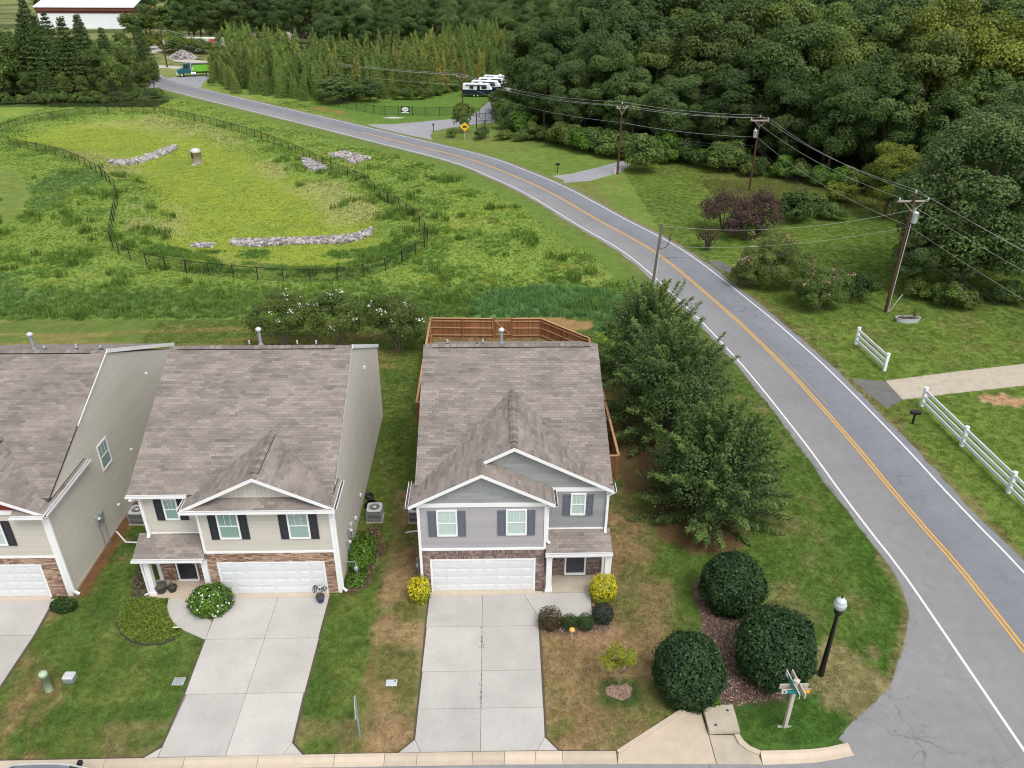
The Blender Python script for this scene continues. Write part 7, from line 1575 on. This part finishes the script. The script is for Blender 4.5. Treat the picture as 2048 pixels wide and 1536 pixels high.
for x, y, s, P_, lb in ((20.7, 107.4, (2.1, 1.9, 2.2), shr, 'large round green shrub at the end of the gravel drive'), (33.8, 85.0, (1.9, 1.5, 1.5), shrD, 'dark green shrub with yellow sprays right of the purple bushes'), (36.5, 88.5, (1.5, 1.3, 1.2), shrO, 'olive shrub with yellow flowers uphill of the dark green one'), (31.6, 61.6, (.95, .95, 1.15), shrD, 'small dark shrub left of the transformer pole foot'), (41.5, 92, (1.4, 1.4, 1.2), shrL, 'yellow green scrub below the wood'), (38.2, 85.5, (1.1, 1.1, .9), shr, 'green scrub on the slope below the wood'), (-4.6, 134.0, (1.3, 1.3, 2.3), shrO, 'tall olive bush beside the mouth of the trailer drive'), (-6.6, 130.2, (.9, .7, .7), shr, 'low bush left of the yellow warning sign'), (-1.6, 129.4, (1.6, .8, .8), shrD, 'dark low bush right of the yellow warning sign'), (1.8, 128.6, (1.6, .9, .7), shrO, 'olive low bush farther right of the warning sign'), (5.0, 127.2, (1.4, .9, .8), shr, 'low bush at the foot of the forest by the sign')):
    plant(P_[R.randrange(3)], x, y, s, lb, 'shrub')
# --- dark wood behind the grove, pines at the left, pale bushes at the far yard
r_ = random.Random(8)
for row, (yy, hs) in enumerate(((236, .78), (246, .9), (258, .95), (272, 1.0), (290, 1.05))):
    x = (-46 if row < 2 else -64 if row == 2 else -100) + r_.uniform(0, 5)
    while x < 46 + row * 3:
        k = darkP if r_.random() < .65 else blueP if r_.random() < .5 else oakP
        plant(k[r_.randrange(len(k))], x, yy + r_.uniform(-3, 3), (hs * 1.05, hs * 1.05, hs * r_.uniform(.85, 1.1)), 'dark tall tree of the far wood, ' + ('front' if row < 2 else 'back') + ' rows ' + ('behind the trailers' if x > -12 else 'behind the bamboo' if x > -45 else 'behind the rubble heaps'), group='far dark wood behind the bamboo')
        x += r_.uniform(6.5, 9.5)
for k in range(16):
    plant(darkP[k % 4], -190 + k * 7.5 + r_.uniform(-2, 2), 372 + r_.uniform(-4, 4), 1.0, 'tree in the far wood behind the warehouse', group='far trees behind the warehouse')
def conifer(seed, h=14, rr=3.0, n=5200):
    r = np.random.default_rng(seed); nl = 15; P = []; N_ = []; Al = []
    for k in range(nl):
        z = h * (.12 + .86 * k / nl); L = rr * (1 - (k / nl) ** 1.25) + .35; m = int(n * L / (rr * nl * .62)); nb = 6; a0 = r.uniform(0, 6.28)
        b_ = r.integers(0, nb, m); a = a0 + b_ * 6.283 / nb + r.normal(0, .28, m); d = L * np.sqrt(r.uniform(0.02, 1, m)); zz = z + d * .10 - .05 * d * d / rr + r.normal(0, .16, m)
        P.append(np.stack([d * np.cos(a), d * np.sin(a), zz], 1)); Al.append(np.stack([np.cos(a), np.sin(a), np.full(m, .35)], 1)); N_.append(np.stack([np.cos(a) * .3, np.sin(a) * .3, np.ones(m)], 1))
    P, N_, Al = map(np.concatenate, (P, N_, Al)); rel = np.hypot(P[:, 0], P[:, 1]) / rr
    return leaves(r, P, N_, .62, .30, np.clip(.25 + .5 * rel + r.normal(0, .2, len(P)), 0, 1), along=Al)
def straight_trunk(h, r0):
    b = MB(); b.tube([(0, 0, -.2), (0, 0, h * .5), (0, 0, h)], [r0, r0 * .7, r0 * .1], 7); return b.mesh('trunk')
pineP = [proto_tree('pine_tree', conifer(500 + i, 14, 2.8 + .3 * i), F_pine, straight_trunk(13.6, .22)) for i in range(3)]
medP = [proto_tree('broadleaf_tree', lobed(520 + i, 2.8, 2.6, .6, 12, 34, 4200, .46, lobe=(.28, .5), low=-.8), F_oak, trunk_mesh(52 + i, 8, .16, 1.2, 2.2)) for i in range(2)]; medL = [recolor(p, F_olive) for p in medP]
PP = []
for row in range(6):
    yb = 164.5 + row * 6.2; x = -128 + r_.uniform(0, 3)
    while x < -70.5 - max(0, yb - 176) * .42 + (2 if row == 1 else 0): PP.append((x, yb + (x + 70) * -.02 + r_.uniform(-1.4, 1.4), row)); x += r_.uniform(3.2, 5.0)
for x, y, row in PP:
    u = r_.random(); s = r_.uniform(.72, 1.12) * (.72 if row == 0 else 1.0) * (1.12 if x < -92 else 1.0 if x < -84 else .86 if x < -77 else .70)
    if u < .34: plant(pineP[r_.randrange(3)], x, y, (s, s, s * 1.02), ('dark pine ' + ('at the front' if row < 2 else 'at the back') + ' of the stand beyond the pond, ' + ('by the road' if x > -84 else 'towards the left edge')), group='pine stand beyond the pond')
    elif u < .72: plant(medP[r_.randrange(2)], x, y, s * .98, ('green broadleaf tree ' + ('at the front' if row < 2 else 'at the back') + ' of the pine stand, ' + ('by the road' if x > -84 else 'towards the left edge')), group='broadleaf trees among the pines')
    else: plant(medL[r_.randrange(2)], x, y, s * .95, 'light green broadleaf tree among the pines beyond the pond', group='light green trees among the pines')
for k in range(24): plant((shr, shrD, shrO)[k % 3][k % 3], -104 + k * 1.6 + r_.uniform(-.5, .5), 161.6 + r_.uniform(-.9, .6) + max(0, k - 18) * 1.6, r_.uniform(.6, 1.1), 'low scrub at the foot of the pine stand', 'shrub', 'scrub at the foot of the pines')
for k in range(15):
    plant(medL[k % 2] if k % 3 else medP[k % 2], -121 + (k % 8) * 5.0 + r_.uniform(-1, 1), 292 + (k // 8) * 14 + r_.uniform(-3, 3), (1.5, 1.5, .78 + .1 * (k % 3)), 'rounded pale green tree on the rise above the far yard', group='pale trees above the far yard')
for x, y, s, P_ in ((-87, 250, 2.0, shrL), (-91, 248, 2.3, shrO), (-95, 252, 2.2, shrL), (-83.5, 247, 1.7, shrO), (-86, 241, 1.5, shrD), (-79, 246, 1.4, shrL), (-76, 240, 1.3, shrO), (-98, 262, 2.4, shrO), (-104, 258, 2, shrL)): plant(P_[0], x, y, (s * 1.3, s * 1.2, s), 'yellow green bush at the far gravel yard', 'shrub', 'yellow green bushes at the far yard')
# --- bamboo grove
def bamboo(seed, h=10.0, n=3200):
    r = np.random.default_rng(seed); P = []; Al = []; N_ = []; T = []; b = MB()
    for k in range(4):
        a = r.uniform(0, 6.28); sp = r.uniform(.3, 1.5); hh = h * r.uniform(.62, 1.05); bx, by = .5 * math.cos(a) * r.uniform(.2, 1), .5 * math.sin(a) * r.uniform(.2, 1)
        f = lambda t: np.stack([bx + math.cos(a) * sp * t ** 3, by + math.sin(a) * sp * t ** 3, hh * t], -1)
        b.tube([tuple(f(t)) for t in (0, .35, .7, 1.0)], [.07, .06, .04, .015], 5)
        m = n // 4; t = r.uniform(.08, 1, m); c = f(t); w = (2.3 * (1 - t) ** 1.0 + .06) * np.sqrt(r.uniform(0, 1, m)); an = r.uniform(0, 6.28, m)
        P.append(c + np.stack([w * np.cos(an), w * np.sin(an), -.34 * w + r.normal(0, .12, m)], 1)); Al.append(np.stack([np.cos(an) * .8, np.sin(an) * .8, np.full(m, -.55)], 1)); N_.append(np.stack([np.cos(an) * .6, np.sin(an) * .6, np.full(m, .7)], 1)); T.append(np.clip(.10 + .55 * t + .20 * w / 1.6 + r.normal(0, .18, m), 0, 1))
    P, Al, N_, T = map(np.concatenate, (P, Al, N_, T)); return leaves(r, P, N_, .50, .34, T, tilt=.7, along=Al), b.mesh('culms')
bamP = []
for i in range(5):
    cr, cu = bamboo(600 + i); V, F, T = cr; me = np_mesh('foliage', V, F, tone=T); me.materials.append(F_bam); cu.materials.append(M_barkl); bamP.append(('bamboo', me, cu, [], 'foliage'))
BL = [(-63, 191), (-56, 180), (-50.3, 174), (-43, 168.8), (-36, 166), (-28, 167), (-20, 169.5), (-13.5, 171), (-8, 184), (-5, 194), (3.3, 208)]
BP = []
for row in range(15):
    off = row * 3.5; L_ = resample(BL, 3.6)
    for i, (x, y) in enumerate(L_):
        X_, Y_ = x + r_.uniform(-1.2, 1.2) - off * .12 + (1.8 if row % 2 else 0), y + off + r_.uniform(-1.2, 1.2)
        if X_ > -66 - off * .22 and len(BP) < 285: BP.append((X_, Y_, row))
for x, y, row in BP:
    s = r_.uniform(.72, 1.08) * (.62 if row == 0 else .82 if row == 1 else 1.0) * (1 + .008 * row)
    o = plant(bamP[r_.randrange(5)], x, y, (s * 1.15, s * 1.15, s), 'feathery bamboo clump, ' + ('roadside row' if row == 0 else 'second row' if row == 1 else 'heart' if row < 5 else 'back') + ' of the grove, ' + ('by the green lorry' if x < -52 else 'behind the spreading tree' if -36 < x < -20 else 'by the trailers' if x > -20 else 'along the road'), 'bamboo', 'bamboo grove beyond the road')
    o.children[0].name = 'culms'
plant(recolor(medP[0], F_blue), -29.8, 163.2, (1.75, 1.3, .46), 'low spreading blue green tree in front of the bamboo'); plant(recolor(medP[1], F_blue), -24.2, 164.3, (1.0, 1.0, .40), 'small blue green tree right of the spreading one')
for k in range(18): plant((shrO, shr, shrL)[k % 3][k % 3], -62 + k * 2.3, 186.5 - k * 1.35 + (k > 12) * (k - 12) * 1.3 + r_.uniform(-.5, .5), r_.uniform(.45, .8), 'low roadside scrub in front of the bamboo', 'shrub', 'roadside scrub in front of the bamboo')
for k in range(14): plant((shrO, shr, shrB)[k % 3][k % 3], -19 + k * 1.55, 167.5 + (k > 3) * (k - 3) * 2.6, r_.uniform(.6, 1.1), 'bush on the bank behind the parked trailers', 'shrub', 'bushes on the bank behind the trailers')

# --- the three big trees beside the grey house: branches with leafy sprays
def sprayed(seed, h, rx, n, L):
    r = np.random.default_rng(seed); P = []; Al = []; N_ = []; T = []; b = MB(); b.tube([(0, 0, -.2), (.05, 0, h * .35), (0, .05, h * .7)], [.17, .13, .06], 9)
    nb = 120; per = n // nb
    for k in range(nb):
        f = (k + .5) / nb; a = k * 2.39996 + r.normal(0, .2); z0 = h * (.08 + .55 * f ** 1.1); el = math.radians(-8 + 82 * f ** 1.25) + r.normal(0, .12); ln = rx * (1.02 - .18 * f) * r.uniform(.80, 1.12) if f < .6 else (h - z0) * r.uniform(.75, 1.08)
        d = np.array([math.cos(a) * math.cos(el), math.sin(a) * math.cos(el), math.sin(el)]); p0 = np.array([0, 0, z0]); up = np.array([0, 0, 1.0])
        q = lambda t: p0 + d * (ln * t)[:, None] + up * (.10 * ln * t ** 2 * (1 - f) - .16 * ln * t * (1 - t) * (f < .5))[:, None]
        tt = np.array([0, .5, 1.0]); b.tube([tuple(v) for v in q(tt)], [.05, .03, .008], 5)
        t = r.uniform(.22, 1, per) ** .75; c = q(t); sp = ln * .22 * (1.05 - t) + .10
        off = unit(r.normal(size=(per, 3))) * (sp * r.uniform(.1, 1, per))[:, None]; tw = r.integers(0, 9, per); tv = unit(r.normal(size=(9, 3)) + d * .8 + up * .35)
        pos = c + off * .55 + tv[tw] * (sp * r.uniform(0, 1.1, per))[:, None]
        P.append(pos); Al.append(tv[tw] + d * .5); N_.append(np.tile(d * .3 + up * .9, (per, 1))); rel = np.clip(np.linalg.norm(pos - np.array([0, 0, h * .4]), axis=1) / (rx * 1.1), 0, 1.2); T.append(np.clip(.05 + .55 * rel ** 1.6 + .22 * r.random() + r.normal(0, .16, per), 0, 1))  # tone rises outwards: lighter tips, inner crown shade painted into the leaves
    P, Al, N_, T = map(np.concatenate, (P, Al, N_, T)); P[:, 2] = np.maximum(P[:, 2], .12); return leaves(r, P, N_, L, .42, T, tilt=.8, along=Al), b.mesh('trunk')
for (x, y, h, rx, sd, lb, n) in ((11.4, 33.0, 6.8, 4.0, 71, 'nearest and largest of the three feathery green trees beside the grey house', 46000), (10.7, 40.8, 7.6, 4.5, 72, 'middle one of the three feathery green trees in the row by the road', 40000), (10.7, 48.3, 7.3, 3.9, 73, 'farthest of the three feathery green trees, hiding the short pole', 34000)):
    cr, tr = sprayed(sd, h, rx, n, .18); fill = lobed(sd + 7, rx * .86, rx * .84, .35, h * .86, 60, 17000, .17, lobe=(.20, .34), low=-.75, asp=.42); fill = (fill[0], fill[1], fill[2] * .6)  # inner fill leaves toned down, painted shade inside the crown
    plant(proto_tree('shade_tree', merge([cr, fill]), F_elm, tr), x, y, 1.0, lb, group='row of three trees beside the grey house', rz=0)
# --- crepe myrtles behind the houses
def blossoms(seed, crown, n, per, L, top=.55, m=None, spread=.25):
    r = np.random.default_rng(seed); V = crown[0].reshape(-1, 4, 3).mean(1); z = V[:, 2]; lim = np.quantile(z, top); rad2 = np.linalg.norm(V[:, :2], axis=1); c = V[(z > lim) | (rad2 > np.quantile(rad2, .85))]; c = c[r.choice(len(c), n)]
    P = np.repeat(c, per, 0) + r.normal(0, spread, (n * per, 3)) + np.array([0, 0, .08]); v, f, t = leaves(r, P, np.tile([0, -.3, 1.0], (n * per, 1)), L, .9); me = np_mesh('blossoms', v, f, tone=t); me.materials.append(m); return me
def multi_trunk(seed, h, n=5):
    r = random.Random(seed); b = MB()
    for k in range(n): a = 6.283 * k / n; b.tube([(.08 * math.cos(a), .08 * math.sin(a), -.1), (.16 * h * math.cos(a), .16 * h * math.sin(a), h * .5), (.42 * h * math.cos(a), .42 * h * math.sin(a), h)], [.028 * h, .02 * h, .006 * h], 6)
    return b.mesh('trunk')
for (x, y, s, sd, lb) in ((-15.8, 53.6, 1.15, 81, 'left white flowering crepe myrtle behind the beige house ridge'), (-11.6, 53.9, 1.16, 82, 'middle white flowering crepe myrtle behind the beige house ridge'), (-7.1, 52.9, 1.2, 83, 'right white flowering crepe myrtle with a mulch ring beside the cedar fence')):
    cr = lobed(sd, 2.45, 2.1, .55, 3.85, 60, 16000, .15, lobe=(.16, .32), low=-.75, asp=.4); plant(proto_tree('crepe_myrtle', cr, F_myr, multi_trunk(sd, 2.2), M_barkl, [('blossoms', blossoms(sd, cr, 10, 10, .11, m=F_wht, spread=.10))]), x, y, s, lb, group='white crepe myrtles behind the houses', rz=0)
b = MB(); b.lathe((0, 0, 0), [(.85, -.02), (.8, .05), (.3, .09), (.01, .1)], 18); b.solo('mulch_ring', M_mulch, (-7.35, 52.6, 0), 'dark round mulch ring under the right crepe myrtle', 'mulch ring')
for (x, y, rx, h, sd, lb) in ((25.2, 65.6, 3.9, 4.7, 84, 'large pink flowering bush right of the road'), (27.4, 60.4, 2.8, 3.8, 85, 'lower pink flowering bush nearest the lawn'), (22.9, 65.6, 1.9, 2.5, 86, 'small bush with few pink flowers at the drive stub')):
    cr = lobed(sd, rx, rx * .85, .02, h, 70, 22000, .17, lobe=(.16, .30), low=-.85, asp=.42); plant(proto_tree('crepe_myrtle', cr, F_myr if sd != 85 else F_oak, multi_trunk(sd, h * .6), M_barkl, [('blossoms', blossoms(sd, cr, 34 if sd == 84 else 16, 12, .13, m=F_pnk, top=.8, spread=.20))]), x, y, 1.0, lb, group='pink flowering bushes right of the road', rz=0)
for (x, y, rx, h, sd, lb) in ((24.7, 81.3, 3.0, 4.6, 87, 'left dark purple leaved bush with green vines'), (28.2, 80.4, 3.0, 4.8, 88, 'right dark purple leaved bush before the pole'), (26.3, 78.2, 2.6, 3.2, 89, 'front reddish purple bush mixed with green weeds')):
    cr = lobed(sd, rx, rx * .8, .0, h, 36, 5000, .24, lobe=(.2, .36), low=-.5, asp=.4); ex = lobed(sd + 40, rx * .8, rx * .7, .1, h * .85, 7, 500, .28, lobe=(.16, .26)); g_ = np_mesh('vine_leaves', ex[0], ex[1], tone=ex[2]); g_.materials.append(F_olive); plant(proto_tree('purple_bush', cr, F_pur, multi_trunk(sd, h * .6), None, [('vine_leaves', g_)], 'foliage'), x, y, 1.0, lb, 'bush', 'purple bushes by the lawn', rz=0)
cr = lobed(90, 1.5, 1.3, .3, 2.6, 24, 700, .2, lobe=(.2, .3)); plant(proto_tree('twiggy_bush', cr, F_brown, multi_trunk(90, 2.2, 14), None, None, 'foliage'), 21.6, 75.2, 1.0, 'sparse brown twiggy bush beside the road below the purple bushes', 'bush')
# --- hollies and clipped bushes
def ball(seed, rx, ry, h, n, L, m, name, x, y, label, cat, group=None, p=2.3, m2=None, split=.5, rough=.06, asp=.55, z=0.0, core=True, low=.0):
    """a clipped bush: leaves over a superellipsoid shell with an uneven surface"""
    r = np.random.default_rng(seed); d = unit(r.normal(size=(n, 3))); k = (np.abs(d) ** p).sum(1) ** (-1 / p); ph = r.uniform(0, 6.28, 4)
    wob = 1 + rough * (np.sin(d[:, 0] * 5 + ph[0]) * np.sin(d[:, 1] * 5 + ph[1]) + .7 * np.sin(d[:, 2] * 9 + ph[2]) * np.sin(d[:, 0] * 9 + ph[3]))
    rr = k * wob * (1 - .34 * r.uniform(0, 1, n) ** 2.2) * (1 + r.uniform(0, 1, n) ** 8 * .10); P = d * rr[:, None] * np.array([rx, ry, h * .55]) + np.array([0, 0, h * .47]); keep = P[:, 2] > .02; P, d = P[keep], d[keep]
    t = np.clip(.5 * r.uniform(0, 1, len(P)) + .25 + .25 * np.sin(d[:, 0] * 7 + ph[0]) * np.sin(d[:, 2] * 7 + ph[1]), 0, 1)
    tr = MB(); tr.tube([(0, 0, -.1), (0, 0, h * .45)], [.07, .05], 7); tme = tr.mesh('stem'); tme.materials.append(M_bark)
    o = bpy.data.objects.new(name, None); COL.objects.link(o); o.location = (x, y, z); tag(o, label, cat, group); ch = [('stem', tme)]
    sets = [(np.ones(len(P), bool), m)]
    if m2 is not None: s_ = P[:, 2] / h + r.normal(0, .13, len(P)) > split; sets = [(s_, m), (~s_, m2)]
    for i, (s_, mm) in enumerate(sets):
        v, f, tt = leaves(r, P[s_], d[s_] + np.array([0, 0, .3]), L, asp, t[s_]); me = np_mesh('foliage', v, f, tone=tt); me.materials.append(mm); ch.append(('foliage' if i == 0 else 'lower_foliage', me))
    for nm, me in ch: q = bpy.data.objects.new(nm, me); COL.objects.link(q); q.parent = o
    return o
ball(1, 1.30, 1.28, 2.75, 15000, .16, F_holly, 'holly_bush', 7.66, 21.55, 'front round dark glossy holly beside the storm drain', 'holly', 'three round hollies on the corner bed'); ball(2, 1.54, 1.48, 2.95, 17000, .16, F_holly, 'holly_bush', 11.42, 22.55, 'largest round dark holly behind the street sign', 'holly', 'three round hollies on the corner bed'); ball(3, 1.38, 1.28, 2.7, 14000, .16, F_holly, 'holly_bush', 10.72, 26.35, 'rear round dark holly nearest the feathery trees', 'holly', 'three round hollies on the corner bed', p=2.1)
ball(14, .35, .3, .5, 350, .14, F_bright, 'weed_tuft', 8.55, 20.95, 'bright green weed beside the storm drain slab', 'plant')
ball(4, .48, .46, 1.18, 1600, .11, F_yel, 'golden_bush', -3.5, 27.0, 'golden yellow clipped bush left of the white garage door', 'bush', 'golden yellow clipped bushes', p=3.2, m2=F_ygr, split=.42); ball(5, .59, .56, 1.28, 2100, .11, F_yel, 'golden_bush', 4.95, 26.85, 'golden yellow clipped bush at the right end of the porch', 'bush', 'golden yellow clipped bushes', p=3.0, m2=F_ygr, split=.45)
ball(6, .45, .42, .95, 2200, .08, F_dkr, 'clipped_bush', 4.77, 25.5, 'grey green clipped round bush below the right golden bush', 'bush'); ball(7, .50, .47, .95, 2400, .08, F_brown, 'clipped_bush', 2.40, 25.25, 'bronze brown clipped bush at the driveway edge', 'bush', p=2.8); ball(8, .40, .34, .62, 2600, .05, F_box, 'clipped_bush', 3.28, 25.2, 'left of the two small green clipped boxwoods', 'bush'); ball(9, .36, .37, .72, 2600, .05, F_box, 'clipped_bush', 3.97, 25.12, 'right of the two small green clipped boxwoods', 'bush')
ball(10, .58, .36, .58, 1500, .10, F_box, 'clipped_bush', -19.5, 26.65, 'low dark oval bush at the corner of the left edge driveway', 'bush')
wb = ball(11, .98, .80, 1.15, 3000, .15, F_bright, 'flowering_bush', -12.85, 26.55, 'bright green bush dotted with white flowers beside the curved walk', 'bush', p=2.2)
r = np.random.default_rng(3); d = unit(r.normal(size=(60, 3)) + np.array([0, -.3, .4])); P = d * np.array([1.02, .84, .62]) + np.array([0, 0, .55]); v, f, tt = leaves(r, np.repeat(P, 3, 0) + r.normal(0, .02, (180, 3)), np.repeat(d, 3, 0), .09, .9); me = np_mesh('blossoms', v, f, tone=tt); me.materials.append(F_wht); q = bpy.data.objects.new('blossoms', me); COL.objects.link(q); q.parent = wb
ball(12, .72, 1.3, .95, 3000, .12, F_bright, 'leafy_bush', -6.55, 29.9, 'bright green leafy bush under the meters of the beige house', 'bush', p=2.2, rough=.12); ball(15, .5, .7, .45, 900, .12, F_bright, 'leafy_bush', -6.6, 28.35, 'low green plants round the gas meter of the beige house', 'bush', rough=.15)
def ground_cover(name, poly, n, L, m, label, h=.16):
    r = np.random.default_rng(17); px = [p[0] for p in poly]; py = [p[1] for p in poly]; x = r.uniform(min(px), max(px), n * 2); y = r.uniform(min(py), max(py), n * 2); k = pip(x, y, poly); x, y = x[k], y[k]; z = r.uniform(.02, 1, len(x)) * h * (.5 + fbm(x * 2, y * 2, 3)); v, f, t = leaves(r, np.stack([x, y, z], 1), np.tile([0, 0, 1.0], (len(x), 1)), L, .6); o = link(name, np_mesh(name, v, f, tone=t), m); tag(o, label, kind='stuff')
ground_cover('ground_cover', PTS['bed'], 9000, .10, F_gcov, 'yellow green ground cover filling the round bed before the beige porch'); ground_cover('bed_weeds', PTS['bed2'], 900, .12, F_dry, 'dry sparse weeds in the narrow bed left of the beige porch', .1)
b = MB(); bd = PTS['bed']; b.tube([(x, y, .05) for x, y in bd[2:11]], .05, 6); struct('bed_edging', b, mat('edging_dark', (.05, .045, .04), .9), 'dark edging curving round the ground cover bed')
cr = lobed(95, .85, .7, 1.15, 2.1, 14, 900, .13, lobe=(.2, .4), low=-.5, asp=.35); cr2 = lobed(96, .5, .5, .9, 1.6, 6, 250, .13, asp=.35); b = MB(); b.tube([(0, 0, -.05), (.03, 0, .9), (0, 0, 1.6)], [.025, .022, .012], 6)
for a in range(7): b.tube([(.02, 0, .85), (.35 * math.cos(a), .3 * math.sin(a), 1.35), (.65 * math.cos(a), .55 * math.sin(a), 1.85)], [.014, .01, .004], 4)
plant(proto_tree('sapling', merge([cr, cr2]), F_sap, b.mesh('trunk'), M_barkl), 4.95, 21.72, 1.12, 'slender yellow green sapling in the dry front lawn', rz=0)
# pot plants and trough plants (each a plant of its own standing in its pot)
def sprig(x, y, z, s, m, label, n=160):
    cr = lobed(int(abs(x * 10)) + 7, .32, .3, .1, .55, 9, n, .09, lobe=(.25, .45), asp=.4); plant(proto_tree('potted_plant', cr, m, multi_trunk(3, .35, 6), M_barkl, None, 'foliage'), x, y, s, label, 'plant', z=z)
sprig(-15.0, 27.66, .32, .62, F_dry, 'dry brown plant in the small black pot'); sprig(-12.15, 26.62, .34, 1.35, F_dkr, 'leggy grey green plant in the blue pot by the white flowering bush', 240); sprig(-8.02, 26.9, .32, 1.25, F_dkr, 'sparse dark plant in the blue pot at the garage', 150)
sprig(33.25, 57.65, .3, 1.5, F_lime, 'yellow green plant in the metal trough'); sprig(34.15, 57.6, .3, 1.3, F_brown, 'brownish plant in the metal trough')
# weeds standing in the meadow
x, y = seed_pts(-60, 16, 56, 118, 5200); k = in_view(x, y); x, y = x[k], y[k]; c, h, l = gcolor(x, y); n2 = fbm(x * .3, y * .3, 44); k = (l < .3) & (n2 > .60) & (pond_d(x, y) < 6); x, y = x[k], y[k]
scatter('weeds', np.stack([x, y, hz(x, y)], 1), rng.uniform(.5, 1.0, len(x)), np.array([.10, .168, .031]) * rng.uniform(.7, 1.5, (len(x), 1)), tall, 'darker weed clumps scattered through the rough meadow')

# lettering: fonts to meshes
for o in [q for q in bpy.data.objects if q.type == 'FONT']:
    me = bpy.data.meshes.new_from_object(o); me.name = o.name; nm = o.name.split('.')[0]
    q = bpy.data.objects.new(nm + '_text', me); COL.objects.link(q); q.parent = o.parent; q.matrix_local = o.matrix_local.copy()
    bpy.data.objects.remove(o); q.name = nm
